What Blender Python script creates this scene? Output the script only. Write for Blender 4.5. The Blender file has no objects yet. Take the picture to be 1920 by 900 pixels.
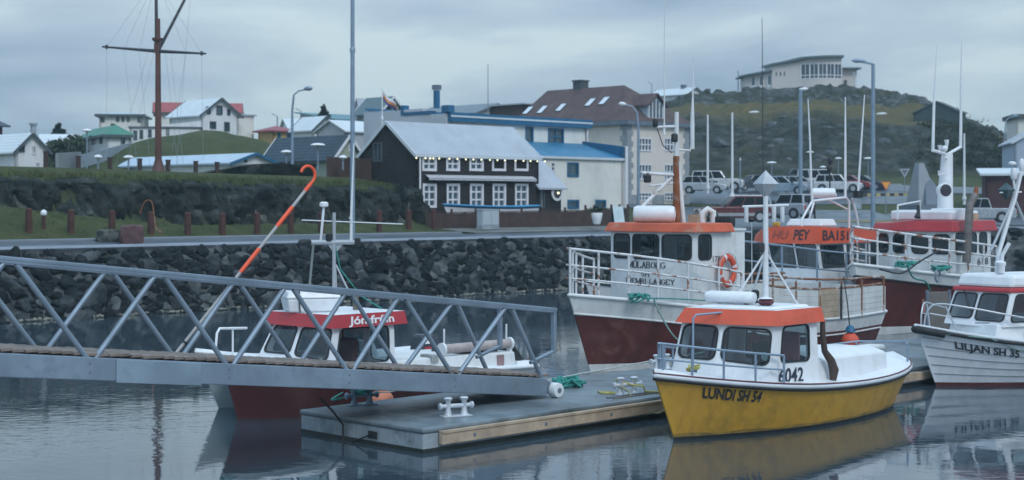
import bpy, bmesh, math, random
from mathutils import Vector, Matrix, noise, geometry
R = math.radians
V = Vector
sc = bpy.context.scene
col = sc.collection
random.seed(7)

# ---------------------------------------------------------------- camera, sky, sun, exposure
F, CX, HY, CH = 2880.0, 960.0, 380.0, 4.5          # the photo is read at 1920 x 900
cam_d = bpy.data.cameras.new('camera'); cam = bpy.data.objects.new('camera', cam_d); col.objects.link(cam)
cam.location = (0, 0, CH); cam.rotation_euler = (R(90), 0, 0)
cam_d.sensor_width = 36.0; cam_d.lens = 36.0 * F / 1920.0
cam_d.shift_y = -(450.0 - HY) / 1920.0
cam_d.clip_start = 0.5; cam_d.clip_end = 12000
cam_d.dof.use_dof = True; cam_d.dof.focus_distance = 31.0; cam_d.dof.aperture_fstop = 1.5
sc.camera = cam

SUN_EL, SUN_AZ = 44.0, 152.0      # azimuth: compass direction the light comes from (y = north)
w = bpy.data.worlds.new('World'); sc.world = w; w.use_nodes = True
nt = w.node_tree; N = nt.nodes; Lk = nt.links; N.clear()
out = N.new('ShaderNodeOutputWorld'); bg = N.new('ShaderNodeBackground'); bg.inputs[1].default_value = 0.1
sky = N.new('ShaderNodeTexSky'); sky.sky_type = 'NISHITA'; sky.sun_disc = False
sky.sun_elevation = R(SUN_EL); sky.sun_rotation = R(SUN_AZ)
tc = N.new('ShaderNodeTexCoord')
sep = N.new('ShaderNodeSeparateXYZ'); Lk.new(tc.outputs['Generated'], sep.inputs[0])
zz = N.new('ShaderNodeMath'); zz.operation = 'MAXIMUM'; zz.inputs[1].default_value = 0.0; Lk.new(sep.outputs[2], zz.inputs[0])
za = N.new('ShaderNodeMath'); za.operation = 'ADD'; za.inputs[1].default_value = 0.17; Lk.new(zz.outputs[0], za.inputs[0])
dx = N.new('ShaderNodeMath'); dx.operation = 'DIVIDE'; Lk.new(sep.outputs[0], dx.inputs[0]); Lk.new(za.outputs[0], dx.inputs[1])
dy = N.new('ShaderNodeMath'); dy.operation = 'DIVIDE'; Lk.new(sep.outputs[1], dy.inputs[0]); Lk.new(za.outputs[0], dy.inputs[1])
cmb = N.new('ShaderNodeCombineXYZ'); Lk.new(dx.outputs[0], cmb.inputs[0]); Lk.new(dy.outputs[0], cmb.inputs[1])
mp = N.new('ShaderNodeMapping'); mp.inputs['Location'].default_value = (1.1, 2.35, 0.4); Lk.new(cmb.outputs[0], mp.inputs[0])
n1 = N.new('ShaderNodeTexNoise'); n1.inputs['Scale'].default_value = 1.15; n1.inputs['Detail'].default_value = 7.0
n1.inputs['Roughness'].default_value = 0.52; n1.inputs['Distortion'].default_value = 0.35; Lk.new(mp.outputs[0], n1.inputs['Vector'])
rp = N.new('ShaderNodeValToRGB'); cr = rp.color_ramp
cr.elements[0].position = 0.36; cr.elements[0].color = (0.275, 0.375, 0.49, 1)
cr.elements[1].position = 0.645; cr.elements[1].color = (0.56, 0.68, 0.72, 1)
e = cr.elements.new(0.46); e.color = (0.37, 0.475, 0.585, 1)
e = cr.elements.new(0.55); e.color = (0.44, 0.55, 0.64, 1)
brk = N.new('ShaderNodeVectorMath'); brk.operation = 'DOT_PRODUCT'; brk.inputs[1].default_value = V((-.085, 1, .085)).normalized(); Lk.new(tc.outputs['Generated'], brk.inputs[0])
bmr = N.new('ShaderNodeMapRange'); bmr.interpolation_type = 'SMOOTHSTEP'; bmr.inputs[1].default_value = .978; bmr.inputs[2].default_value = 1.0; bmr.inputs[3].default_value = 0; bmr.inputs[4].default_value = .11; Lk.new(brk.outputs['Value'], bmr.inputs[0])   # thinner cloud over the town
nad = N.new('ShaderNodeMath'); nad.operation = 'ADD'; Lk.new(n1.outputs['Fac'], nad.inputs[0]); Lk.new(bmr.outputs[0], nad.inputs[1]); Lk.new(nad.outputs[0], rp.inputs[0])
cie = N.new('ShaderNodeMath'); cie.operation = 'MULTIPLY_ADD'; cie.inputs[1].default_value = 11.5; cie.inputs[2].default_value = 10.2; Lk.new(zz.outputs[0], cie.inputs[0])   # an overcast sky is brighter overhead
mul = N.new('ShaderNodeVectorMath'); mul.operation = 'SCALE'; Lk.new(cie.outputs[0], mul.inputs[3]); zm = N.new('ShaderNodeMapRange'); zm.inputs[1].default_value = .1; zm.inputs[2].default_value = .6; Lk.new(zz.outputs[0], zm.inputs[0])
tint = N.new('ShaderNodeMix'); tint.data_type = 'RGBA'; tint.blend_type = 'MULTIPLY'; tint.inputs[7].default_value = (.89, 1.0, 1.11, 1); Lk.new(zm.outputs[0], tint.inputs[0]); Lk.new(rp.outputs[0], tint.inputs[6])
Lk.new(tint.outputs[2], mul.inputs[0])
mix = N.new('ShaderNodeMix'); mix.data_type = 'RGBA'; mix.inputs[0].default_value = 0.93
Lk.new(sky.outputs[0], mix.inputs[6]); Lk.new(mul.outputs[0], mix.inputs[7])
Lk.new(mix.outputs[2], bg.inputs[0]); Lk.new(bg.outputs[0], out.inputs[0])

sd = bpy.data.lights.new('sun', 'SUN'); sun = bpy.data.objects.new('sun', sd); col.objects.link(sun)
sd.energy = 1.35; sd.angle = R(20); sd.color = (1.0, 0.985, 0.96)
az, el = R(SUN_AZ), R(SUN_EL)
sun.rotation_euler = V((math.sin(az) * math.cos(el), math.cos(az) * math.cos(el), math.sin(el))).to_track_quat('Z', 'Y').to_euler()
sun.location = (0, 0, 80)
vs = sc.view_settings
vs.view_transform = 'Standard'; vs.look = 'None'; vs.exposure = 0.0; vs.gamma = 1; vs.use_curve_mapping = False

# ---------------------------------------------------------------- coordinates
def P(px, py, Y): return V(((px - CX) / F * Y, Y, CH - (py - HY) / F * Y))
def kx(px): return (px - CX) / F
def zat(py, Y): return CH - (py - HY) / F * Y
def SN(s, n, z=0.0): return V((.70710678 * (s - n), .70710678 * (s + n), z))
def lerp(a, b, t): return a + (b - a) * t
def cl(t, a=0.0, b=1.0): return max(a, min(b, t))
def sst(a, b, x):
    t = cl((x - a) / (b - a)); return t * t * (3 - 2 * t)
def interp(tab, x):
    if x <= tab[0][0]: return tab[0][1]
    for (x0, y0), (x1, y1) in zip(tab, tab[1:]):
        if x <= x1: return y0 + (y1 - y0) * (x - x0) / (x1 - x0)
    return tab[-1][1]

# ---------------------------------------------------------------- materials
MATS = {}
def mat(name, c, rough=.6, metal=0.0, var=.12, scale=2.0, bump=0.0, bscale=30.0, dirt=None, dscale=1.5, damt=.5,
        streak=0.0, emit=0.0, spec=.5, rust=None, ramt=.5, rscale=2.2, wave=None, ior=None, coat=0.0, rthr=.5):
    """procedural paint / metal / wood; dirt and rust are patches with a shape of their own"""
    if name in MATS: return MATS[name]
    m = bpy.data.materials.new(name); m.use_nodes = True
    t = m.node_tree; nd = t.nodes; lk = t.links
    b = nd['Principled BSDF']
    b.inputs['Roughness'].default_value = rough; b.inputs['Metallic'].default_value = metal
    b.inputs['Specular IOR Level'].default_value = spec
    if coat: b.inputs['Coat Weight'].default_value = coat
    if ior: b.inputs['IOR'].default_value = ior
    tcn = nd.new('ShaderNodeTexCoord')
    base = None
    def rgb(cc):
        r = nd.new('ShaderNodeRGB'); r.outputs[0].default_value = (*cc, 1); return r.outputs[0]
    def nz(sc_, det=4, rou=.55, sx=(1, 1, 1)):
        mpn = nd.new('ShaderNodeMapping'); mpn.inputs['Scale'].default_value = sx; lk.new(tcn.outputs['Object'], mpn.inputs[0])
        x = nd.new('ShaderNodeTexNoise'); x.inputs['Scale'].default_value = sc_; x.inputs['Detail'].default_value = det
        x.inputs['Roughness'].default_value = rou; lk.new(mpn.outputs[0], x.inputs['Vector']); return x.outputs['Fac']
    def mr(v, a, bb, c0, d):
        x = nd.new('ShaderNodeMapRange'); x.inputs[1].default_value = a; x.inputs[2].default_value = bb
        x.inputs[3].default_value = c0; x.inputs[4].default_value = d; lk.new(v, x.inputs[0]); return x.outputs[0]
    def mx(fac, a, bb, kind='MIX'):
        x = nd.new('ShaderNodeMix'); x.data_type = 'RGBA'; x.blend_type = kind
        if isinstance(fac, float): x.inputs[0].default_value = fac
        else: lk.new(fac, x.inputs[0])
        lk.new(a, x.inputs[6]); lk.new(bb, x.inputs[7]); return x.outputs[2]
    base = rgb(c)
    if var:
        f = mr(nz(scale), .3, .7, 0, 1)
        base = mx(f, rgb(tuple(cl(v * (1 - var)) for v in c)), rgb(tuple(cl(v * (1 + var)) for v in c)))
    if streak:
        f = mr(nz(1.0, 3, .6, (5, 5, .35)), .5, .75, 0, streak)
        base = mx(f, base, rgb(tuple(v * .45 for v in c)))
    if dirt:
        f = mr(nz(dscale, 6, .65), .5, .68, 0, damt)
        base = mx(f, base, rgb(dirt))
    if rust:
        f = mr(nz(rscale, 8, .7), rthr, rthr + .05, 0, ramt)
        base = mx(f, base, rgb(rust))
    hgt = None
    if wave:                                     # (axis scale, direction 'X'|'Y'|'Z', strength) ribs, planks
        wv = nd.new('ShaderNodeTexWave'); wv.wave_type = 'BANDS'; wv.bands_direction = wave[1]
        wv.inputs['Scale'].default_value = wave[0]; wv.inputs['Distortion'].default_value = wave[3] if len(wave) > 3 else 0
        lk.new(tcn.outputs['Object'], wv.inputs['Vector'])
        bn = nd.new('ShaderNodeBump'); bn.inputs['Strength'].default_value = wave[2]; bn.inputs['Distance'].default_value = .05
        lk.new(wv.outputs['Fac'], bn.inputs['Height']); hgt = bn
        base = mx(mr(wv.outputs['Fac'], 0, .25, .35, 0), base, rgb(tuple(v * .5 for v in c)))
    lk.new(base, b.inputs['Base Color'])
    if bump:
        bn = nd.new('ShaderNodeBump'); bn.inputs['Strength'].default_value = bump; bn.inputs['Distance'].default_value = .03
        lk.new(nz(bscale, 5), bn.inputs['Height'])
        if hgt: lk.new(hgt.outputs[0], bn.inputs['Normal'])
        hgt = bn
    if hgt: lk.new(hgt.outputs[0], b.inputs['Normal'])
    if var and metal < .5:
        lk.new(mr(nz(scale * 3), .3, .7, max(0, rough - .08), min(1, rough + .1)), b.inputs['Roughness'])
    if emit:
        b.inputs['Emission Color'].default_value = (*c, 1); b.inputs['Emission Strength'].default_value = emit
    MATS[name] = m
    return m
def glass(name, tint=(.75, .85, .88), dark=.25):
    if name in MATS: return MATS[name]
    m = bpy.data.materials.new(name); m.use_nodes = True; t = m.node_tree; nd = t.nodes; lk = t.links; nd.clear()
    o = nd.new('ShaderNodeOutputMaterial'); tr = nd.new('ShaderNodeBsdfTransparent'); tr.inputs[0].default_value = (*[v * (1 - dark) for v in tint], 1)
    gl = nd.new('ShaderNodeBsdfGlossy'); gl.inputs['Roughness'].default_value = .02; gl.inputs[0].default_value = (.9, .95, 1, 1)
    fr = nd.new('ShaderNodeFresnel'); gq = nd.new('ShaderNodeNewGeometry'); iq = nd.new('ShaderNodeMapRange'); iq.inputs[3].default_value = 1.55; iq.inputs[4].default_value = 1 / 1.55
    lk.new(gq.outputs['Backfacing'], iq.inputs[0]); lk.new(iq.outputs[0], fr.inputs[0])
    ma = nd.new('ShaderNodeMath'); ma.operation = 'MULTIPLY_ADD'; ma.inputs[1].default_value = 1.0; ma.inputs[2].default_value = .01
    lk.new(fr.outputs[0], ma.inputs[0]); ms = nd.new('ShaderNodeMixShader'); lk.new(ma.outputs[0], ms.inputs[0])
    lk.new(tr.outputs[0], ms.inputs[1]); lk.new(gl.outputs[0], ms.inputs[2]); lk.new(ms.outputs[0], o.inputs[0])
    MATS[name] = m; return m

# ---------------------------------------------------------------- mesh helper
class MB:
    def __init__(s): s.v = []; s.f = []; s.mi = []; s.k = 0
    def add(s, vs_, fs):
        o = len(s.v); s.v += [tuple(p) for p in vs_]
        for f in fs: s.f.append(tuple(i + o for i in f)); s.mi.append(s.k)
        return s
    def quad(s, *p): return s.add(p, [tuple(range(len(p)))])
    def hexa(s, b, t):
        n = len(b)
        return s.add(list(b) + list(t), [tuple(reversed(range(n))), tuple(range(n, 2 * n))] + [(i, (i + 1) % n, n + (i + 1) % n, n + i) for i in range(n)])
    def box(s, x0, x1, y0, y1, z0, z1):
        return s.hexa([(x0, y0, z0), (x1, y0, z0), (x1, y1, z0), (x0, y1, z0)], [(x0, y0, z1), (x1, y0, z1), (x1, y1, z1), (x0, y1, z1)])
    def bar(s, p, q, wd, h, up=(0, 0, 1)):
        p, q = V(p), V(q); d = (q - p).normalized(); u = V(up)
        a = d.cross(u)
        if a.length < 1e-4: a = d.cross(V((1, 0, 0)))
        a.normalize(); u = a.cross(d).normalized(); a *= wd / 2; u = u * (h / 2)
        return s.hexa([p - a - u, p + a - u, p + a + u, p - a + u], [q - a - u, q + a - u, q + a + u, q - a + u])
    def tube(s, pts, r, n=6, caps=True):
        pts = [V(p) for p in pts]; m = len(pts); rs = r if isinstance(r, (list, tuple)) else [r] * m
        vs_, fs = [], []; a = None
        for i, p in enumerate(pts):
            d = (pts[min(i + 1, m - 1)] - pts[max(i - 1, 0)]).normalized()
            if a is None:
                a = d.cross(V((0, 0, 1)))
                if a.length < 1e-3: a = d.cross(V((1, 0, 0)))
            a = (a - d * a.dot(d)).normalized(); b = d.cross(a)
            for j in range(n):
                t = 2 * math.pi * j / n; vs_.append(p + (a * math.cos(t) + b * math.sin(t)) * rs[i])
        for i in range(m - 1):
            for j in range(n):
                fs.append((i * n + j, i * n + (j + 1) % n, (i + 1) * n + (j + 1) % n, (i + 1) * n + j))
        if caps: fs += [tuple(reversed(range(n))), tuple(range((m - 1) * n, m * n))]
        return s.add(vs_, fs)
    def lathe(s, prof, c=(0, 0, 0), n=12, axis='Z'):
        vs_, fs = [], []; m = len(prof)
        for r_, z_ in prof:
            for j in range(n):
                t = 2 * math.pi * j / n; x, y, z = r_ * math.cos(t), r_ * math.sin(t), z_
                if axis == 'X': x, y, z = z, x, y
                if axis == 'Y': x, y, z = x, z, -y
                vs_.append((c[0] + x, c[1] + y, c[2] + z))
        for i in range(m - 1):
            for j in range(n): fs.append((i * n + j, i * n + (j + 1) % n, (i + 1) * n + (j + 1) % n, (i + 1) * n + j))
        fs += [tuple(reversed(range(n))), tuple(range((m - 1) * n, m * n))]
        return s.add(vs_, fs)
    def ball(s, c, r, n=10, sx=1, sy=1, sz=1):
        pr = [(max(1e-3, math.sin(math.pi * i / n)), -math.cos(math.pi * i / n)) for i in range(n + 1)]
        o = len(s.v); s.lathe(pr, (0, 0, 0), max(8, n))
        for i in range(o, len(s.v)):
            x, y, z = s.v[i]; s.v[i] = (c[0] + x * r * sx, c[1] + y * r * sy, c[2] + z * r * sz)
        return s
    def poly(s, loops, mp_):
        """flat polygon with holes; loops of 2d points, mp_(u, v) -> 3d"""
        tri = geometry.tessellate_polygon([[V((u, v, 0)) for u, v in lp] for lp in loops])
        flat = [p for lp in loops for p in lp]
        return s.add([mp_(u, v) for u, v in flat], [tuple(t) for t in tri])
    def slab(s, loops, mp_, nrm, th):
        """polygon with holes given thickness th along -nrm"""
        nv = V(nrm)
        s.poly(loops, mp_); s.poly(loops, lambda u, v: mp_(u, v) - nv * th)
        for lp in loops:
            m = len(lp); a = [mp_(u, v) for u, v in lp]; b = [p - nv * th for p in a]
            s.add(a + b, [(i, (i + 1) % m, m + (i + 1) % m, m + i) for i in range(m)])
        return s
    def build(s, name, mats, parent=None, smooth=None, bevel=0.0, loc=None, fix=True):
        me = bpy.data.meshes.new(name); me.from_pydata(s.v, [], s.f)
        ms = mats if isinstance(mats, (list, tuple)) else [mats]
        for m in ms: me.materials.append(m)
        if len(ms) > 1: me.polygons.foreach_set('material_index', s.mi)
        if fix:
            b = bmesh.new(); b.from_mesh(me); bmesh.ops.recalc_face_normals(b, faces=b.faces); b.to_mesh(me); b.free()
        if smooth is not None:
            me.polygons.foreach_set('use_smooth', [True] * len(me.polygons)); me.set_sharp_from_angle(angle=R(smooth))
        me.update()
        o = bpy.data.objects.new(name, me); col.objects.link(o)
        if parent: o.parent = parent
        if loc is not None: o.location = loc
        if bevel:
            bv = o.modifiers.new('bevel', 'BEVEL'); bv.width = bevel; bv.segments = 2; bv.limit_method = 'ANGLE'; bv.angle_limit = R(35)
        return o
def tag(o, label=None, cat=None, group=None, kind=None):
    if label: o['label'] = label
    if cat: o['category'] = cat
    if group: o['group'] = group
    if kind: o['kind'] = kind
    return o
def thing(name, label, cat, loc=(0, 0, 0), rz=0.0, group=None):
    o = bpy.data.objects.new(name, None); col.objects.link(o); o.location = loc; o.rotation_euler = (0, 0, rz)
    o.empty_display_size = .2
    return tag(o, label, cat, group)
def copy_thing(o, loc, rz=None, label=None, parent=None):
    c = o.copy(); col.objects.link(c); c.parent = parent
    if parent is None:
        c.location = loc
        if rz is not None: c.rotation_euler = (0, 0, rz)
        if label: c['label'] = label
    for ch in list(o.children): copy_thing(ch, None, parent=c)
    return c
def rrect(u0, u1, v0, v1, r, n=4):
    r = min(r, (u1 - u0) / 2 - 1e-4, (v1 - v0) / 2 - 1e-4)
    if r <= 0: return [(u0, v0), (u1, v0), (u1, v1), (u0, v1)]
    o = []
    for cx_, cy_, a in ((u1 - r, v0 + r, -90), (u1 - r, v1 - r, 0), (u0 + r, v1 - r, 90), (u0 + r, v0 + r, 180)):
        for i in range(n + 1):
            t = R(a + 90 * i / n); o.append((cx_ + r * math.cos(t), cy_ + r * math.sin(t)))
    return o
def text(s, mp_, mats, parent, name='lettering', shear=0.0, bold=0.0, keep=1.0):
    """writing laid on a surface; mp_(u, v) takes 0..1 across and up the line of text"""
    cu = bpy.data.curves.new(name, 'FONT'); cu.body = s; cu.size = 1; cu.shear = shear; cu.offset = bold
    cu.resolution_u = 3
    o = bpy.data.objects.new(name, cu); col.objects.link(o)
    dg = bpy.context.evaluated_depsgraph_get(); me = bpy.data.meshes.new_from_object(o.evaluated_get(dg))
    bpy.data.objects.remove(o); bpy.data.curves.remove(cu)
    xs = [v.co.x for v in me.vertices]; ys = [v.co.y for v in me.vertices]
    x0, x1, y0, y1 = min(xs), max(xs), min(ys), max(ys)
    if not any(ch in 'gjpqy,' for ch in s): y0 = 0.0
    for v in me.vertices: v.co = mp_((v.co.x - x0) / (x1 - x0), (v.co.y - y0) / max(1e-6, y1 - y0))
    me.materials.clear(); me.materials.append(mats); me.name = name
    b = bmesh.new(); b.from_mesh(me); bmesh.ops.triangulate(b, faces=b.faces); b.to_mesh(me); b.free()
    ob = bpy.data.objects.new(name, me); col.objects.link(ob); ob.parent = parent
    return ob
def bil(c, off=0.0):
    bl, br, tr, tl = [V(p) for p in c]; nv = (br - bl).cross(tl - bl).normalized() * off
    return lambda u, v: lerp(lerp(bl, br, u), lerp(tl, tr, u), v) + nv
# ================================================================ shared materials
galv = mat('galvanised steel', (.225, .29, .36), .45, .3, var=.18, scale=1.2, dirt=(.16, .21, .26), dscale=4, damt=.5, bump=.05)
galv_dk = mat('dull steel', (.16, .20, .25), .5, .4, var=.2)
conc = mat('weathered concrete', (.30, .35, .39), .85, var=.22, scale=1.3, dirt=(.12, .15, .16), dscale=2.2, damt=.75, bump=.35, bscale=14, streak=.35)
conc_deck = mat('wet concrete deck', (.15, .185, .21), .4, var=.3, scale=1.4, dirt=(.045, .062, .07), dscale=.42, damt=.95, bump=.25, bscale=18)
white = mat('white gelcoat', (.74, .77, .80), .38, var=.06, scale=1.5, dirt=(.46, .47, .46), dscale=3, damt=.35, streak=.12)
white_old = mat('old white paint', (.66, .69, .70), .5, var=.08, scale=2, dirt=(.45, .45, .42), dscale=2.5, damt=.4, rust=(.33, .20, .12), ramt=.7, rscale=1.3, rthr=.64, streak=.18)
white_rail = mat('rusty white rail', (.62, .64, .66), .5, var=.1, scale=4, rust=(.24, .09, .035), ramt=.95, rscale=2.6, rthr=.54)
wall_w = mat('white render', (.70, .72, .74), .75, var=.06, scale=.5, dirt=(.47, .49, .51), dscale=.6, damt=.5, streak=.22)
cream = mat('cream render', (.67, .62, .56), .8, var=.06, scale=.5, dirt=(.46, .43, .39), dscale=.5, damt=.5, streak=.2)
cream_w = mat('pale cream render', (.72, .72, .68), .8, var=.05, scale=.4, dirt=(.50, .51, .48), dscale=.5, damt=.5, streak=.25)
orange = mat('orange paint', (.60, .088, .038), .42, var=.12, scale=1.5, dirt=(.40, .10, .06), dscale=4, damt=.5)
orange_old = mat('old orange paint', (.52, .10, .042), .55, var=.2, scale=2, rust=(.42, .26, .18), ramt=.5, rscale=1.6, rthr=.54)
red = mat('red paint', (.42, .035, .045), .4, var=.12, scale=1.6, dirt=(.3, .05, .05), dscale=3, damt=.5)
maroon = mat('dark red hull paint', (.098, .024, .022), .45, var=.22, scale=.9, dirt=(.06, .02, .019), dscale=1.4, damt=.8, streak=.35)
redhull = mat('red hull paint', (.085, .024, .025), .4, var=.18, scale=1, dirt=(.055, .02, .021), dscale=1.5, damt=.6, streak=.3)
yellow = mat('yellow hull paint', (.53, .295, .036), .38, var=.12, scale=.8, dirt=(.28, .18, .035), dscale=1.6, damt=.7, streak=.5)
black = mat('black paint', (.018, .022, .026), .5, var=.15)
rubber = mat('black rubber', (.02, .024, .028), .65, var=.15)
navy = mat('navy letters', (.02, .03, .055), .5, var=0)
letter_dk = mat('dark letters', (.025, .03, .04), .6, var=.1)
letter_wh = mat('white letters', (.75, .76, .78), .5, var=0)
wood_new = mat('pale timber', (.42, .33, .24), .75, var=.2, scale=3, dirt=(.22, .18, .14), dscale=2.2, damt=.6, bump=.2, bscale=18)
wood_old = mat('weathered deck board', (.19, .155, .135), .8, var=.3, scale=2.5, dirt=(.09, .08, .075), dscale=3, damt=.6, bump=.3)
wood_brown = mat('dark brown timber', (.060, .036, .030), .8, var=.3, scale=1.5, bump=.25, streak=.3)
post_w = mat('rust brown post', (.075, .030, .024), .85, var=.3, scale=3, bump=.3)
steel_blue = mat('blue grey painted tube', (.22, .30, .39), .45, .2, var=.12)
rope_g = mat('green rope', (.04, .25, .22), .9, var=.25, scale=20, bump=.5, bscale=60)
rope_w = mat('grey rope', (.40, .43, .42), .9, var=.2, scale=20)
rope_y = mat('yellow rope', (.42, .38, .12), .9, var=.3, scale=20)
glass_b = glass('boat window glass')
glass_h = mat('house window glass', (.045, .085, .11), .06, var=.4, scale=.9, spec=.8)
glass_c = mat('car window glass', (.008, .013, .017), .15, var=.2, spec=.15)
roof_gr = mat('pale grey corrugated roof', (.42, .46, .52), .55, .1, var=.1, scale=.4, dirt=(.30, .33, .36), dscale=.7, damt=.5, wave=(1.6, 'X', .5), streak=.2)
roof_wh = mat('white sheet roof', (.60, .66, .70), .55, var=.06, scale=.4, wave=(1.2, 'X', .3))
roof_bl = mat('blue sheet roof', (.022, .165, .31), .5, var=.12, scale=.5, dirt=(.04, .21, .35), dscale=.7, damt=.6, wave=(1.6, 'X', .4))
trim_bl = mat('blue trim paint', (.012, .115, .235), .5, var=.12)
roof_br = mat('brown roof', (.085, .052, .05), .75, var=.22, scale=.8, dirt=(.12, .075, .07), dscale=.8, damt=.6, wave=(2.2, 'Z', .4))
roof_dk = mat('dark slate roof', (.020, .042, .062), .6, var=.18, scale=.6, wave=(1.5, 'X', .3))
roof_rd = mat('red roof', (.33, .055, .055), .6, var=.15, scale=.6, wave=(1.6, 'X', .4))
roof_gn = mat('green roof', (.05, .21, .15), .6, var=.15, scale=.6, wave=(1.6, 'X', .4))
roof_tl = mat('pale teal roof', (.46, .57, .60), .6, var=.1, scale=.6)
tar = mat('black tarred boards', (.021, .017, .018), .8, var=.35, scale=1.2, wave=(2.6, 'Z', .7), streak=.4)
frame_w = mat('white window paint', (.70, .70, .74), .55, var=.05)
frame_bk = mat('dark window paint', (.06, .08, .09), .6, var=.1)
rim_m = mat('alloy rim', (.45, .48, .52), .35, .6, var=.1)
plastic_w = mat('white plastic', (.72, .75, .78), .35, var=.06, scale=3, dirt=(.5, .52, .52), dscale=4, damt=.35)

# ================================================================ terrain
EDGE_N, CORN_Y, CORN_S = 57.3, 109.8, 98.0
SKYL = [(kx(a), b) for a, b in [(1050, 345), (1130, 330), (1200, 250), (1240, 190), (1300, 180), (1400, 170), (1480, 161), (1600, 160), (1650, 167), (1720, 180), (1770, 200), (1800, 215), (1850, 237), (1900, 260), (1960, 298), (2100, 330)]]
LIPY = [(kx(a), b) for a, b in [(1050, 360), (1130, 345), (1200, 270), (1240, 215), (1400, 212), (1560, 212), (1680, 222), (1760, 232), (1850, 262), (1960, 312), (2100, 342)]]
def dist_land(x, y): return max(.70710678 * (y - x) - EDGE_N, y - CORN_Y)
def H0(x, y):
    d = dist_land(x, y)
    if d < 0:
        if d > -3.3: return 2.6 + d / 3.3 * 2.75
        return max(-2.5, -.15 + (d + 3.3) * .45)
    e_ = cl(d - 3.5, 0, 55)
    return 2.6 + .058 * e_ + .0006 * e_ * e_
def bankf(s): return 1 - sst(59.3, 61.0, s)
def cliff_base(s): return lerp(4.7, 3.35, sst(28, 46, s))
def H(x, y):
    s, n = .70710678 * (x + y), .70710678 * (y - x)
    z = H0(x, y)
    fb = bankf(s)
    if fb > 0 and n > 63.4:
        cb = cliff_base(s)
        lip = lerp(5.75, 5.45, sst(35, 60, s))
        if n < 68.2: zb = lerp(2.72, cb, sst(63.4, 68.2, n))
        elif n < 69.4: zb = lerp(cb, lip, (n - 68.2) / 1.2)
        elif n < 73: zb = lerp(lip, lip + .6, ((n - 69.4) / 3.6) ** .8)
        else: zb = lip + .6 + .022 * min(n - 73, 60)
        z = lerp(z, max(zb, z if n > 75 else zb), fb)
    # the grassy mound under the big white house
    if y > 95 and x < 0:
        gx, gy = (x + 24.8) / (8.0 if x < -24.8 else 5.0), (y - 134) / 8.0
        z += 3.3 * math.exp(-.5 * (gx * gx + gy * gy) ** 1.2) * (1 + .10 * noise.noise(V((x * .35, y * .35, 2))))
    # the rocky hill with the library on it
    k = x / max(y, 1)
    if y > 158 and k > kx(1050):
        zt = CH + (HY - interp(SKYL, k)) / F * 228; zl = CH + (HY - interp(LIPY, k)) / F * 198
        z0 = min(z, 7.2)
        if y < 166: zh = z
        elif y < 198: zh = lerp(z0, zl, ((y - 166) / 32) ** .85)
        elif y < 221: zh = lerp(zl, lerp(zl, zt, .45), (y - 198) / 23)
        elif y < 228: zh = lerp(lerp(zl, zt, .45), zt, (y - 221) / 7)
        elif y < 262: zh = zt
        else: zh = lerp(zt, 7, sst(262, 360, y))
        rough_ = sst(166, 176, y) * (1 - sst(225, 230, y))
        zh += rough_ * (noise.fractal(V((x * .09, y * .09, 3)), 1.0, 2.0, 4) * 1.5 + noise.noise(V((x * .45, y * .45, 1))) * .6) + sst(216, 221, y) * (1 - sst(229, 232, y)) * (abs(noise.fractal(V((x * .5, y * .5, 8)), .8, 2.1, 5)) * 1.5 - .5)
        z = max(z, zh) if y > 240 else lerp(z, zh, sst(158, 166, y))
    return z
rows = []
y = 30.0
while y < 4500:
    rows.append(y); y += .55 if y < 125 else (1.1 if y < 270 else y * .05)
ks = [-1.6, -1.2, -.9, -.7, -.58, -.5] + [-.45 + .0031 * i for i in range(291)] + [.5, .58, .7, .9, 1.2, 1.6]
m = MB()
zone = []
for y in rows:
    for k in ks:
        x = k * y; z = H(x, y); m.v.append((x, y, z))
        d = dist_land(x, y); s_, n_ = .70710678 * (x + y), .70710678 * (y - x)
        gold = 0.0
        if 188 < y < 224 and k > .09: gold = sst(191, 199, y) * (1 - sst(216, 223, y))
        rk = 1.0 if d < .3 else 0.0
        if y > 219 and y < 234 and k > .09: rk = .88
        if fb_ := bankf(s_):
            if 67.6 < n_ < 69.6: rk = max(rk, fb_ * .8)
        if 168 < y < 197 and k > .09: rk = .42
        bush = max(.5 * (1 if (y > 98 and y < 170 and x < -8) else 0), sst(163, 169, y) * (1 - sst(193, 200, y)), .8 * sst(214, 222, y)) * (1.0 if k > .09 else 0)
        zone.append((gold, rk, bush, 1))
nk = len(ks)
for i in range(len(rows) - 1):
    for j in range(nk - 1):
        m.f.append((i * nk + j, i * nk + j + 1, (i + 1) * nk + j + 1, (i + 1) * nk + j)); m.mi.append(0)
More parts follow.
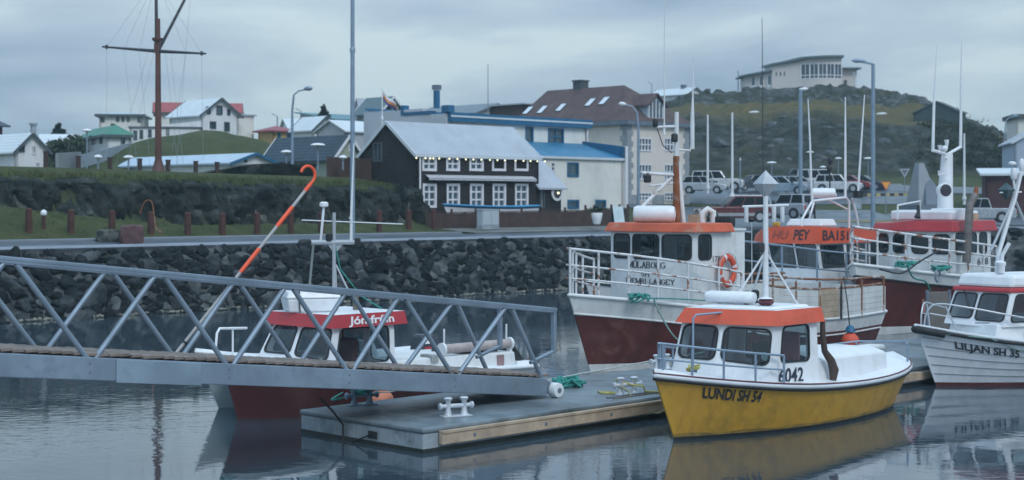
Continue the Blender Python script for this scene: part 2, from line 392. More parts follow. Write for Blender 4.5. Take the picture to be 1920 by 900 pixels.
def ground_mat():
    g = bpy.data.materials.new('grass and rock'); g.use_nodes = True; t = g.node_tree; nd = t.nodes; lk = t.links
    b = nd['Principled BSDF']; b.inputs['Roughness'].default_value = .95; b.inputs['Specular IOR Level'].default_value = .15
    geo = nd.new('ShaderNodeNewGeometry'); at = nd.new('ShaderNodeAttribute'); at.attribute_name = 'zone'
    sp = nd.new('ShaderNodeSeparateColor'); lk.new(at.outputs['Color'], sp.inputs[0])
    def nz(s, det=5, ro=.6):
        x = nd.new('ShaderNodeTexNoise'); x.inputs['Scale'].default_value = s; x.inputs['Detail'].default_value = det; x.inputs['Roughness'].default_value = ro
        lk.new(geo.outputs['Position'], x.inputs['Vector']); return x.outputs['Fac']
    def ramp(v, st):
        r = nd.new('ShaderNodeValToRGB'); r.color_ramp.elements[0].position = st[0][0]; r.color_ramp.elements[0].color = (*st[0][1], 1)
        r.color_ramp.elements[1].position = st[-1][0]; r.color_ramp.elements[1].color = (*st[-1][1], 1)
        for p_, c_ in st[1:-1]:
            e_ = r.color_ramp.elements.new(p_); e_.color = (*c_, 1)
        lk.new(v, r.inputs[0]); return r.outputs[0]
    def mx(f, a, c):
        x = nd.new('ShaderNodeMix'); x.data_type = 'RGBA'; lk.new(f, x.inputs[0]); lk.new(a, x.inputs[6]); lk.new(c, x.inputs[7]); return x.outputs[2]
    def mth(op, a, c, cl_=True):
        x = nd.new('ShaderNodeMath'); x.operation = op; x.use_clamp = cl_
        for i, q in enumerate((a, c)):
            if isinstance(q, (int, float)): x.inputs[i].default_value = q
            else: lk.new(q, x.inputs[i])
        return x.outputs[0]
    grass = ramp(nz(.55), [(.3, (.034, .048, .022)), (.5, (.062, .080, .032)), (.62, (.092, .098, .042)), (.75, (.125, .11, .055))])
    fine = ramp(nz(7, 3), [(.3, (.03, .042, .02)), (.7, (.11, .118, .05))])
    x = nd.new('ShaderNodeMix'); x.data_type = 'RGBA'; x.inputs[0].default_value = .4; lk.new(grass, x.inputs[6]); lk.new(fine, x.inputs[7]); grass = x.outputs[2]
    goldc = ramp(nz(.9), [(.3, (.07, .068, .032)), (.7, (.165, .12, .055))])
    bush = ramp(nz(.42, 8, .72), [(.34, (.007, .010, .008)), (.47, (.017, .023, .013)), (.57, (.034, .037, .02)), (.66, (.065, .062, .038)), (.76, (.15, .15, .14))])
    rock = ramp(nz(1.1, 8, .7), [(.3, (.018, .021, .022)), (.48, (.07, .077, .08)), (.68, (.19, .20, .195))])
    c = mx(mth('MULTIPLY', sp.outputs[2], 1.0), grass, bush)
    c = mx(mth('MULTIPLY', sp.outputs[0], mth('MULTIPLY', nz(.5), 1.5)), c, goldc)
    sz = nd.new('ShaderNodeSeparateXYZ'); lk.new(geo.outputs['Normal'], sz.inputs[0])
    r2 = mth('MULTIPLY', mth('SUBTRACT', nz(.5, 7, .65), .44), 9)
    rk = mth('MAXIMUM', mth('MULTIPLY', sp.outputs[1], mth('MAXIMUM', r2, 0.12)), mth('MULTIPLY', mth('SUBTRACT', sp.outputs[1], .9), 10))
    c = mx(rk, c, rock)
    lk.new(c, b.inputs['Base Color'])
    bn = nd.new('ShaderNodeBump'); bn.inputs['Strength'].default_value = .9; bn.inputs['Distance'].default_value = .35; lk.new(nz(1.7, 8, .7), bn.inputs['Height']); lk.new(bn.outputs[0], b.inputs['Normal'])
    return g
gm = ground_mat()
ground = m.build('ground', gm, smooth=180, fix=False)
ca = ground.data.color_attributes.new('zone', 'FLOAT_COLOR', 'POINT'); ca.data.foreach_set('color', [c for q in zone for c in q])
tag(ground, kind='structure')

# water
def water_mat():
    g = bpy.data.materials.new('harbour water'); g.use_nodes = True; t = g.node_tree; nd = t.nodes; lk = t.links
    b = nd['Principled BSDF']; b.inputs['Base Color'].default_value = (.04, .062, .08, 1); b.inputs['Roughness'].default_value = .03
    b.inputs['IOR'].default_value = 2.1
    geo = nd.new('ShaderNodeNewGeometry')
    def nz(s, det, sx):
        mpn = nd.new('ShaderNodeMapping'); mpn.inputs['Scale'].default_value = sx; lk.new(geo.outputs['Position'], mpn.inputs[0])
        x = nd.new('ShaderNodeTexNoise'); x.inputs['Scale'].default_value = s; x.inputs['Detail'].default_value = det; lk.new(mpn.outputs[0], x.inputs['Vector']); return x.outputs['Fac']
    small = nz(3.4, 4, (1.0, 1.2, 1)); big = nz(.7, 2, (1, 1.0, 1)); patch = nz(.09, 3, (1, 1, 1))
    pr = nd.new('ShaderNodeMapRange'); pr.inputs[1].default_value = .40; pr.inputs[2].default_value = .62; pr.inputs[3].default_value = .12; pr.inputs[4].default_value = 1.0; lk.new(patch, pr.inputs[0])
    mu = nd.new('ShaderNodeMath'); mu.operation = 'MULTIPLY'; lk.new(small, mu.inputs[0]); lk.new(pr.outputs[0], mu.inputs[1])
    ad = nd.new('ShaderNodeMath'); ad.operation = 'MULTIPLY_ADD'; ad.inputs[1].default_value = .8; lk.new(big, ad.inputs[0]); lk.new(mu.outputs[0], ad.inputs[2])
    bn = nd.new('ShaderNodeBump'); bn.inputs['Strength'].default_value = .15; bn.inputs['Distance'].default_value = .05; lk.new(ad.outputs[0], bn.inputs['Height']); lk.new(bn.outputs[0], b.inputs['Normal'])
    return g
tag(MB().quad((-5000, -600, 0), (5000, -600, 0), (5000, 5000, 0), (-5000, 5000, 0)).build('water', water_mat()), kind='structure')

# quay road, kerbs, parking
asphalt = mat('wet asphalt', (.062, .080, .105), .36, var=.25, scale=.25, dirt=(.04, .05, .062), dscale=.15, damt=.7, bump=.15, bscale=20)
kerb_m = mat('pale kerb concrete', (.20, .235, .28), .7, var=.15, scale=.6, dirt=(.2, .22, .24), dscale=.9, damt=.6)
def edge_pt(q, off):      # q runs along the quay edge, off goes inland
    if q < CORN_S:
        p = SN(q, EDGE_N + off)
    else:
        p = SN(CORN_S, EDGE_N) + V((q - CORN_S, 0, 0)) + V((0, off, 0))
    return p
def strip(name, mt, o0, o1, q0, q1, lift=.02, th=0, step=1.0):
    mm = MB(); ra, rb = [], []
    q = q0; qs = []
    while q < q1: qs.append(q); q += step
    if q0 < CORN_S < q1:
        qs = [a for a in qs if a < CORN_S] + [CORN_S - .001, CORN_S] + [a for a in qs if a > CORN_S]
    for a in qs:
        for i, o_ in enumerate([lerp(o0, o1, j / 6) for j in range(7)]):
            p = edge_pt(a, o_); p.z = H0(p.x, p.y) + lift; mm.v.append(tuple(p))
    for i in range(len(qs) - 1):
        for j in range(6):
            mm.f.append((i * 7 + j, (i + 1) * 7 + j, (i + 1) * 7 + j + 1, i * 7 + j + 1)); mm.mi.append(0)
    o = mm.build(name, mt, fix=False)
    if th:
        so = o.modifiers.new('thick', 'SOLIDIFY'); so.thickness = th; so.offset = -1
    return tag(o, kind='structure')
strip('road', asphalt, .45, 5.6, -60, 175, .03)
strip('quay_edge', kerb_m, -.12, .42, -60, 175, .14, .45)
strip('kerb', kerb_m, 5.65, 5.95, -60, 60, .13, .25)
strip('pavement', mat('gravel pavement', (.125, .13, .125), .9, var=.25, scale=.8, dirt=(.08, .085, .07), dscale=.7, damt=.6, bump=.3), 5.6, 9.0, 60, 84, .06)
def patch(name, mt, pts, lift=.05, nx=30, ny=14):
    """a sheet laid over the ground inside four corners"""
    a, b_, c, d = [V((*p, 0)) for p in pts]; mm = MB()
    for i in range(ny + 1):
        for j in range(nx + 1):
            p = lerp(lerp(a, b_, j / nx), lerp(d, c, j / nx), i / ny); mm.v.append((p.x, p.y, H(p.x, p.y) + lift))
    for i in range(ny):
        for j in range(nx): mm.f.append((i * (nx + 1) + j, i * (nx + 1) + j + 1, (i + 1) * (nx + 1) + j + 1, (i + 1) * (nx + 1) + j)); mm.mi.append(0)
    return tag(mm.build(name, mt, fix=False), kind='structure')
patch('car_park', asphalt, [(12.5, 98.6), (30.6, 116.5), (30.6, 131), (9, 131)], .06)
patch('car_park', asphalt, [(15, 137), (37, 137), (40, 158), (14, 158)], .06)
patch('road', asphalt, [(30.7, 115.8), (70, 116.2), (70, 124), (30.7, 127)], .06)
patch('road', asphalt, [(36, 150), (80, 137), (80, 142), (38, 157)], .08)
patch('grass_strip', mat('dry verge grass', (.17, .15, .07), .95, var=.4, scale=.5, bump=.5), [(21.5, 118.5), (31.2, 118.0), (30.9, 120.2), (22, 120.6)], .09)

# cliff face of the bank below the terrace
def rock_mat(name, lo, mid, hi, sc_=1.0):
    g = bpy.data.materials.new(name); g.use_nodes = True; t = g.node_tree; nd = t.nodes; lk = t.links
    b = nd['Principled BSDF']; b.inputs['Roughness'].default_value = .9; b.inputs['Specular IOR Level'].default_value = .15
    geo = nd.new('ShaderNodeNewGeometry')
    x = nd.new('ShaderNodeTexNoise'); x.inputs['Scale'].default_value = sc_; x.inputs['Detail'].default_value = 9; x.inputs['Roughness'].default_value = .68; lk.new(geo.outputs['Position'], x.inputs['Vector'])
    oi = nd.new('ShaderNodeObjectInfo')
    ad = nd.new('ShaderNodeMath'); ad.operation = 'MULTIPLY_ADD'; ad.inputs[1].default_value = .30; lk.new(oi.outputs['Random'], ad.inputs[0]); lk.new(x.outputs['Fac'], ad.inputs[2])
    sb = nd.new('ShaderNodeMath'); sb.operation = 'SUBTRACT'; sb.inputs[1].default_value = .15; lk.new(ad.outputs[0], sb.inputs[0])
    r = nd.new('ShaderNodeValToRGB'); r.color_ramp.elements[0].position = .28; r.color_ramp.elements[0].color = (*lo, 1); r.color_ramp.elements[1].position = .78; r.color_ramp.elements[1].color = (*hi, 1)
    e_ = r.color_ramp.elements.new(.5); e_.color = (*mid, 1); lk.new(sb.outputs[0], r.inputs[0]); lk.new(r.outputs[0], b.inputs['Base Color'])
    y_ = nd.new('ShaderNodeTexNoise'); y_.inputs['Scale'].default_value = 7 * sc_; y_.inputs['Detail'].default_value = 6; lk.new(geo.outputs['Position'], y_.inputs['Vector'])
    bn = nd.new('ShaderNodeBump'); bn.inputs['Strength'].default_value = .6; bn.inputs['Distance'].default_value = .06; lk.new(y_.outputs['Fac'], bn.inputs['Height']); lk.new(bn.outputs[0], b.inputs['Normal'])
    return g
rock_cliff = rock_mat('basalt cliff', (.008, .011, .010), (.034, .042, .037), (.24, .255, .24), .95)
rock_rip = rock_mat('basalt boulder', (.008, .011, .012), (.023, .029, .033), (.12, .135, .14), 1.2)
mm = MB(); ns = 420; nz_ = 20
for i in range(ns + 1):
    s = lerp(8, 61.2, i / ns)
    cb = cliff_base(s) - .12; lip = lerp(5.75, 5.45, sst(35, 60, s)) + .02 + noise.noise(V((s * .5, 2, 0))) * .16
    for j in range(nz_ + 1):
        v = j / nz_; z = lerp(cb, lip, v)
        cell = noise.voronoi(V((s * 1.7 + noise.noise(V((s, z, 4))) * .4, z * .5, 0)))[0]
        col_ = (cell[1] - cell[0])
        dsp = -.30 + cell[0] * 1.0 - .6 * min(col_, .3) + noise.fractal(V((s * .9, z * .7, 7)), .8, 2, 6) * .6
        lean = lerp(-.35, .55, v) + (.75 * sst(.86, 1.0, v))
        mm.v.append(tuple(SN(s + noise.noise(V((s * 1.5, z * 1.5, 9))) * .15, 68.15 + lean + dsp * .8, z + noise.noise(V((s * 2, z, 3))) * .08)))
for i in range(ns):
    for j in range(nz_):
        a = i * (nz_ + 1) + j; mm.f.append((a, a + nz_ + 1, a + nz_ + 2, a + 1)); mm.mi.append(0)
tag(mm.build('cliff', rock_cliff, smooth=14, fix=False), kind='structure')
# rocky end of the bank beside the dark house
mm = MB()
for i in range(60):
    u = i / 59
    for j in range(15):
        v = j / 14; n_ = lerp(68.4, 76, u); z = lerp(2.6, 5.6, v)
        dsp = noise.fractal(V((n_ * .9, z * .8, 17)), 1, 2, 5) * .5 - .2
        mm.v.append(tuple(SN(60.3 + dsp - .8 * v, n_, z)))
for i in range(59):
    for j in range(14):
        a = i * 15 + j; mm.f.append((a, a + 15, a + 16, a + 1)); mm.mi.append(0)
tag(mm.build('cliff', rock_cliff, smooth=28, fix=False), kind='structure')

# boulders of the rock bank below the road
def boulder_mesh(seed):
    b = bmesh.new(); bmesh.ops.create_icosphere(b, subdivisions=3, radius=.5); rnd = random.Random(seed)
    planes = [(V((rnd.uniform(-1, 1), rnd.uniform(-1, 1), rnd.uniform(-1, 1))).normalized(), rnd.uniform(.24, .40)) for _ in range(11)]
    for v in b.verts:
        for nv, dd in planes:
            q = v.co.dot(nv)
            if q > dd: v.co -= nv * (q - dd)
        v.co *= 1 + .1 * noise.noise(v.co * 3 + V((seed, 0, 0)))
    me = bpy.data.meshes.new('boulder'); b.to_mesh(me); b.free(); me.materials.append(rock_rip)
    me.polygons.foreach_set('use_smooth', [True] * len(me.polygons)); me.set_sharp_from_angle(angle=R(24)); return me
BM = [boulder_mesh(i) for i in range(9)]
rnd = random.Random(3)
nb = 0; tries = 0; placed = []
while nb < 292 and tries < 9000:
    tries += 1
    s = rnd.uniform(25, 70); d = rnd.uniform(-4.0, -.35)
    size = rnd.uniform(.55, .95) if rnd.random() < .9 else rnd.uniform(.95, 1.35)
    if any((s - a) ** 2 + (d - b_) ** 2 < (.36 * (size + c)) ** 2 for a, b_, c in placed): continue
    placed.append((s, d, size)); nb += 1
    p = SN(s, EDGE_N + d); z = 2.6 + d / 3.3 * 2.75
    o = bpy.data.objects.new('boulder', rnd.choice(BM)); col.objects.link(o)
    o.location = (p.x, p.y, z + .05 * size); o.rotation_euler = (rnd.uniform(0, 6), rnd.uniform(0, 6), rnd.uniform(0, 6))
    o.scale = (size * rnd.uniform(.9, 1.4), size * rnd.uniform(.8, 1.1), size * rnd.uniform(.65, .95))
    tag(o, 'dark grey basalt boulder in the sloping rock bank below the harbour road', 'boulder', 'boulders of the rock bank below the road')
mm = MB()
def add_rock(mm, p, sz, r_):
    me = r_.choice(BM); M_ = Matrix.Rotation(r_.uniform(0, 6), 3, 'X') @ Matrix.Rotation(r_.uniform(0, 6), 3, 'Z')
    o_ = len(mm.v)
    for v in me.vertices:
        q = M_ @ (v.co * sz); mm.v.append((p.x + q.x, p.y + q.y, p.z + q.z * .75))
    for f in me.polygons: mm.f.append(tuple(i + o_ for i in f.vertices)); mm.mi.append(0)
for i in range(3800):
    s = rnd.uniform(18, 104); d = rnd.uniform(-4.3, -.1)
    if s > CORN_S: p = SN(CORN_S, EDGE_N) + V((rnd.uniform(0, 50), d, 0))
    else: p = SN(s, EDGE_N + d)
    p.z = 2.6 + d / 3.3 * 2.75 - .02
    add_rock(mm, p, rnd.uniform(.3, .75) if s < 70 else rnd.uniform(.6, 1.4), rnd)
tag(mm.build('rock_bank', rock_rip, smooth=24, fix=False), 'small stones filling the gaps between boulders of the shore bank', 'rock', kind='stuff')
# pale wrack line of stones along the tide mark
mm = MB(); wr = mat('pale tide line stones', (.20, .20, .17), .9, var=.3, scale=3)
for i in range(420):
    p = SN(rnd.uniform(22, 70), EDGE_N - 3.25 + rnd.gauss(0, .14)); p.z = .06; add_rock(mm, p, rnd.uniform(.06, .24), rnd)
tag(mm.build('shingle', wr, fix=False), 'thin line of pale shingle along the waterline of the shore', 'stones', kind='stuff')

# grass tufts along the lip of the bank and over the verge
tuft = mat('grass blades', (.085, .105, .042), .9, var=.4, scale=.6, spec=.2)
mm = MB()
def blades(mm, p, h, r_, n_):
    for _ in range(n_):
        a = r_.uniform(0, 6.28); b0 = p + V((r_.gauss(0, .09), r_.gauss(0, .09), -.02)); w_ = V((math.cos(a), math.sin(a), 0)) * .018
        l = V((r_.gauss(0, .4), r_.gauss(0, .4), 1)) * h * r_.uniform(.6, 1.2)
        mm.add([b0 - w_, b0 + w_, b0 + l], [(0, 1, 2)])
for i in range(1700):
    s = rnd.uniform(16, 60.5); n_ = 69.6 + abs(rnd.gauss(0, .9)) - .6
    p = SN(s, n_); p.z = H(p.x, p.y) + (.02 if n_ > 69.4 else .25); blades(mm, p, .22, rnd, 6)
for i in range(1300):
    s = rnd.uniform(20, 62); n_ = rnd.uniform(63.7, 68.2); p = SN(s, n_); p.z = H(p.x, p.y); blades(mm, p, .12, rnd, 5)
tag(mm.build('grass', tuft, fix=False), kind='stuff', label='rough grass along the bank and the road verge', cat='grass')
# scrub and rock outcrops on the hill
bm_ = mat('hill scrub', (.035, .045, .025), .95, var=.5, scale=.4, spec=.1)
mm = MB()
for i in range(2600):
    k = rnd.uniform(kx(1240), kx(1960)); yy = rnd.uniform(169, 197)
    if rnd.random() > .5 * sst(kx(1690), kx(1830), k): continue
    x = k * yy; c0 = V((x, yy, H(x, yy))); r0 = rnd.uniform(.4, 1.1)
    for _ in range(30):
        q = c0 + V((rnd.gauss(0, r0 * .6), rnd.gauss(0, r0 * .6), abs(rnd.gauss(0, r0 * .35))))
        a = V((rnd.uniform(-1, 1), rnd.uniform(-1, 1), rnd.uniform(-.6, 1))).normalized() * .15; b0 = V((rnd.uniform(-1, 1), rnd.uniform(-1, 1), rnd.uniform(-1, 1))).normalized() * .15
        mm.add([q - a, q + b0, q + a, q - b0], [(0, 1, 2, 3)])
for i in range(30):
    k = rnd.uniform(kx(1780), kx(1990)); yy = rnd.uniform(215, 232); x = k * yy; c0 = V((x, yy, H(x, yy))); r0 = rnd.uniform(.5, 1.3)
    for _ in range(16):
        q = c0 + V((rnd.gauss(0, r0 * .6), rnd.gauss(0, r0 * .6), abs(rnd.gauss(0, r0 * .35))))
        a = V((rnd.uniform(-1, 1), rnd.uniform(-1, 1), rnd.uniform(-.6, 1))).normalized() * .15; b0 = V((rnd.uniform(-1, 1), rnd.uniform(-1, 1), rnd.uniform(-1, 1))).normalized() * .15
        mm.add([q - a, q + b0, q + a, q - b0], [(0, 1, 2, 3)])
tag(mm.build('scrub', bm_, fix=False), 'dark low scrub covering the face of the hill', 'scrub', kind='stuff')
mm = MB(); rock_hill = rock_mat('hill rock', (.02, .024, .026), (.06, .067, .07), (.16, .17, .17), .6)
for i in range(80):
    k = rnd.uniform(kx(1290), kx(1770)); yy = rnd.uniform(221, 229); x = k * yy
    add_rock(mm, V((x, yy, H(x, yy) - .45)), rnd.uniform(.6, 2.0), rnd)
for i in range(60):
    k = rnd.uniform(kx(1250), kx(1660)); yy = rnd.uniform(170, 196); x = k * yy
    add_rock(mm, V((x, yy, H(x, yy) - .3)), rnd.uniform(.8, 2.4), rnd)
tag(mm.build('outcrop', rock_hill, smooth=24, fix=False), 'grey rock outcrops breaking through the top of the grassy hill', 'rock', kind='stuff')
# ================================================================ buildings
class House:
    def __init__(h, name, label, cat, px, Y, base, eave, pxr=None, L=None, pxl=None, W=None, th=45.0, wall=None, roof=None, kind='x', ridge=None, rise=None,
                 ov=.3, trim=None, wins=(), group=None, thick=.14, found=None, hip_in=None, gable_trim=True):
        th = R(th); h.c, h.s = math.cos(th), math.sin(th)
        h.X0, h.Y0 = kx(px) * Y, Y; h.base = base if base < 50 else zat(base, Y); h.b0 = h.base
        h.root = thing(name, label, cat, (h.X0, h.Y0, h.base), th, group)
        h.L = L if L else h.fx(pxr); h.W = W if W else h.ly(pxl)
        h.ze = zat(eave, Y) - h.base
        L, W, ze = h.L, h.W, h.ze
        span = {'x': W, 'y': L}.get(kind, min(L, W))
        if ridge is not None:
            rY = Y + (W / 2 * h.c if kind == 'x' else (L / 2 * h.s if kind == 'y' else (L / 2 * h.s + W / 2 * h.c)))
            rise = zat(ridge, rY) - h.base - ze
        h.rise = rise if rise is not None else 1.0
        zr = ze + h.rise; h.zr = zr
        bot = -.8
        F_ = [(0, bot), (L, bot), (L, ze), (0, ze)]; B_ = list(F_)
        Lf = [(0, bot), (W, bot), (W, ze), (0, ze)]; Rt = list(Lf)
        if kind == 'y': F_ = [(0, bot), (L, bot), (L, ze), (L / 2, zr), (0, ze)]; B_ = list(F_)
        if kind == 'x': Lf = [(0, bot), (W, bot), (W, ze), (W / 2, zr), (0, ze)]; Rt = list(Lf)
        if kind == 'shed':
            B_ = [(0, bot), (L, bot), (L, zr), (0, zr)]; Lf = [(0, bot), (W, bot), (W, zr), (0, ze)]; Rt = list(Lf)
        holes = {'f': [], 'l': [], 'r': [], 'b': []}; wl = []
        for wn in wins:
            sd_, a0, z0, a1, z1 = h.rect(*wn[:5]); opt = wn[5] if len(wn) > 5 else {}
            holes[sd_].append([(a0, z0), (a1, z0), (a1, z1), (a0, z1)]); wl.append((sd_, a0, z0, a1, z1, opt))
        m = MB()
        for sd_, ol in (('f', F_), ('l', Lf), ('r', Rt), ('b', B_)):
            mp_ = h.mp(sd_); m.slab([ol] + holes[sd_], lambda u, v: mp_(u, v, 0), mp_(0, 0, 1) - mp_(0, 0, 0), .22)
        h.wall = m.build('wall', wall, h.root)
        for a in wl: h.window(*a[:5], **a[5])
        # roof
        m = MB(); t = thick
        if kind == 'x':
            sl = h.rise / (W / 2)
            for y0, y1, z0, z1 in ((-ov, W / 2, ze - ov * sl, zr), (W + ov, W / 2, ze - ov * sl, zr)):
                m.hexa([(-ov, y0, z0 + .02), (L + ov, y0, z0 + .02), (L + ov, y1, z1 + .02), (-ov, y1, z1 + .02)], [(-ov, y0, z0 + t), (L + ov, y0, z0 + t), (L + ov, y1, z1 + t), (-ov, y1, z1 + t)])
        elif kind == 'y':
            sl = h.rise / (L / 2)
            for x0, x1, z0, z1 in ((-ov, L / 2, ze - ov * sl, zr), (L + ov, L / 2, ze - ov * sl, zr)):
                m.hexa([(x0, -ov, z0 + .02), (x0, W + ov, z0 + .02), (x1, W + ov, z1 + .02), (x1, -ov, z1 + .02)], [(x0, -ov, z0 + t), (x0, W + ov, z0 + t), (x1, W + ov, z1 + t), (x1, -ov, z1 + t)])
        elif kind == 'hip':
            q = hip_in[0] if hip_in else min(L, W) / 2; qb = hip_in[1] if hip_in else q
            b_ = [(-ov, -ov, ze), (L + ov, -ov, ze), (L + ov, W + ov, ze), (-ov, W + ov, ze)]; e_ = [(x, y, ze + t) for x, y, z in b_]
            if L >= W: r0, r1 = (q, W / 2, zr), (L - q, W / 2, zr); fs = [(4, 5, 9, 8), (6, 7, 8, 9), (5, 6, 9), (7, 4, 8)]
            else: r0, r1 = (L / 2, q, zr), (L / 2, W - qb, zr); fs = [(4, 5, 8), (5, 6, 9, 8), (6, 7, 9), (7, 4, 8, 9)]
            m.add(b_ + e_ + [r0, r1], [(3, 2, 1, 0), (0, 1, 5, 4), (1, 2, 6, 5), (2, 3, 7, 6), (3, 0, 4, 7)] + fs)
        elif kind == 'shed':
            m.hexa([(-ov, -ov, ze + .02), (L + ov, -ov, ze + .02), (L + ov, W + ov, zr + .02), (-ov, W + ov, zr + .02)], [(-ov, -ov, ze + t), (L + ov, -ov, ze + t), (L + ov, W + ov, zr + t), (-ov, W + ov, zr + t)])
        elif kind == 'flat':
            m.box(-ov, L + ov, -ov, W + ov, ze + .01, ze + t)
        h.roof = m.build('roof', roof, h.root)
        if trim:
            o2 = ov + .02
            if kind == 'y':
                sl = h.rise / (L / 2)
                for yy in (-ov - .03, W + ov - .01):
                    m = MB()
                    for x0, x1 in ((-o2, L / 2), (L + o2, L / 2)): m.bar((x0, yy + .02, ze - ov * sl + .04), (x1, yy + .02, zr + .06), .05, .2)
                    m.build('trim', trim, h.root)
            elif kind == 'x':
                sl = h.rise / (W / 2)
                for xx in (-ov - .03, L + ov - .01):
                    m = MB()
                    for y0, y1 in ((-o2, W / 2), (W + o2, W / 2)): m.bar((xx + .02, y0, ze - ov * sl + .04), (xx + .02, y1, zr + .06), .05, .2)
                    m.build('trim', trim, h.root)
                m = MB(); m.bar((-ov, -ov - .03, ze - ov * sl + .04), (L + ov, -ov - .03, ze - ov * sl + .04), .05, .16); m.build('trim', trim, h.root)
            else:
                m = MB(); m.bar((-ov - .03, -ov - .03, ze + t * .4), (L + ov, -ov - .03, ze + t * .4), .06, .24); m.bar((-ov - .03, W + ov, ze + t * .4), (-ov - .03, -ov, ze + t * .4), .06, .24); m.build('trim', trim, h.root)
    def fx(h, px): k = kx(px); return (k * h.Y0 - h.X0) / (h.c - k * h.s)
    def ly(h, px): k = kx(px); return (h.X0 - k * h.Y0) / (h.s + k * h.c)
    def rect(h, sd_, p0, t0, p1, t1):
        if sd_ == 'f': a0, a1 = sorted((h.fx(p0), h.fx(p1))); Y = h.Y0 + (a0 + a1) / 2 * h.s
        elif sd_ == 'l': a0, a1 = sorted((h.ly(p0), h.ly(p1))); Y = h.Y0 + (a0 + a1) / 2 * h.c
        return sd_, a0, zat(t1, Y) - h.base, a1, zat(t0, Y) - h.base
    def mp(h, sd_):
        L, W = h.L, h.W
        return {'f': lambda u, v, o: V((u, -o, v)), 'l': lambda u, v, o: V((-o, u, v)), 'r': lambda u, v, o: V((L + o, u, v)), 'b': lambda u, v, o: V((u, W + o, v))}[sd_]
    def bx(h, m, mp_, u0, u1, v0, v1, o0, o1):
        m.hexa([mp_(u0, v0, o0), mp_(u1, v0, o0), mp_(u1, v1, o0), mp_(u0, v1, o0)], [mp_(u0, v0, o1), mp_(u1, v0, o1), mp_(u1, v1, o1), mp_(u0, v1, o1)])
    def window(h, sd_, a0, z0, a1, z1, frame=None, nx=1, ny=1, fw=.08, pane=None, sill=True, name='window', mw=.035):
        mp_ = h.mp(sd_); m = MB(); frame = frame or frame_w
        e = .025
        h.bx(m, mp_, a0 - e, a0 + fw, z0 - e, z1 + e, -.16, .025); h.bx(m, mp_, a1 - fw, a1 + e, z0 - e, z1 + e, -.16, .025)
        h.bx(m, mp_, a0 + fw, a1 - fw, z1 - fw, z1 + e, -.16, .022); h.bx(m, mp_, a0 + fw, a1 - fw, z0 - e, z0 + fw, -.16, .03 if not sill else .07)
        for i in range(1, nx):
            c_ = lerp(a0, a1, i / nx); h.bx(m, mp_, c_ - mw, c_ + mw, z0 + fw, z1 - fw, -.12, -.02)
        for i in range(1, ny):
            c_ = lerp(z0, z1, i / ny); h.bx(m, mp_, a0 + fw, a1 - fw, c_ - mw, c_ + mw, -.118, -.024)
        w_ = m.build(name, frame, h.root)
        MB().quad(mp_(a0 + .01, z0 + .01, -.10), mp_(a1 - .01, z0 + .01, -.10), mp_(a1 - .01, z1 - .01, -.10), mp_(a0 + .01, z1 - .01, -.10)).build('pane', pane or glass_h, w_)
        return w_
    def chimney(h, x, y, z0, z1, wd=.7, mt=None, cap=True):
        m = MB(); m.box(x - wd / 2, x + wd / 2, y - wd / 2, y + wd / 2, z0, z1)
        if cap: m.box(x - wd / 2 - .08, x + wd / 2 + .08, y - wd / 2 - .08, y + wd / 2 + .08, z1, z1 + .14)
        return m.build('chimney', mt or conc, h.root)

D = dict
# ---- the black timber house by the road
W2 = D(nx=2, ny=2, fw=.13, mw=.05); W3 = D(nx=2, ny=3, fw=.13, mw=.05)
up = [(792, 818), (837, 861.5), (880.5, 906), (923, 948), (965, 990)]
wins = [('f', a, 294, b, 320, W2) for a, b in up] + [('f', a + 1, 345, b, 389, W3) for a, b in up] + [('l', 700, 268, 717, 303, D(frame=frame_bk, nx=2, ny=2))]
bh = House('timber_house', 'black tarred two storey timber house with pale roof and white windows beside the road', 'house', 779, 92, 2.95, 289.5, pxr=1010, pxl=676, wall=tar, roof=roof_gr, kind='x', ridge=231, ov=.14, trim=roof_wh, wins=wins)
m = MB(); m.tube([bh.mp('f')(.28, bh.ze - .05, .1), bh.mp('f')(.28, .2, .1)], .06, 8); m.build('downpipe', frame_w, bh.root)
m = MB(); a0, a1 = bh.fx(797), bh.fx(998); zt = zat(331, 96) - bh.base      # slatted pent roof between the storeys
m.hexa([(a0, 0, zt - .02), (a1, 0, zt - .02), (a1, -.36, zt - .22), (a0, -.36, zt - .22)], [(a0, 0, zt + .03), (a1, 0, zt + .03), (a1, -.36, zt - .17), (a0, -.36, zt - .17)]); awn = m.build('canopy', roof_dk, bh.root)
m = MB(); n_ = 62
for i in range(n_):
    c_ = lerp(a0 + .05, a1 - .05, i / (n_ - 1)); m.hexa([(c_ - .04, -.02, zt + .036), (c_ + .04, -.02, zt + .036), (c_ + .04, -.40, zt - .17), (c_ - .04, -.40, zt - .17)], [(c_ - .04, -.02, zt + .06), (c_ + .04, -.02, zt + .06), (c_ + .04, -.40, zt - .12), (c_ - .04, -.40, zt - .12)]); m.box(c_ - .04, c_ + .04, -.40, -.37, zt - .27, zt - .13)
m.build('slats', frame_w, awn)
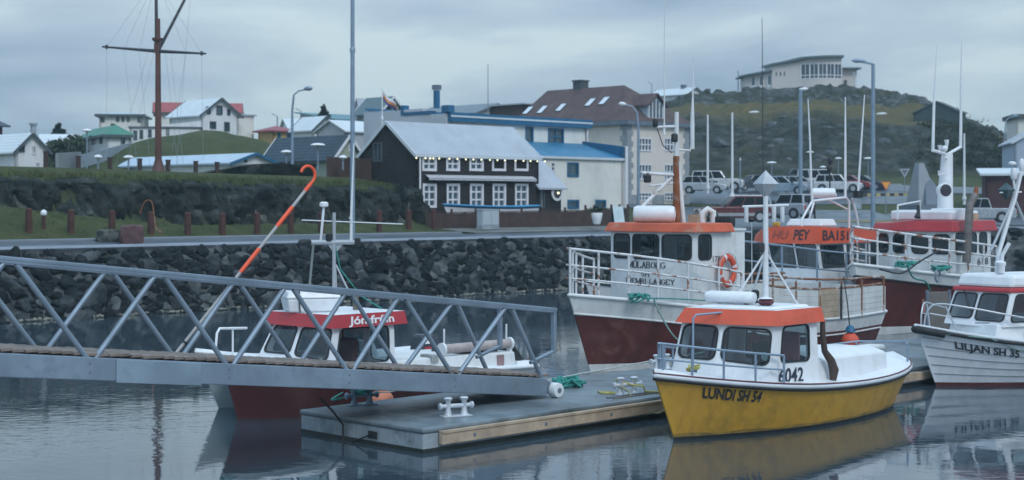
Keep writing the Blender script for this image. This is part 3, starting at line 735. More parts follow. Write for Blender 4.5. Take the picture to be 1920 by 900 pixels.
# lower lean-on at its right end, with the ring shaped sign
ax = House('timber_annex', 'small black annex with pale roof joined to the right end of the tarred house', 'house', 1010.5, 92 + bh.L * .7071 + .02, 2.95, 349, pxr=1052, W=4.4, wall=tar, roof=roof_gr, kind='x', ridge=297, ov=.3, wins=[('f', 1013, 352, 1021, 389, D(frame=frame_bk, nx=1, ny=2, name='door', fw=.06, sill=False, pane=mat('grey door', (.22, .24, .28), .5)))])
ring_m = mat('white ring sign', (.62, .64, .66), .5, var=.1)
p = ax.mp('f')(ax.fx(1041), zat(362, 101) - ax.base, .16); wp = ax.root.matrix_basis @ p
rs = thing('ring_sign', 'round white ring sign with dark centre and a lamp on the black annex wall', 'sign', wp, R(45))
m = MB(); m.lathe([(.52, -.03), (.52, .04), (.50, .06), (.36, .06), (.34, .04)], (0, 0, 0), 28, 'Y'); m.build('ring', ring_m, rs, 40)
m = MB(); m.lathe([(.33, -.055), (.33, -.034)], (0, 0, 0), 24, 'Y'); m.build('disc', black, rs)
lamp_lit = mat('lit bulb', (1.0, .95, .62), .4, var=0, emit=1.3)
m = MB(); m.ball((0, -.12, 0), .085, 8); m.build('lamp', lamp_lit, rs, 60)
# string of bulbs under the eaves
sl_ = thing('string_lights', 'string of small lit bulbs hung under the eaves of the black house', 'lights', bh.root.location, R(45))
m = MB(); pts = []
for q in [776, 793, 802, 808, 819, 838, 853, 869, 883, 898, 914, 928, 942, 962, 977, 990, 1003, 1017]:
    pts.append(bh.mp('f')(bh.fx(q), bh.ze - .16, .22))
m.tube(pts, .012, 4); m.build('cable', black, sl_)
for p in pts: MB().ball(p - V((0, 0, .06)), .055, 7).build('bulb', lamp_lit, sl_, 60)

# ---- brown board fence in front of the house and along the top of the bank
def board_fence(name, label, pts, h0, posts, post_h=.25, mt=wood_brown, gap=0):
    r0 = thing(name, label, 'fence', pts[0])
    o = V(pts[0])
    for a, b in zip(pts, pts[1:]):
        a, b = V(a) - o, V(b) - o; L = (b - a).length; d = (b - a) / L; m = MB(); n_ = max(2, int(L / .22)); up = V((0, 0, 1)); nv = d.cross(up)
        for i in range(n_):
            q0 = a + d * (L * i / n_ + .006); q1 = a + d * (L * (i + 1) / n_ - .006); th = .03; jz = random.uniform(-.015, .015)
            m.hexa([q0 - nv * th, q1 - nv * th, q1 + nv * th, q0 + nv * th], [p_ + up * (h0 + jz) for p_ in (q0 - nv * th, q1 - nv * th, q1 + nv * th, q0 + nv * th)])
        m.build('boards', mt, r0)
        np_ = max(2, int(round(L / posts)) + 1)
        for i in range(np_):
            q = a + d * (L * i / (np_ - 1)) - nv * .09
            MB().box(q.x - .07, q.x + .07, q.y - .07, q.y + .07, q.z - .1, q.z + h0 + post_h).build('post', mt, r0)
        MB().bar(a + up * (h0 + .04) - nv * .0, b + up * (h0 + .04) - nv * .0, .12, .05).build('rail', mt, r0)
    return r0
pf = [P(766, 424, 88.5)]; pf[0] = SN(59.5, 66.2, 3.0)
board_fence('board_fence', 'brown board fence between the black house and the road', [SN(59.5, 66.4, 2.85), SN(73.2, 66.4, 2.95)], 1.02, 1.9)
board_fence('board_fence', 'taller brown board fence with lamp posts in front of the cream building', [SN(73.4, 66.6, 2.95), SN(79.2, 68.0, 3.0)], 1.1, 1.3, .30)
board_fence('board_fence', 'dark brown fence on the bank top beside the gable of the black house', [SN(57.6, 73.2, 5.95), SN(60.9, 73.2, 5.9)], 1.25, 1.6, .1)
# dark stone and turf wall on the bank top
m = MB()
for i in range(50):
    for j in range(6):
        s_ = lerp(48, 58.2, i / 49); v = j / 5
        m.v.append(tuple(SN(s_, 75.6 - .5 * v + .25 * noise.noise(V((s_ * 1.3, v * 3, 2))), 5.9 + lerp(0, .95, v) * sst(47, 55, s_) + .12 * noise.noise(V((s_, 0, 5))))))
for i in range(49):
    for j in range(5):
        a = i * 6 + j; m.f.append((a, a + 6, a + 7, a + 1)); m.mi.append(0)
for i in range(49):
    a = i * 6 + 5
    m.v.append((m.v[a][0] - .7, m.v[a][1] + .7, m.v[a][2])); 
o_ = 300
for i in range(48): m.f.append((i * 6 + 5, (i + 1) * 6 + 5, o_ + i + 1, o_ + i)); m.mi.append(0)
tag(m.build('stone_wall', rock_cliff, smooth=30), 'low dark stone and turf wall on the bank top left of the brown fence', 'wall')

# ---- white harbour building with blue roofs behind the black house
s7, n7 = 75.7, 82.0; c7 = SN(s7, n7)
hb = House('harbour_building', 'large off-white two storey building with bright blue roof edge behind the black house', 'building', 845, c7.y, 3.6, 217, pxr=1100, pxl=690, wall=cream_w, roof=roof_bl, kind='shed', rise=.75, ov=.15, thick=.2,
           wins=[('f', 985, 238, 1000, 268, D(frame=trim_bl, fw=.1)), ('f', 1027.5, 241, 1057, 272, D(frame=trim_bl, nx=2, ny=2, fw=.1))])
m = MB(); zt = hb.ze
m.box(-.3, hb.L + .3, -.36, -.02, zt - .42, zt + .24); m.build('fascia', trim_bl, hb.root)
m = MB(); m.box(-.3, hb.L + .3, -.40, -.362, zt - .10, zt + .03); m.build('gutter', roof_wh, hb.root)
m = MB(); m.box(-.42, -.005, 2.6, hb.W, zt + .15, zt + .62); m.box(-.42, -.005, 0.02, hb.W, -.8, zt + .15); m.build('side_wall', mat('shade toned render', (.50, .53, .58), .75, var=.06, scale=.4, dirt=(.42, .44, .47), dscale=.5, damt=.5), hb.root)  # side wall's weaker light put into a greyer render colour
m = MB(); m.box(-.46, .1, 1.7, 4.7, zt + .16, zt + .42); m.box(-.46, .1, 4.7, 5.0, zt + .2, zt + .95); m.box(-.46, .1, -.3, .5, zt + .25, zt + .75); m.build('coping', trim_bl, hb.root)
hb.chimney(-.1, 1.4, zt + .6, zt + 1.9, .34, trim_bl, False); m = MB(); m.box(-.35, .15, 1.15, 1.65, zt + 1.95, zt + 2.3); m.build('flue_cap', galv_dk, hb.root)
m = MB(); m.tube([(hb.L - .05, -.12, zt - .4), (hb.L - .05, -.12, .2)], .07, 8); m.build('downpipe', frame_w, hb.root)
hw = House('harbour_wing', 'off-white lower wing with blue roof and blue window frames in front of the cream building', 'building', 1005, SN(80.2, 77.8).y, 3.5, 296, pxr=1168, W=4.15, wall=cream_w, roof=roof_bl, kind='shed', rise=1.25, ov=.12, thick=.16,
           wins=[('f', 1063.5, 305, 1085, 331, D(frame=trim_bl, fw=.1)), ('f', 1064, 375, 1085.5, 391, D(frame=trim_bl, fw=.1)), ('f', 1116, 375, 1136, 391, D(frame=trim_bl, fw=.1)), ('f', 1033, 304, 1041, 321, D(frame=frame_w, nx=1, ny=2))])
m = MB(); L, W_, ze, zr = hw.L, hw.W, hw.ze, hw.zr
m.hexa([(L - .02, -.25, ze - .1), (L + .22, -.25, ze - .1), (L + .22, W_ + .1, ze - .1), (L - .02, W_ + .1, ze - .1)], [(L - .02, -.25, ze + 1.05), (L + .22, -.25, ze + 1.05), (L + .22, W_ + .1, zr + .35), (L - .02, W_ + .1, zr + .35)])
m.build('parapet', trim_bl, hw.root)
m = MB(); m.box(L - .02, L + .25, -.3, .04, -.8, ze + 1.1); m.build('corner_board', frame_w, hw.root)
m = MB(); m.box(-.1, L - .03, -.2, -.12, ze - .02, ze + .16); m.build('gutter', roof_wh, hw.root)

# ---- big cream building with the brown hipped roof
quoin = mat('grey quoin stone', (.26, .29, .32), .8, var=.15)
W24 = D(nx=4, ny=2, fw=.09, mw=.05)
cb = House('cream_building', 'tall cream building with brown hipped roof, chimney and grey quoins behind the blue roofs', 'building', 1176, 130, 4.3, 231, pxr=1291, W=13.6, wall=cream, roof=roof_br, kind='hip', hip_in=(3.9, .3), ridge=163, ov=.35, thick=.25,
           wins=[('f', a, b, c, d_, W24) for a, c in ((1198, 1222), (1245.5, 1269)) for b, d_ in ((259, 283), (308, 337), (361, 376))])
cb.W = cb.W
m = MB(); mq = MB(); L, W_, ze, zr = cb.L, cb.W, cb.ze, cb.zr
for i in range(13):
    z0 = .9 + i * (ze - 1.0) / 13; z1 = z0 + (ze - 1.0) / 13 - .03; e_ = .75 if i % 2 else .5
    m.box(-.05, e_, -.05, -.003, z0, z1); m.box(-.05, -.003, -.003, 1.25 - e_, z0, z1); mq.box(L - e_, L + .05, -.05, -.003, z0, z1)
m.build('quoins', quoin, cb.root); mq.build('quoins', quoin, cb.root)
m = MB(); m.box(-.03, L + .03, -.03, -.004, -.8, 1.35) 
mp_ = cb.mp('f'); m = MB()
xs = [0, cb.fx(1198) - .05, cb.fx(1222) + .05, cb.fx(1245.5) - .05, cb.fx(1269) + .05, L]
for i in (0, 2, 4): MB().box(xs[i] - (.06 if i == 0 else 0), xs[i + 1] + (.06 if i == 4 else 0), -.06, -.003, -.8, .87).build('plinth', quoin, cb.root)
m = MB(); m.box(-.4, L + .4, -.42, -.352, ze - .12, ze + .22); m.box(-.42, -.352, -.35, W_ + .3, ze - .12, ze + .22); m.build('gutter', galv_dk, cb.root)
ch = cb.chimney(L / 2 + .3, W_ - 4.2, zr - 1.2, zr + .62, 1.0, mat('dark chimney render', (.07, .085, .095), .85, var=.2), True)
# skylights on the left slope (slope rises from x=-ov to x=L/2)
q = min(L, W_) / 2; run = L / 2 + .35; rs_ = cb.rise - .25
sk = MB()
for px_, f_ in ((990, .42), (1017, .42), (1052, .45), (1107, .55), (1133, .57)):
    # locate y so that the skylight stands over that pixel column
    x = -.35 + run * f_; z = ze + .25 + rs_ * f_
    k = kx(px_); b_ = (cb.X0 + x * cb.c - k * (cb.Y0 + x * cb.s)) / (cb.s + k * cb.c)
    dn = V((run, 0, rs_)).normalized(); nn = V((-rs_, 0, run)).normalized()
    c_ = V((x, b_, z)) + nn * .06
    a1, a2 = dn * .62, V((0, .36, 0))
    fr = MB().hexa([c_ - a1 - a2 - nn * .1, c_ + a1 - a2 - nn * .1, c_ + a1 + a2 - nn * .1, c_ - a1 + a2 - nn * .1], [c_ - a1 - a2, c_ + a1 - a2, c_ + a1 + a2, c_ - a1 + a2]).build('skylight', frame_bk, cb.root)
    c_ += nn * .012; a1 *= .86; a2 = a2 * .8
    MB().quad(c_ - a1 - a2, c_ + a1 - a2, c_ + a1 + a2, c_ - a1 + a2).build('pane', mat('painted sky reflection pane', (.62, .68, .74), .12, var=0), fr)  # sky's reflection put into the pane colour
# dormer on the front slope
dx0, dx1 = cb.fx(1216), cb.fx(1247); dm = (dx0 + dx1) / 2; zb_, zt_, zp = ze + .55, ze + 1.75, ze + 2.55
m = MB(); y0 = .15
m.hexa([(dx0, y0, zb_ - .5), (dx1, y0, zb_ - .5), (dx1, 5.0, zb_ - .5), (dx0, 5.0, zb_ - .5)], [(dx0, y0, zt_), (dx1, y0, zt_), (dx1, 5.0, zt_), (dx0, 5.0, zt_)])
m.add([(dx0, y0, zt_), (dx1, y0, zt_), (dm, y0, zp)], [(0, 1, 2)])
dor = m.build('dormer', mat('blue grey boards', (.30, .38, .44), .7, var=.1), cb.root)
m = MB()
for xa in (dx0 - .25, dx1 + .25): m.hexa([(xa, y0 - .3, zt_ - .2), (xa, 5, zt_ - .2), (dm, 5, zp + .04), (dm, y0 - .3, zp + .04)], [(xa, y0 - .3, zt_ - .06), (xa, 5, zt_ - .06), (dm, 5, zp + .2), (dm, y0 - .3, zp + .2)])
m.build('dormer_roof', roof_br, dor)
m = MB(); m.poly([[(dx0 + .18, zb_), (dx1 - .18, zb_), (dx1 - .18, zt_ - .1), (dm, zp - .3), (dx0 + .18, zt_ - .1)]], lambda u, v: V((u, y0 - .02, v))); m.build('dormer_window', glass_h, dor)
m = MB()
for i in range(5):
    xx = lerp(dx0 + .2, dx1 - .2, i / 4); m.box(xx - .05, xx + .05, y0 - .07, y0 - .021, zb_, lerp(zt_ - .1, zp - .3, 1 - abs(i - 2) / 2))
m.box(dx0 + .15, dx1 - .15, y0 - .08, y0 - .03, zb_ - .06, zb_ + .06); m.build('muntins', frame_w, dor)

# ---- houses on the slope to the left
House('gable_house', 'white gabled house with grey roof rising behind the blue roof', 'house', 893, 150, 6, 211, pxr=962, W=9, wall=wall_w, roof=mat('slate grey roof', (.16, .20, .23), .6, var=.12), kind='y', ridge=196, ov=.5)
yg = House('roof_gable_house', 'narrow roof lantern house with pale gable left of the chimney', 'house', 984, 148, 6, 196, pxr=1006, W=5, wall=roof_br, roof=mat('pale flat roof', (.42, .46, .5), .6), kind='flat', ov=.4)
WD = D(frame=frame_bk, fw=.06, nx=1, ny=1)
WW = D(frame=frame_w, fw=.07, nx=2, ny=1)
gw = [('f', 388, 193 + 7, 395, 214, WD), ('f', 406, 198, 417, 215, WD), ('f', 426, 205, 431.5, 216, WD), ('f', 393.5, 228, 405, 241, WD), ('f', 420.5, 229, 430.5, 246, WD)]
g1 = House('large_white_house', 'large white house with tall gable and white roof on top of the grassy mound', 'house', 377, 147, 10.3, 214, pxr=447, pxl=318, wall=wall_w, roof=roof_wh, kind='y', ridge=186, ov=.35, trim=frame_bk, wins=gw)
m = MB(); m.box(g1.L + .003, g1.L + 2.4, .8, 6, -.6, g1.ze + .1); e1 = m.build('extension', cream_w, g1.root)
m = MB(); m.box(g1.L + .003, g1.L + 2.6, .6, 6.2, g1.ze + .1, g1.ze + .25); m.build('roof', roof_gr, e1)
g2 = House('white_wing', 'long low white wing with dark windows stepping down the mound', 'house', 243, 141, 8.4, 240, pxr=376, W=4.5, th=10, wall=wall_w, roof=mat('dark flat roof', (.10, .11, .13), .7), kind='flat', ov=.12, thick=.16, wins=[('f', 250, 245, 257, 262, WD), ('f', 262, 244, 268, 260, WD), ('f', 278, 243, 284, 257, WD), ('f', 312, 238, 317, 253, WD)])
m = MB(); gl_ = g2.L; m.hexa([(2.6, .6, g2.ze + .18), (gl_, .6, g2.ze + .18), (gl_, 4.5, g2.ze + .18), (2.6, 4.5, g2.ze + .18)], [(2.6, .6, g2.ze + .3), (gl_, .6, g2.ze + .75), (gl_, 4.5, g2.ze + .75), (2.6, 4.5, g2.ze + .3)]); m.build('upper_storey', wall_w, g2.root)
House('red_roof_house', 'cream house with bright red roof behind the brown signal mast', 'house', 293, 168, 12, 210, L=9, W=6, th=12, wall=cream_w, roof=roof_rd, kind='x', ridge=194, ov=.4, trim=frame_bk, wins=[('f', 327.5, 207, 335, 221, WD)])
House('flat_roof_house', 'pale cream box house with dark eaves and pale hipped roof above the green roof', 'house', 186, 165, 10, 217, pxr=267, W=7, th=8, wall=cream_w, roof=mat('pale teal grey roof', (.40, .50, .54), .6, var=.1), kind='hip', rise=.55, ov=.4, trim=frame_bk,
      wins=[('f', 189, 220, 196, 229, WD), ('f', 218, 219, 223.5, 228, WD), ('f', 228, 219, 233, 228, WD), ('f', 238, 219, 243, 228, WD), ('f', 258, 219, 266, 229, WD), ('f', 207.5, 232, 215.5, 240, WD)])
House('green_roof_house', 'white house with green hipped roof and grey windows', 'house', 200, 135, 7.4, 256, pxr=246, pxl=148, th=28, wall=wall_w, roof=roof_gn, kind='hip', ridge=238, ov=.35, trim=frame_bk, wins=[('l', 172, 259, 179, 270, WD), ('l', 187, 258, 192, 269, WD), ('f', 227, 257, 234, 271, WD)])
lo = House('long_low_building', 'long low white building with pale blue grey roof at the foot of the mound', 'building', 434, 112, 6.5, 306, pxr=518, W=21, wall=wall_w, roof=mat('pale blue roof', (.40, .50, .60), .55, var=.08, scale=.4), kind='y', ridge=290, ov=.3, trim=trim_bl, wins=[('f', 458, 299, 463, 304, WD)])
House('small_white_house', 'small white gabled house with yellow and green window beside the parked cars', 'house', 29, 118, 6.6, 282, pxr=88, pxl=-30, wall=wall_w, roof=roof_wh, kind='y', ridge=252, ov=.3, trim=frame_bk, wins=[('f', 36, 272, 46, 285, D(frame=frame_bk, nx=2)), ('f', 59, 273, 68, 289, D(nx=2)), ('f', 66, 304, 75, 315, D(nx=2))]).chimney(1.75, .5, 2.4, 3.95, .34)
House('white_low_house', 'low pale house with broad white roof right of the small gabled house', 'house', 76, 136, 7.2, 272, pxr=135, W=7, th=14, wall=mat('pale blue boards', (.36, .44, .50), .7, var=.08), roof=roof_wh, kind='x', ridge=254, ov=.3, wins=[])
House('garage', 'small white garage at the end of the grey garden wall', 'building', 136, 140, 7.6, 265, pxr=150, W=5, th=14, wall=wall_w, roof=roof_wh, kind='flat', ov=.15, wins=[('f', 138, 271, 144, 281, WD)])
House('red_timber_house', 'dark red timber house cut off by the left edge of the picture', 'house', -8, 128, 6.8, 236, pxr=4.5, W=9, wall=mat('dark red boards', (.14, .04, .04), .8, var=.2), roof=roof_dk, kind='x', ridge=215, ov=.5)
House('yellow_house', 'yellow house with pinkish red hipped roof beside the mound', 'house', 513, 150, 8.4, 247, pxr=552, pxl=484, wall=mat('yellow render', (.52, .36, .14), .8, var=.08, scale=.6), roof=mat('pinkish red roof', (.28, .085, .10), .7, var=.12), kind='hip', ridge=236, ov=.4, wins=[('f', 520, 249, 526, 262, D(frame=trim_bl, nx=2)), ('f', 538, 251, 546, 262, D(frame=trim_bl, nx=2))])
House('white_gable_house', 'white gabled house with one upper window behind the dark barn roof', 'house', 587, 140, 6.6, 242, pxr=631, pxl=548, wall=wall_w, roof=roof_wh, kind='y', ridge=220, ov=.3, trim=frame_bk, wins=[('f', 604, 233, 613, 246, D(nx=2, frame=frame_bk))])
House('dark_roof_barn', 'pale green gabled barn with long dark slate roof above the stone wall', 'barn', 626, 112, 6.2, 293, pxr=676, pxl=498, wall=mat('pale green boards', (.36, .41, .33), .75, var=.08, wave=(3, 'X', .3)), roof=roof_dk, kind='y', ridge=256, ov=.35, trim=frame_w, wins=[('f', 654, 269, 659, 283, D(nx=1))])
House('teal_eave_house', 'white house with teal eaves and red balcony behind the flagpole', 'house', 630, 160, 9, 226, L=7, W=6, wall=wall_w, roof=mat('teal roof', (.10, .22, .26), .6), kind='shed', rise=1.0, ov=.5, wins=[('f', 636, 226, 645, 236, WD)])
House('grey_block_house', 'pale grey block house with flat roof behind the flagpole', 'house', 677, 158, 8, 213, pxr=700, pxl=664, wall=mat('pale grey render', (.46, .52, .60), .75, var=.06), roof=roof_gr, kind='x', rise=1.5, ov=.2, wins=[('f', 684, 222, 687, 237, WD)])
House('teal_gable_house', 'grey house with dark teal gable just left of the roof flag', 'house', 712, 150, 8, 209, pxr=756, W=3.5, wall=mat('grey teal boards', (.22, .30, .34), .75, var=.08), roof=mat('dark teal roof', (.10, .15, .17), .6), kind='y', ridge=183, ov=.4, trim=frame_w, wins=[('f', 735, 194, 746, 204, WW)])
House('porch_roof_house', 'low grey house with pale sloping roof between barn and black house', 'house', 648, 130, 6.6, 246, L=3.4, W=4, wall=mat('mid grey boards', (.40, .42, .46), .75, var=.06), roof=roof_wh, kind='x', rise=.9, ov=.25)
House('far_white_house', 'far white house with wide pale roof behind the yellow house', 'house', 545, 190, 9, 246, L=8, W=7, th=20, wall=wall_w, roof=roof_wh, kind='x', rise=1.6, ov=.3)
House('hill_top_house', 'white gabled house half hidden behind the crest of the hill', 'house', 1288, 262, 19.5, 176, L=4.4, W=8, wall=wall_w, roof=roof_wh, kind='y', ridge=165, ov=.4, trim=frame_bk).chimney(2.2, 2.5, 3.0, 5.2, .7, galv_dk)
tk = House('dark_green_shed', 'dark green grey shed with pitched roof on the right shoulder of the hill', 'shed', 1800, 205, 16.0, 210, L=3.2, W=6.2, th=60, wall=mat('dark green boards', (.035, .060, .062), .8, var=.15), roof=mat('grey green roof', (.075, .105, .115), .7, var=.12), kind='x', ridge=191, ov=.25)
House('red_shed', 'dark red shed with white roof edge at the right below the hill', 'shed', 1848, 130, 3.9, 330, L=9, W=6, th=-14, wall=mat('dark maroon boards', (.075, .028, .03), .8, var=.2, wave=(3, 'X', .4)), roof=roof_wh, kind='shed', rise=.6, ov=.45, thick=.2)
House('grey_gable_house', 'pale grey blue gabled house at the right edge', 'house', 1902, 140, 4.4, 266, L=9, W=8, th=-10, wall=mat('pale blue grey boards', (.36, .44, .54), .7, var=.06), roof=roof_gr, kind='y', ridge=212, ov=.3, trim=roof_wh)
House('cream_block', 'cream block with dark flat eave at the right edge behind the grey house', 'building', 1906, 165, 6, 222, L=8, W=6, th=-8, wall=cream_w, roof=frame_bk, kind='flat', ov=.4, thick=.45)

# ---- the library on the hill: curved bow of windows, low wings with overhanging flat roofs
Yl = 232.0; zb = zat(168, Yl); lb = thing('library_building', 'pale modern building with curved window bow and flat roofs on top of the hill', 'building', (kx(1540) * Yl, Yl, zb))
u = Yl / F                       # metres per pixel at that distance
def lx(px): return (px - 1540) * u
def lz(py): return (168 - py) * u
def curve_wall(m, pts, z0, z1s, th=.3):
    for (a, b), (za, zc) in zip(zip(pts, pts[1:]), zip(z1s, z1s[1:])):
        m.quad((a[0], a[1], z0), (b[0], b[1], z0), (b[0], b[1], zc), (a[0], a[1], za))
# plan of the main block: flat face left of the bow, bow swelling toward the harbour on the right
plan = [(lx(1452), 2.2), (lx(1503), .6)] + [(lx(lerp(1503, 1579, i / 10)), .6 - 1.9 * math.sin(math.pi * (.12 + .72 * i / 10)) + .7) for i in range(11)] + [(lx(1581), 2.5), (lx(1581), 9), (lx(1452), 9)]
wz0, wz1 = lz(148), lz(119)
m = MB(); bowp = plan[2:13]
tops = [lz(121)] + [lz(112)] + [lz(lerp(110.5, 107.5, i / 10)) for i in range(11)] + [lz(107.5), lz(109), lz(117)]
m_w = MB()
for i in range(len(plan)):
    a, b = plan[i], plan[(i + 1) % len(plan)]; za, zc = tops[i], tops[(i + 1) % len(plan)]
    if 2 <= i < 12:
        m_w.quad((*a, -2), (*b, -2), (*b, wz0), (*a, wz0)); m_w.quad((*a, wz1), (*b, wz1), (*b, zc), (*a, za))
    else: m_w.quad((*a, -2), (*b, -2), (*b, zc), (*a, za))
m_w.build('wall', mat('warm white render', (.60, .57, .55), .8, var=.05, scale=.3, dirt=(.5, .48, .46), dscale=.4, damt=.4), lb, fix=False)
m = MB()
for i in range(2, 12):
    a, b = plan[i], plan[i + 1]; m.quad((a[0], a[1] + .12, wz0), (b[0], b[1] + .12, wz0), (b[0], b[1] + .12, wz1), (a[0], a[1] + .12, wz1))
bw = m.build('bow_window', glass_h, lb, fix=False)
m = MB()
for i in range(2, 13, 1):
    a = plan[i]
    if i in (2, 4, 6, 8, 10, 12): m.bar((a[0], a[1], wz0), (a[0], a[1], wz1), .16, .14, (0, 1, 0))
    elif i in (3, 5, 7, 9, 11): m.bar((a[0], a[1], wz0), (a[0], a[1], wz1), .07, .10, (0, 1, 0))
for zc in (lerp(wz0, wz1, .24), wz0 + .06, wz1 - .06):
    for a, b in zip(bowp, bowp[1:]): m.bar((a[0], a[1] + .02, zc), (b[0], b[1] + .02, zc), .1, .12)
m.build('mullions', frame_w, bw)
m = MB(); cx_, cy_ = lx(1530), 4.5
rp_ = [((x - cx_) * 1.06 + cx_, (y - cy_) * 1.16 + cy_) for x, y in plan]
m.hexa([(x, y, t) for (x, y), t in zip(rp_, tops)], [(x, y, t + .30) for (x, y), t in zip(rp_, tops)]); roof_lib = mat('grey green roof edge', (.10, .15, .165), .6, var=.1); m.build('roof', roof_lib, lb)
m = MB(); m.hexa([(lx(1405), 5, -2), (lx(1452), 2.6, -2), (lx(1452), 9, -2), (lx(1405), 9, -2)], [(lx(1405), 5, lz(139)), (lx(1452), 2.6, lz(132)), (lx(1452), 9, lz(132)), (lx(1405), 9, lz(139))]); wg = m.build('wing', MATS['warm white render'], lb)
m = MB(); m.hexa([(lx(1397), 4.2, lz(139.5)), (lx(1452), 1.9, lz(131.5)), (lx(1452), 10, lz(131.5)), (lx(1397), 10, lz(139.5))], [(lx(1397), 4.2, lz(136.5)), (lx(1452), 1.9, lz(128)), (lx(1452), 10, lz(128)), (lx(1397), 10, lz(136.5))]); m.build('wing_roof', roof_lib, wg)
for a, b in ((1417, 1424), (1431, 1438), (1445, 1451.5)):
    m = MB(); ya = lerp(5, 2.6, (a - 1405) / 47) - .03; yb = lerp(5, 2.6, (b - 1405) / 47) - .03; t_ = 142 - (a - 1405) * .07
    m.hexa([(lx(a), ya, lz(162)), (lx(b), yb, lz(162)), (lx(b), yb + .2, lz(162)), (lx(a), ya + .2, lz(162))], [(lx(a), ya, lz(t_)), (lx(b), yb, lz(t_)), (lx(b), yb + .2, lz(t_)), (lx(a), ya + .2, lz(t_))])
    wn = m.build('window', glass_h, wg)
    m = MB(); m.bar((lx(a) - .05, ya - .04, lz(159)), (lx(b) + .05, yb - .04, lz(159)), .08, .45); m.bar((lx(a), ya - .04, lz(162)), (lx(a), ya - .04, lz(t_)), .1, .08, (0, 1, 0)); m.bar((lx(b), yb - .04, lz(162)), (lx(b), yb - .04, lz(t_)), .1, .08, (0, 1, 0)); m.build('window_frame', frame_w, wn)
for a in (1460, 1467.5, 1474.5):
    yy = lerp(2.2, .6, (a - 1452) / 51) - .03; m = MB(); m.box(lx(a - 1.4), lx(a + 1.4), yy, yy + .3, lz(140.5), lz(133)); m.build('small_window', frame_bk, lb)
m = MB(); m.box(lx(1581), lx(1609), 3, 8, -2, lz(127)); rw = m.build('wing', MATS['warm white render'], lb)
m = MB(); m.box(lx(1581.5), lx(1621), 2, 9, lz(127) + .02, lz(124)); m.build('wing_roof', roof_lib, rw)
m = MB(); m.box(lx(1611), lx(1615), 3, 3.4, -2, lz(127)); m.build('pillar', frame_w, rw)
m = MB(); m.box(lx(1590), lx(1596), 2.95, 3.1, -.5, lz(147)); m.build('door', frame_bk, rw)
m = MB(); m.tube([(0, 0, -3), (0, 0, lz(127)), (lx(1392) - lx(1395), 0, lz(126))], .09, 6); tag(m.build('street_lamp', galv, loc=(kx(1540) * Yl + lx(1395), Yl + 6, zb)), 'thin grey lamp post left of the library on the hill', 'lamp')
# ================================================================ pontoon and gangway
DECK = .45
def pontoon(s0, s1, n0, n1, label, conc_side=True):
    r0 = thing('pontoon', label, 'pontoon', SN(s0, n0, 0), R(45))
    L, W_ = s1 - s0, n1 - n0
    MB().box(0, L, 0, W_, -.55, DECK - .10).build('float', conc, r0, bevel=.03)
    MB().box(-.025, L + .025, -.025, W_ + .025, DECK - .098, DECK).build('deck', conc_deck, r0, bevel=.035)
    MB().box(-.006, L + .006, -.006, W_ + .006, -.5, .075).build('algae_band', mat('dark algae', (.018, .026, .022), .5, var=.4, scale=3), r0)
    return r0
pa = pontoon(18.35, 31.6, 20.6, 24.2, 'grey concrete floating pontoon with wet deck under the end of the gangway')
m = MB(); m.box(.35, 13.2, -.13, -.028, .13, .33); fb = m.build('fender_board', wood_new, pa, bevel=.012)
m = MB(); m.box(.35, 13.2, -.15, -.03, .333, .375); m.build('cap_board', wood_new, fb)
for i in range(7):
    MB().lathe([(.035, 0), (.035, .012)], (1.15 + i * 1.9, -.136, .235), 10, 'Y').build('bolt', galv_dk, fb)
MB().box(2.9 + 2.6, 12.5, .42, .50, DECK + .002, DECK + .03).build('deck_rail', galv_dk, pa)
MB().box(5.5, 12.5, .28, .33, DECK + .002, DECK + .025).build('deck_strip', wood_old, pa)
MB().box(-.04, -.027, 2.2 - .95, 2.45 - .95, .12, .26).build('socket_box', rubber, pa)
m = MB(); m.tube([SN(18.28, 22.75, .75) - SN(18.35, 20.6), SN(18.27, 22.75, .4) - SN(18.35, 20.6), SN(18.25, 22.7, -.2) - SN(18.35, 20.6)], .018, 6)
cbl = MB().tube([SN(18.2, 23.4, DECK + .3), SN(18.25, 23.1, .55), SN(18.28, 22.8, .3), SN(18.24, 22.75, .0), SN(18.24, 22.73, -.5)], .02, 6)
tag(cbl.build('cable', rubber), 'black cable hanging over the end of the pontoon into the water', 'cable')
tag(MB().tube([SN(18.26, 22.7, -.1), SN(18.27, 22.5, .02), SN(18.29, 22.1, .16), SN(18.31, 21.97, .22)], .015, 6).build('cable', rubber), 'short black cable from the socket box on the pontoon end to the water', 'cable')
pb = pontoon(31.75, 62, 19.75, 24.0, 'further grey floating pontoon between the yellow boat and the white boat')
MB().box(.3, 29, -.12, -.028, .13, .33).build('fender_board', wood_new, pb, bevel=.012)

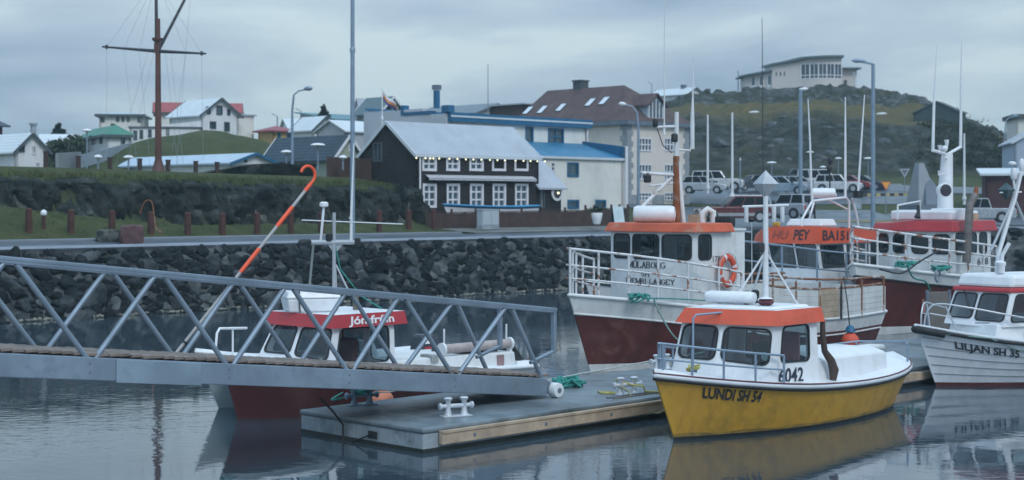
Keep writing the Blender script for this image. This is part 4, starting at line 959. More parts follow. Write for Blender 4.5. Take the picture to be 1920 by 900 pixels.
GS0, GS1, GN0, GN1 = 3.0, 22.95, 22.0, 23.6
gslope = .113
def gz(s): return .50 + (GS1 - s) * gslope             # bottom of the side beam
HB, HT = .37, 1.84
gr = thing('gangway', 'galvanised steel gangway with lattice sides and board walkway sloping down to the pontoon', 'gangway', (0, 0, 0))
def gp(s, n, h): return SN(s, n, gz(s) + h)
up = V((0, 0, 1))
side = V((.7071, -.7071, 0))
for nn, nm in ((GN0, 'near'), (GN1, 'far')):
    m = MB(); m.hexa([gp(GS0, nn - .05, 0), gp(GS1 + .02, nn - .05, 0), gp(GS1 + .02, nn + .05, 0), gp(GS0, nn + .05, 0)], [gp(GS0, nn - .05, HB), gp(GS1 + .02, nn - .05, HB), gp(GS1 + .02, nn + .05, HB), gp(GS0, nn + .05, HB)])
    beam = m.build('side_beam', galv, gr, bevel=.015)
    if nm == 'near':
        s0, s1 = 12.95, 14.55
        m = MB(); m.hexa([gp(s0, nn - .075, -.02), gp(s1, nn - .075, -.02), gp(s1, nn - .052, -.02), gp(s0, nn - .052, -.02)], [gp(s0, nn - .075, HB - .015), gp(s1, nn - .075, HB - .015), gp(s1, nn - .052, HB - .015), gp(s0, nn - .052, HB - .015)])
        m.build('splice_plate', mat('dull galvanised plate', (.25, .33, .40), .55, .3, var=.2, scale=1.5, dirt=(.19, .25, .3), dscale=3), beam, bevel=.006)
    tr_ = 23.28
    m = MB(); m.bar(gp(GS0, nn, HT - .05), gp(tr_, nn, HT - .05), .10, .11); m.build('top_rail', galv, gr, bevel=.012)
    if nm == 'near': MB().bar(gp(GS0, nn - .052, HT - .03), gp(tr_, nn - .052, HT - .03), .012, .035).build('rail_lip', galv, gr)
    m = MB(); m.bar(gp(tr_ - .05, nn, HT - .1), gp(tr_ - .05, nn, HT - .92), .09, .09, (1, 1, 0)); m.build('end_post', galv, gr, bevel=.01)
    m = MB(); m.tube([gp(tr_ - .05, nn, HT - .90), gp(GS1 - .42, nn, HB + .02 + .28)], .042, 8); m.build('end_strut', galv, gr, 60)
    bots = [22.90] + [20.38 - 2.63 * i for i in range(7)]
    tops_ = [21.72 + .18] + [19.05 - 2.63 * i for i in range(7)]
    for i in range(7):
        sb, st = bots[i], tops_[i]
        MB().tube([gp(sb - .03, nn, HB - .02), gp(st + .10, nn, HT - .1)], .047, 8).build('brace', galv, gr, 60)
        MB().tube([gp(bots[i + 1] + .12, nn, HB - .02), gp(st - .10, nn, HT - .1)], .047, 8).build('brace', galv, gr, 60)
        if nm == 'near':
            for h in (.12, .26):
                MB().lathe([(.022, 0), (.018, .015)], (0, 0, 0), 8, 'Y')
                q = gp(bots[i + 1], nn - .051, h)
                mb = MB(); mb.lathe([(.024, -.0), (.02, .018)], (0, 0, 0), 8, 'Y'); b_ = mb.build('bolt', galv_dk, beam, loc=q); b_.rotation_euler = (0, 0, R(45))
pl = MB(); rnd = random.Random(11)
s = GS0
brd = 0
while s < GS1 - .05 and brd < 98:
    wd = .188; jz = rnd.uniform(-.006, .012)
    a = gp(s, GN0 - .02 + rnd.uniform(-.03, .02), HB + .045 + jz); b_ = gp(s, GN1 + .02 + rnd.uniform(-.02, .03), HB + .045 + jz)
    q = MB().bar(a + V((.07, .07, -.01)), b_ + V((.07, .07, -.01)), wd, .042); q.build('deck_board', wood_old, gr); brd += 1; s += .205
MB().bar(gp(GS0, GN0 + .14, HB + .0), gp(GS1 - .1, GN0 + .14, HB + .0), .1, .06).build('bearer', wood_brown, gr)
wh = MB().lathe([(.09, -.11), (.145, -.10), (.155, -.05), (.155, .05), (.145, .10), (.09, .11)], (0, 0, 0), 20, 'Y')
for nn in (GN0 - .06, GN1 + .05):
    o = wh.build('wheel', plastic_w, gr, 40, loc=SN(23.22, nn, DECK + .157)); o.rotation_euler = (0, 0, R(45))
    o2 = MB().lathe([(.05, -.13), (.055, -.115), (.055, .115), (.05, .13)], (0, 0, 0), 10, 'Y').build('hub', galv_dk, o)
MB().tube([SN(23.22, GN0 - .06, DECK + .16), SN(23.22, GN1, DECK + .16)], .035, 8).build('axle', galv_dk, gr)
MB().hexa([gp(22.9, GN0 - .04, .02), SN(23.3, GN0 - .04 + .06, DECK + .1), SN(23.3, GN1, DECK + .1), gp(22.9, GN1, .02)], [gp(22.9, GN0 - .04, HB), SN(23.26, GN0 + .02, DECK + .24), SN(23.26, GN1, DECK + .24), gp(22.9, GN1, HB)]).build('end_bracket', galv_dk, gr)

# rescue hook pole leaning on the gangway
hp = thing('rescue_hook', 'long rescue hook pole with red orange bands leaning on the gangway rail', 'hook pole', (0, 0, 0))
A_, B_ = SN(15.2, 23.72, gz(15.2) + HB + .05), SN(18.22, 23.72, zat(345, .7071 * (18.22 + 23.72)))
grey_pole = mat('grey pole', (.36, .36, .36), .6, var=.15, scale=4); or_b = mat('fluorescent orange sleeve', (.80, .10, .035), .5, var=.08)
MB().tube([A_, B_], .032, 8).build('pole', grey_pole, hp, 60)
for t0, t1 in ((.46, .60), (.735, .855), (.955, 1.0)):
    MB().tube([lerp(A_, B_, t0), lerp(A_, B_, t1)], .041, 8).build('sleeve', or_b, hp, 60)
dd = (B_ - A_).normalized(); lf = V((0, 0, 1)).cross(SN(0, 1)).normalized()
sdir = V((.7071, .7071, 0)); c0 = B_; pts = [B_ - dd * .02]
r_ = .17; ang0 = math.atan2(dd.z, dd.dot(sdir)); ctr = B_ + dd * .08 + (-math.sin(ang0) * sdir + math.cos(ang0) * up) * r_
for i in range(13):
    t = ang0 - math.pi / 2 + math.pi * 1.15 * i / 12; pts.append(ctr + (math.cos(t) * sdir + math.sin(t) * up) * r_)
MB().tube(pts, .03, 8).build('hook', or_b, hp, 60)
for t in (.06, .42):
    q = lerp(A_, B_, t); MB().tube([q - dd * .02, q + dd * .02], .048, 8).build('clamp', rubber, hp)

# mooring bollards of the pontoon
def mooring(s, n, rz, label, mt=galv):
    r0 = thing('mooring_cleat', label, 'cleat', SN(s, n, DECK), rz, 'double post mooring cleats')
    MB().box(-.30, .30, -.11, .11, 0, .022).build('base_plate', mt, r0, bevel=.006)
    for x in (-.17, .17):
        MB().lathe([(.085, .0), (.062, .06), (.05, .14), (.05, .27), (.075, .30), (.085, .325), (.06, .345)], (x, 0, .02), 14).build('post', mt, r0, 40)
    m = MB(); m.lathe([(.05, -.36), (.068, -.35), (.068, -.315), (.042, -.29), (.042, .29), (.068, .315), (.068, .35), (.05, .36)], (0, 0, .20), 12, 'X'); m.build('crossbar', mt, r0, 40)
    return r0
whiteg = mat('pale galvanised cleat', (.52, .56, .60), .5, .2, var=.12, scale=6)
mooring(19.85, 21.35, R(28), 'bare double post mooring cleat on the near corner of the pontoon', whiteg)
mooring(19.6, 23.85, R(30), 'mooring cleat with green line at the far edge of the pontoon under the gangway', galv)
mooring(24.7, 21.25, R(30), 'mooring cleat wrapped with yellow rope beside the bow of the yellow boat', whiteg)
mooring(29.0, 23.85, R(35), 'mooring cleat behind the bow rail of the yellow boat', whiteg)
mooring(41.2, 23.6, R(35), 'mooring cleat on the further pontoon below the red hull', whiteg)
rnd = random.Random(5)
def coil(c, n_, rx, rz_, r_, seed):
    rr = random.Random(seed); pts = []
    for i in range(n_):
        t = i * .7; pts.append(V(c) + V((math.cos(t) * rx * rr.uniform(.4, 1.1), math.sin(t) * rx * rr.uniform(.4, 1.1), rr.uniform(.02, rz_))))
    return MB().tube(pts, r_, 6)
rp = thing('rope', 'yellow rope wound round a cleat and led up to the yellow boat', 'rope', SN(24.7, 21.25, DECK))
w0 = SN(24.7, 21.25, DECK)
for k_, pts in enumerate([[(-.16 + .09 * math.cos(i * 1.0), .09 * math.sin(i * 1.0), .12 + .02 * i) for i in range(10)] + [(.1, -.05, .2), (.34, -.02, .17), (.38, .05, .05), (.7, .15, .03), (.95, .1, .03), (.9, -.05, .03)],
                          [(-.2, -.08, .2), (.0, -.3, .10), (.12, -.50, -.16), (.3, -.58, -.30), (.62, -.62, -.32), (.78, -.66, -.20), (1.0, -.75, .2), (1.2, -.9, .55), (1.45, -1.1, .72), (1.75, -1.35, .76)],
                          [(-.25, -.1, .03), (-.55, -.05, .03), (-.62, .1, .03), (-.3, .12, .03)]]):
    MB().tube([w0 - w0 + V(p) for p in pts], .022, 6).build('loop', rope_y if k_ != 1 else mat('old yellow rope', (.27, .26, .15), .9, var=.3, scale=20), rp, 60)
tag(coil(SN(24.75, 23.0, DECK), 46, .34, .22, .036, 4).build('rope_heap', rope_g, smooth=60), 'heap of green rope on the pontoon at the foot of the gangway', 'rope')
tag(coil(SN(40.6, 23.0, DECK), 40, .5, .10, .03, 9).build('rope_heap', rope_g, smooth=60), 'loose ropes on the further pontoon below the red hull', 'rope')
for q, lb_ in ((SN(36.3, 22.6, DECK), 'yellow white fender lying on the further pontoon'),):
    m = MB(); m.lathe([(.02, -.5), (.09, -.42), (.11, 0), (.09, .42), (.02, .5)], (0, 0, .11), 12, 'X'); o = m.build('fender', white_old, smooth=50, loc=q); o.rotation_euler = (0, 0, R(20)); tag(o, lb_, 'fender')

# ================================================================ boats
class Hull:
    """x runs aft from the stem at the waterline, -y is the side towards the camera"""
    def __init__(h, L, B, sheer, rake=.7, srake=.15, tm=.5, p=2.2, ta=.55, ea=.8, flare=.78, zk=-.5, fl=1.2, rnd_stern=False, bowp=2.6):
        h.__dict__.update(locals())
    def zs(h, t): return interp(h.sheer, t) if not h.smooth_s else 0
    smooth_s = False
    def bs(h, t):
        b = h.B * (1 - (1 - min(t / h.tm, 1)) ** h.p)
        if t > h.ta:
            q = (t - h.ta) / (1 - h.ta)
            b *= (math.sqrt(max(0, 1 - q ** 2.4)) if h.rnd_stern else 1 - (1 - h.ea) * q * q)
        return max(b, .02)
    def bw(h, t):
        b = h.B * h.flare * (1 - (1 - min(t / (h.tm * 1.25), 1)) ** (h.p * .8))
        if t > h.ta:
            q = (t - h.ta) / (1 - h.ta)
            b *= (math.sqrt(max(0, 1 - q ** 2.0)) if h.rnd_stern else 1 - (1 - h.ea * .97) * q * q)
        return max(b, .015)
    def half(h, t, z):
        zs = h.zs(t)
        if z >= 0: f = min(z / zs, 1.3); return h.bw(t) + (h.bs(t) - h.bw(t)) * f ** h.fl
        return h.bw(t) * math.sqrt(max(0.0, 1 - (z / h.zk) ** 2))
    def pt(h, t, z, side=-1, off=0.0):
        f = max(z, -.2) / h.zs(t); f0 = max(z, -.2) / h.zs(0)
        xb, xe = -h.rake * f0, h.L + h.srake * f
        return V((xb + (xe - xb) * t, side * (h.half(t, z) + off), z))
    def surf(h, t, z, side=-1, off=.01):
        e = 1e-3; p = h.pt(t, z, side); a = h.pt(min(t + e, 1), z, side) - h.pt(max(t - e, 0), z, side); b = h.pt(t, z + e, side) - h.pt(t, z - e, side)
        n = a.cross(b).normalized(); n = n if n.y * side > 0 else -n
        return p + n * off
    def t_at(h, x, z): 
        f0 = z / h.zs(0); xb = -h.rake * f0; return cl((x - xb) / (h.L + h.srake - xb))
    ts = [0, .006, .02, .04, .07, .1, .14, .18, .23, .28, .34, .4, .46, .52, .58, .64, .7, .76, .81, .86, .9, .94, .97, .985, 1]
    def mesh(h, name, parent, mats, levels, stern_mat=0):
        """levels: list of (z function of t, material index of the band above it)"""
        m = MB()
        for side in (-1, 1):
            o = len(m.v); nl = len(levels)
            for t in h.ts:
                for lv_ in levels: m.v.append(tuple(h.pt(t, lv_[0](t), side)))
            for i in range(len(h.ts) - 1):
                for j in range(nl - 1):
                    m.f.append((o + i * nl + j, o + (i + 1) * nl + j, o + (i + 1) * nl + j + 1, o + i * nl + j + 1)); m.mi.append(levels[j][1] if side < 0 or len(levels[j]) < 3 else levels[j][2])
        nl = len(levels)
        oa = (len(h.ts) - 1) * nl; ob = len(h.ts) * nl + oa
        for j in range(nl - 1): m.f.append((oa + j, ob + j, ob + j + 1, oa + j + 1)); m.mi.append(levels[j][1])
        for j in range(nl - 1): m.f.append((j, j + 1, len(h.ts) * nl + j + 1, len(h.ts) * nl + j)); m.mi.append(levels[j][1])
        o = m.build(name, mats, parent, smooth=40, fix=False)
        return o
    def deck(h, parent, mt, drop=0.0, camber=.05, name='deck', inset=.0, t0=0, t1=1):
        m = MB(); ts = [t for t in h.ts if t0 <= t <= t1]
        for t in ts:
            z = h.zs(t) - drop; b = h.half(t, z) - inset
            x = h.pt(t, z).x
            for q in (-1, -.6, -.2, .2, .6, 1): m.v.append((x, q * b, z + camber * (1 - q * q)))
        for i in range(len(ts) - 1):
            for j in range(5): m.f.append((i * 6 + j, (i + 1) * 6 + j, (i + 1) * 6 + j + 1, i * 6 + j + 1)); m.mi.append(0)
        return m.build(name, mt, parent, smooth=40, fix=False)
    def strake(h, parent, mt, dz, r, off=.0, name='rubbing_strake', sides=(-1, 1), t1=1.0, n=8):
        m = MB()
        if len(sides) == 2:
            ts = [t for t in h.ts if t <= t1]
            pts = [h.pt(t, h.zs(t) + dz, -1, off) for t in reversed(ts)] + [h.pt(t, h.zs(t) + dz, 1, off) for t in ts[1:]]
            if t1 == 1.0: pts.append(pts[0])
            m.tube(pts, r, n)
        return m.build(name, mt, parent, smooth=60)
def smooth_tab(tab, n=24):
    """Catmull-Rom resample so sheer lines have no kinks"""
    xs = [a for a, _ in tab]; ys = [b for _, b in tab]; o = []
    for i in range(n + 1):
        t = i / n; k = max(j for j in range(len(xs)) if xs[j] <= t); k = min(k, len(xs) - 2)
        u = (t - xs[k]) / (xs[k + 1] - xs[k]); d0 = (ys[k + 1] - ys[k - 1]) / (xs[k + 1] - xs[k - 1]) if k > 0 else (ys[1] - ys[0]) / (xs[1] - xs[0])
        d1 = (ys[k + 2] - ys[k]) / (xs[k + 2] - xs[k]) if k + 2 < len(xs) else (ys[-1] - ys[-2]) / (xs[-1] - xs[-2]); w_ = xs[k + 1] - xs[k]
        o.append((t, (2 * u ** 3 - 3 * u * u + 1) * ys[k] + (u ** 3 - 2 * u * u + u) * w_ * d0 + (-2 * u ** 3 + 3 * u * u) * ys[k + 1] + (u ** 3 - u * u) * w_ * d1))
    return o
def wall_panel(root, c, wins, mt, name='wall', th=.05, frame=rubber, fr=.035, pane=None, parent_win=None):
    """one wall between four corners, real openings, rubber framed panes; wins (u0, u1, v0, v1, radius) in 0..1"""
    bl, br, tr, tl = [V(p) for p in c]; wd = ((br - bl).length + (tr - tl).length) / 2; ht = ((tl - bl).length + (tr - br).length) / 2
    mp_ = bil(c); nv = (br - bl).cross(tl - bl).normalized()
    f = lambda u, v: mp_(u / wd, v / ht)
    loops = [[(0, 0), (wd, 0), (wd, ht), (0, ht)]]; holes = []
    for wn in wins:
        u0, u1, v0, v1, r_ = wn[:5]; hl = rrect(u0 * wd, u1 * wd, v0 * ht, v1 * ht, r_)
        if len(wn) > 5:      # sheared lower edge
            hl = [(u, v - wn[5] * (u - u0 * wd)) for u, v in hl]
        holes.append(hl)
    return f, nv, loops, holes
def cabin(root, foot, z0, z1, walls, mt, top=None, th=.05, frame=rubber, fr=.035, pane=None, name='cabin'):
    """foot: plan points going round; top: plan points at roof height; walls[i] = windows of wall i (i -> i+1)"""
    top = top or foot; m = MB(); n_ = len(foot); jobs = []
    zb_ = z0 if isinstance(z0, (list, tuple)) else [z0] * n_; zt_ = z1 if isinstance(z1, (list, tuple)) else [z1] * n_
    for i in range(n_):
        j = (i + 1) % n_
        c = [(*foot[i], zb_[i]), (*foot[j], zb_[j]), (*top[j], zt_[j]), (*top[i], zt_[i])]
        f, nv, loops, holes = wall_panel(root, c, walls.get(i, ()), mt)
        m.slab(loops + holes, f, nv, th); jobs += [(f, nv, h_) for h_ in holes]
    cb_ = m.build(name, mt, root)
    for f, nv, hl in jobs:
        cu = sum(u for u, v in hl) / len(hl); cv = sum(v for u, v in hl) / len(hl)
        def grow(d): 
            o = []
            for u, v in hl:
                du, dv = u - cu, v - cv; l = math.hypot(du, dv); o.append((u + du / l * d, v + dv / l * d))
            return o
        m = MB(); m.slab([grow(fr * .7), grow(-fr * .6)], lambda u, v: f(u, v) + nv * .018, nv, .03)
        w_ = m.build('window', frame, root)
        m = MB(); m.poly([grow(-fr * .5)], lambda u, v: f(u, v) + nv * .004); m.build('pane', pane or glass_b, w_)
    return cb_
def rail(root, pts, posts, r=.022, mt=steel_blue, name='rail', mid=()):
    rr = thing('x', None, None) if False else None
    o = MB().tube(pts, r, 8).build(name, mt, root, 60)
    for p in mid: MB().tube(p, r * .85, 8).build('mid_rail', mt, root, 60)
    for a, b in posts: MB().tube([a, b], r, 8).build('stanchion', mt, root, 60)
    return o
def boat(name, label, o, hd): return thing(name, label, 'boat', o, R(hd), 'boats in the harbour')

# ---------------------------------------------------------------- the yellow boat
yb = boat('yellow_boat', 'small yellow boat with white wheelhouse and orange roof band moored at the pontoon', (3.08, 29.1, 0), 47)
h = Hull(7.75, 1.40, smooth_tab([(0, 1.27), (.12, 1.11), (.3, .93), (.5, .82), (.7, .80), (.88, .86), (1, .96)]), rake=.62, srake=.5, tm=.42, p=2.3, ta=.52, flare=.80, rnd_stern=True, zk=-.45, fl=1.0)
grimy = mat('grimy yellow waterline', (.30, .19, .04), .5, var=.25, scale=3, dirt=(.10, .085, .04), dscale=2.2, damt=.8, streak=.4)
h.mesh('hull', yb, [yellow, black, grimy], [(lambda t: -.44, 1), (lambda t: -.3, 1), (lambda t: -.12, 1), (lambda t: .06, 2), (lambda t: .115 + .02 * math.sin(t * 40), 0)] + [((lambda f: (lambda t: .115 + (h.zs(t) - .115) * f))(i / 8), 0) for i in range(1, 9)])
h.deck(yb, white, -.045, .10)
h.strake(yb, mat('white strake', (.55, .59, .63), .45, var=.08), .0, .045, .0, 'gunwale'); h.strake(yb, rubber, -.055, .04, .022); h.strake(yb, mat('dark red line', (.14, .04, .05), .5), .058, .014, -.01, 'trim_line')
dz = .95
foot = [(1.28, .98), (1.52, .0), (1.56, -.02), (1.75, -1.02), (3.45, -1.04), (3.45, 1.0)]
foot = [(1.15, .98), (1.30, .02), (1.62, -1.04), (3.40, -1.06), (3.40, .98)]
topp = [(1.45, .90), (1.58, .02), (1.92, -.98), (3.42, -.98), (3.42, .92)]
lo_ = 1.02
cabin(yb, foot, [1.0, 1.02, .93, .84, .90], 2.13, {0: [(.08, .93, .38, .95, .14, .04)], 1: [(.07, .95, .36, .93, .14, .02)], 2: [(.19, .80, .39, .95, .13)], 3: [(.12, .88, .30, .95, .1)], 4: [(.15, .85, .36, .92, .12)]}, white, topp)
m = MB()
lo_p = [(1.32, .99), (1.45, .03), (1.82, -1.10), (3.56, -1.10), (3.56, 1.02)]; hi_p = [(1.52, .88), (1.64, .03), (1.99, -.99), (3.53, -1.02), (3.53, .94)]
b_ = [(x, y, 2.11) for x, y in lo_p]; t_ = [(x, y, 2.40) for x, y in hi_p]
m.add(b_ + t_, [(4, 3, 2, 1, 0)] + [(i, (i + 1) % 5, 5 + (i + 1) % 5, 5 + i) for i in range(5)]); m.k = 1; m.quad(*[(x, y, 2.40) for x, y in hi_p])
m.build('roof', [orange, white], yb)
MB().hexa([(x, y, 2.402) for x, y in [(1.70, .70), (1.80, 0), (2.08, -.80), (3.42, -.84), (3.42, .78)]], [(x, y, 2.45) for x, y in [(1.76, .64), (1.86, 0), (2.14, -.74), (3.38, -.78), (3.38, .72)]]).build('roof_top', white, yb, bevel=.02)
m = MB(); m.lathe([(.05, -.52), (.17, -.50), (.20, -.42), (.20, .42), (.17, .50), (.05, .52)], (0, 0, 0), 16, 'X'); lf = m.build('liferaft', plastic_w, yb, 40, loc=(2.35, .36, 2.59)); lf.rotation_euler = (0, 0, R(-75)); lf.scale = (1, 1, .62)
m = MB(); m.lathe([(.02, -.09), (.13, -.05), (.17, 0), (.13, .05), (.02, .09)], (2.45, -.42, 2.52), 14); m.build('horn', mat('maroon cap', (.10, .02, .03), .4), yb, 50)
m = MB(); m.lathe([(.02, .0), (.16, .02), (.02, .06)], (2.45, -.42, 2.57), 14); m.build('cap', white, yb, 50)
# interior, wheel, things seen through the glass
MB().box(1.85, 3.38, -.93, .85, .9, 1.0).build('cabin_floor', mat('dark floor', (.06, .07, .08), .8), yb)
MB().hexa([(1.6, -.85, 1.0), (2.05, -.85, 1.0), (2.05, .8, 1.0), (1.45, .8, 1.0)], [(1.75, -.85, 1.36), (2.05, -.85, 1.30), (2.05, .8, 1.30), (1.6, .8, 1.36)]).build('dashboard', mat('grey dash', (.14, .16, .18), .7), yb)
MB().lathe([(.11, -.02), (.13, 0), (.11, .02)], (2.35, -.20, 1.80), 18, 'X').build('round_disc', mat('pink disc', (.42, .14, .16), .6, var=.1), yb, 40)
MB().tube([(2.37, -.2, 1.1), (2.37, -.2, 1.72)], .05, 8).build('seat_post', rubber, yb)
MB().box(2.32, 2.44, -.52, -.3, 1.0, 1.75).build('seat_back', rubber, yb, bevel=.04)
MB().box(2.9, 2.94, -.9, -.35, 1.35, 1.92).build('curtain', mat('pinkish red cloth', (.36, .13, .13), .8, var=.2, scale=3), yb)
MB().box(2.0, 2.03, .25, .78, 1.25, 1.95).build('curtain', mat('pale pink cloth', (.36, .24, .28), .8, var=.2, scale=3), yb)
MB().lathe([(.085, -.004), (.085, .004)], (1.872, -.78, 1.50), 16, 'X').build('sticker', mat('pale green sticker', (.45, .62, .60), .5), yb)
f = bil([(*foot[2], .93), (*foot[3], .84), (*topp[3], 2.13), (*topp[2], 2.13)], .012)
text('6042', lambda u, v: f(.17 + .50 * u, .07 + .23 * v), navy, yb, bold=.02)
def hull_text(h, s_, root, x0, x1, zrel0, zrel1, mt, shear=.0, bold=.01, slope=True):
    def mp_(u, v):
        x = lerp(x0, x1, u); t = h.t_at(x, .8); zs = h.zs(t); return h.surf(t, zs - lerp(zrel0, zrel1, v), -1, .012)
    return text(s_, mp_, mt, root, shear=shear, bold=bold)
hull_text(h, 'LUNDI SH 54', yb, .28, 1.42, .335, .115, letter_dk, .22, .03)
# aft coaming and cover
m = MB()
for x, wd, z in ((3.46, 1.0, 1.36), (5.2, .98, 1.36), (6.5, .84, 1.30), (6.85, .66, 1.26)):
    for q in (-1, -.93, -.5, .5, .93, 1): m.v.append((x, q * wd, (z if abs(q) < .96 else .84) + (.06 if abs(q) == .5 else 0) - (.03 if abs(q) == .93 else 0)))
for i in range(3):
    for j in range(5): m.f.append((i * 6 + j, (i + 1) * 6 + j, (i + 1) * 6 + j + 1, i * 6 + j + 1)); m.mi.append(0)
m.f.append((18, 19, 20, 21, 22, 23)); m.mi.append(0)
m.build('aft_cover', white, yb, smooth=35, bevel=.05)
m = MB(); m.tube([(3.62, -1.0, 2.14), (3.60, -1.02, 1.8), (3.62, -1.05, 1.5), (3.78, -1.10, 1.30), (3.86, -1.12, 1.1), (3.80, -1.13, .86)], [.05, .06, .065, .085, .10, .06], 8); m.build('exhaust_pipe', mat('dark brown steel', (.055, .035, .03), .6, var=.3), yb, 50)
# bow rail, grab hoop, stern rail
def onsheer(h, t, dz=0, inset=.1, side=-1):
    z = h.zs(t); p = h.pt(t, z, side, -inset); p.z = z + dz; return p
tl = [.02, .07, .13, .20, .275]
pr = [onsheer(h, t, .62 - .10 * t, .10) for t in tl]; mdr = [onsheer(h, t, .33 - .05 * t, .10) for t in tl]
po = [onsheer(h, t, .60 - .10 * t, .10, 1) for t in tl]; mo = [onsheer(h, t, .31, .10, 1) for t in tl]
noseu, nosem = V((-.50, 0, h.zs(0) + .60)), V((-.50, 0, h.zs(0) + .32))
MB().tube(list(reversed(pr)) + [noseu] + po, .023, 8).build('bow_rail', steel_blue, yb, 60)
MB().tube(list(reversed(mdr)) + [nosem] + mo, .018, 8).build('mid_rail', steel_blue, yb, 60)
for i, t in enumerate(tl):
    if i in (0, 1, 2, 3, 4):
        MB().tube([onsheer(h, t, .03, .10), pr[i]], .023, 8).build('stanchion', steel_blue, yb, 60)
        MB().tube([onsheer(h, t, .03, .10, 1), po[i]], .023, 8).build('stanchion', steel_blue, yb, 60)
MB().tube([(1.02, .32, 1.12), (1.03, .32, 2.24), (1.10, .30, 2.30), (1.75, -.02, 2.34)], .022, 8).build('grab_rail', steel_blue, yb, 60)
sr = [onsheer(h, t, .42, .12, 1) for t in (.46, .6, .74, .86)] + [onsheer(h, .94, .42, .10, 1), onsheer(h, .97, .44, .05, -1), onsheer(h, .93, .44, .08, -1)]
MB().tube(sr, .022, 8).build('stern_rail', steel_blue, yb, 60)
for a in (sr[0], sr[2], sr[4], sr[6]): MB().tube([a, a - V((0, 0, .42))], .024, 8).build('stanchion', steel_blue, yb, 60)
MB().box(.52, .64, -.06, .06, 1.15, 1.30).build('bow_post', galv_dk, yb); coil((.58, 0, 1.2), 24, .13, .18, .02, 3).build('bow_rope', rope_y, yb, 60)
# mast with radar reflector
mx_, my_ = 2.85, -.15
MB().tube([(mx_, my_, 2.44), (mx_, my_, 4.72)], [.062, .05], 10).build('mast', plastic_w, yb, 60)
for q in ((-.55, .45), (.62, -.35), (.35, .62)): MB().tube([(mx_, my_, 3.52), (mx_ + q[0], my_ + q[1], 2.44)], .022, 8).build('mast_strut', plastic_w, yb, 60)
refl = mat('grey radar reflector', (.42, .45, .48), .45, .3, var=.2, scale=4)
c_ = V((mx_, my_, 4.86)); rr_ = .27; hz_ = .30
m = MB(); ring = [c_ + V((math.cos(R(90 * i + 20)) * rr_, math.sin(R(90 * i + 20)) * rr_, .02)) for i in range(4)]
m.add(ring + [c_ + V((0, 0, hz_)), c_ - V((0, 0, hz_))], [(i, (i + 1) % 4, 4) for i in range(4)] + [((i + 1) % 4, i, 5) for i in range(4)]); m.build('radar_reflector', refl, yb)
MB().tube([(mx_ - .32, my_ + .34, 4.42), (mx_ + .32, my_ - .34, 4.45)], .024, 8).build('cross_arm', plastic_w, yb, 60)
for t in (-.28, .12, .24): MB().lathe([(.03, -.32), (.045, -.30), (.045, .0)], (mx_ + t, my_ - t, 4.42), 8).build('antenna_base', plastic_w, yb, 50)
MB().lathe([(.06, 0), (.095, .02), (.095, .16), (.06, .2)], (mx_ - .12, my_ + .06, 3.50), 12).build('mast_lamp', rubber, yb, 50)
for q in ((-.32, .25), (.1, .32)):
    MB().lathe([(.05, 0), (.06, .03), (.045, .07), (.085, .11), (.085, .24), (.05, .27)], (mx_ + q[0], my_ + q[1], 2.45), 10).build('deck_lamp', rubber, yb, 50)
MB().tube([(mx_ + .25, my_ + .5, 2.44), (mx_ + .24, my_ + .5, 4.1)], .008, 5).build('whip_antenna', plastic_w, yb)

# ---------------------------------------------------------------- the red hulled boat with the orange roof
mb_ = boat('red_hull_boat', 'red hulled fishing boat with white bulwark and rust stained white wheelhouse under an orange roof', (2.09, 40.9, 0), 45)
h = Hull(11.4, 2.15, smooth_tab([(0, 2.10), (.12, 1.92), (.3, 1.62), (.5, 1.26), (.72, 1.10), (1, 1.14)]), rake=.85, srake=.3, tm=.42, p=2.5, ta=.55, ea=.86, flare=.86, zk=-.7, fl=.9)
bd = lambda t: h.zs(t) - lerp(.56, .42, min(1, t * 2))
h.mesh('hull', mb_, [maroon, white_old], [(lambda t: -.65, 0), (lambda t: -.3, 0), (lambda t: -.05, 1), (lambda t: .20, 0)] + [((lambda f: (lambda t: .20 + (bd(t) - .20) * f))(i / 5), 0) for i in range(1, 5)] + [(bd, 1), (lambda t: h.zs(t) - .12, 1), (lambda t: h.zs(t), 1)])
h.strake(mb_, white_old, -.02, .05, .0, 'gunwale')
h.strake(mb_, white_old, -.52, .03, .0, 'strake')
h.deck(mb_, mat('grey deck', (.28, .30, .32), .7, var=.15), .12, .05)
foot = [(2.55, 1.52), (2.20, .3), (2.20, -.3), (2.42, -1.50), (4.78, -1.52), (4.78, 1.5)]
foot = [(2.55, 1.52), (2.28, .55), (2.28, -.55), (2.48, -1.50), (4.78, -1.52), (4.78, 1.5)]
topp = foot
zt = 3.72
wv0, wv1 = .705, .959
cabin(mb_, foot, 1.1, zt, {0: [(.18, .96, wv0, wv1, .13)], 1: [(.08, .92, wv0, wv1, .13)], 2: [(.04, .94, wv0, wv1, .13)], 3: [(.10, .34, wv0, wv1, .13)], 5: [(.15, .45, wv0, wv1, .1)], 4: [(.2, .8, .5, .9, .1)]}, white_old, topp, fr=.04)
m = MB(); lo_p = [(2.42, 1.70), (2.12, .6), (2.12, -.6), (2.32, -1.68), (4.15, -1.68), (4.15, 1.68)]; hi_p = [(2.55, 1.60), (2.24, .56), (2.24, -.56), (2.44, -1.58), (4.12, -1.58), (4.12, 1.58)]
m.hexa([(x, y, zt - .03) for x, y in lo_p], [(x, y, zt + .22) for x, y in hi_p]); m.build('roof', orange_old, mb_, bevel=.03)
MB().box(4.16, 4.8, -1.56, 1.54, zt + .002, zt + .06).build('casing_top', white_old, mb_)
MB().box(2.7, 4.7, -1.4, 1.4, 1.55, 1.62).build('cabin_floor', MATS['dark floor'], mb_)
MB().box(2.5, 3.0, -1.3, 1.3, 1.62, 2.75).build('console', mat('dark console', (.05, .055, .06), .7), mb_, bevel=.05)
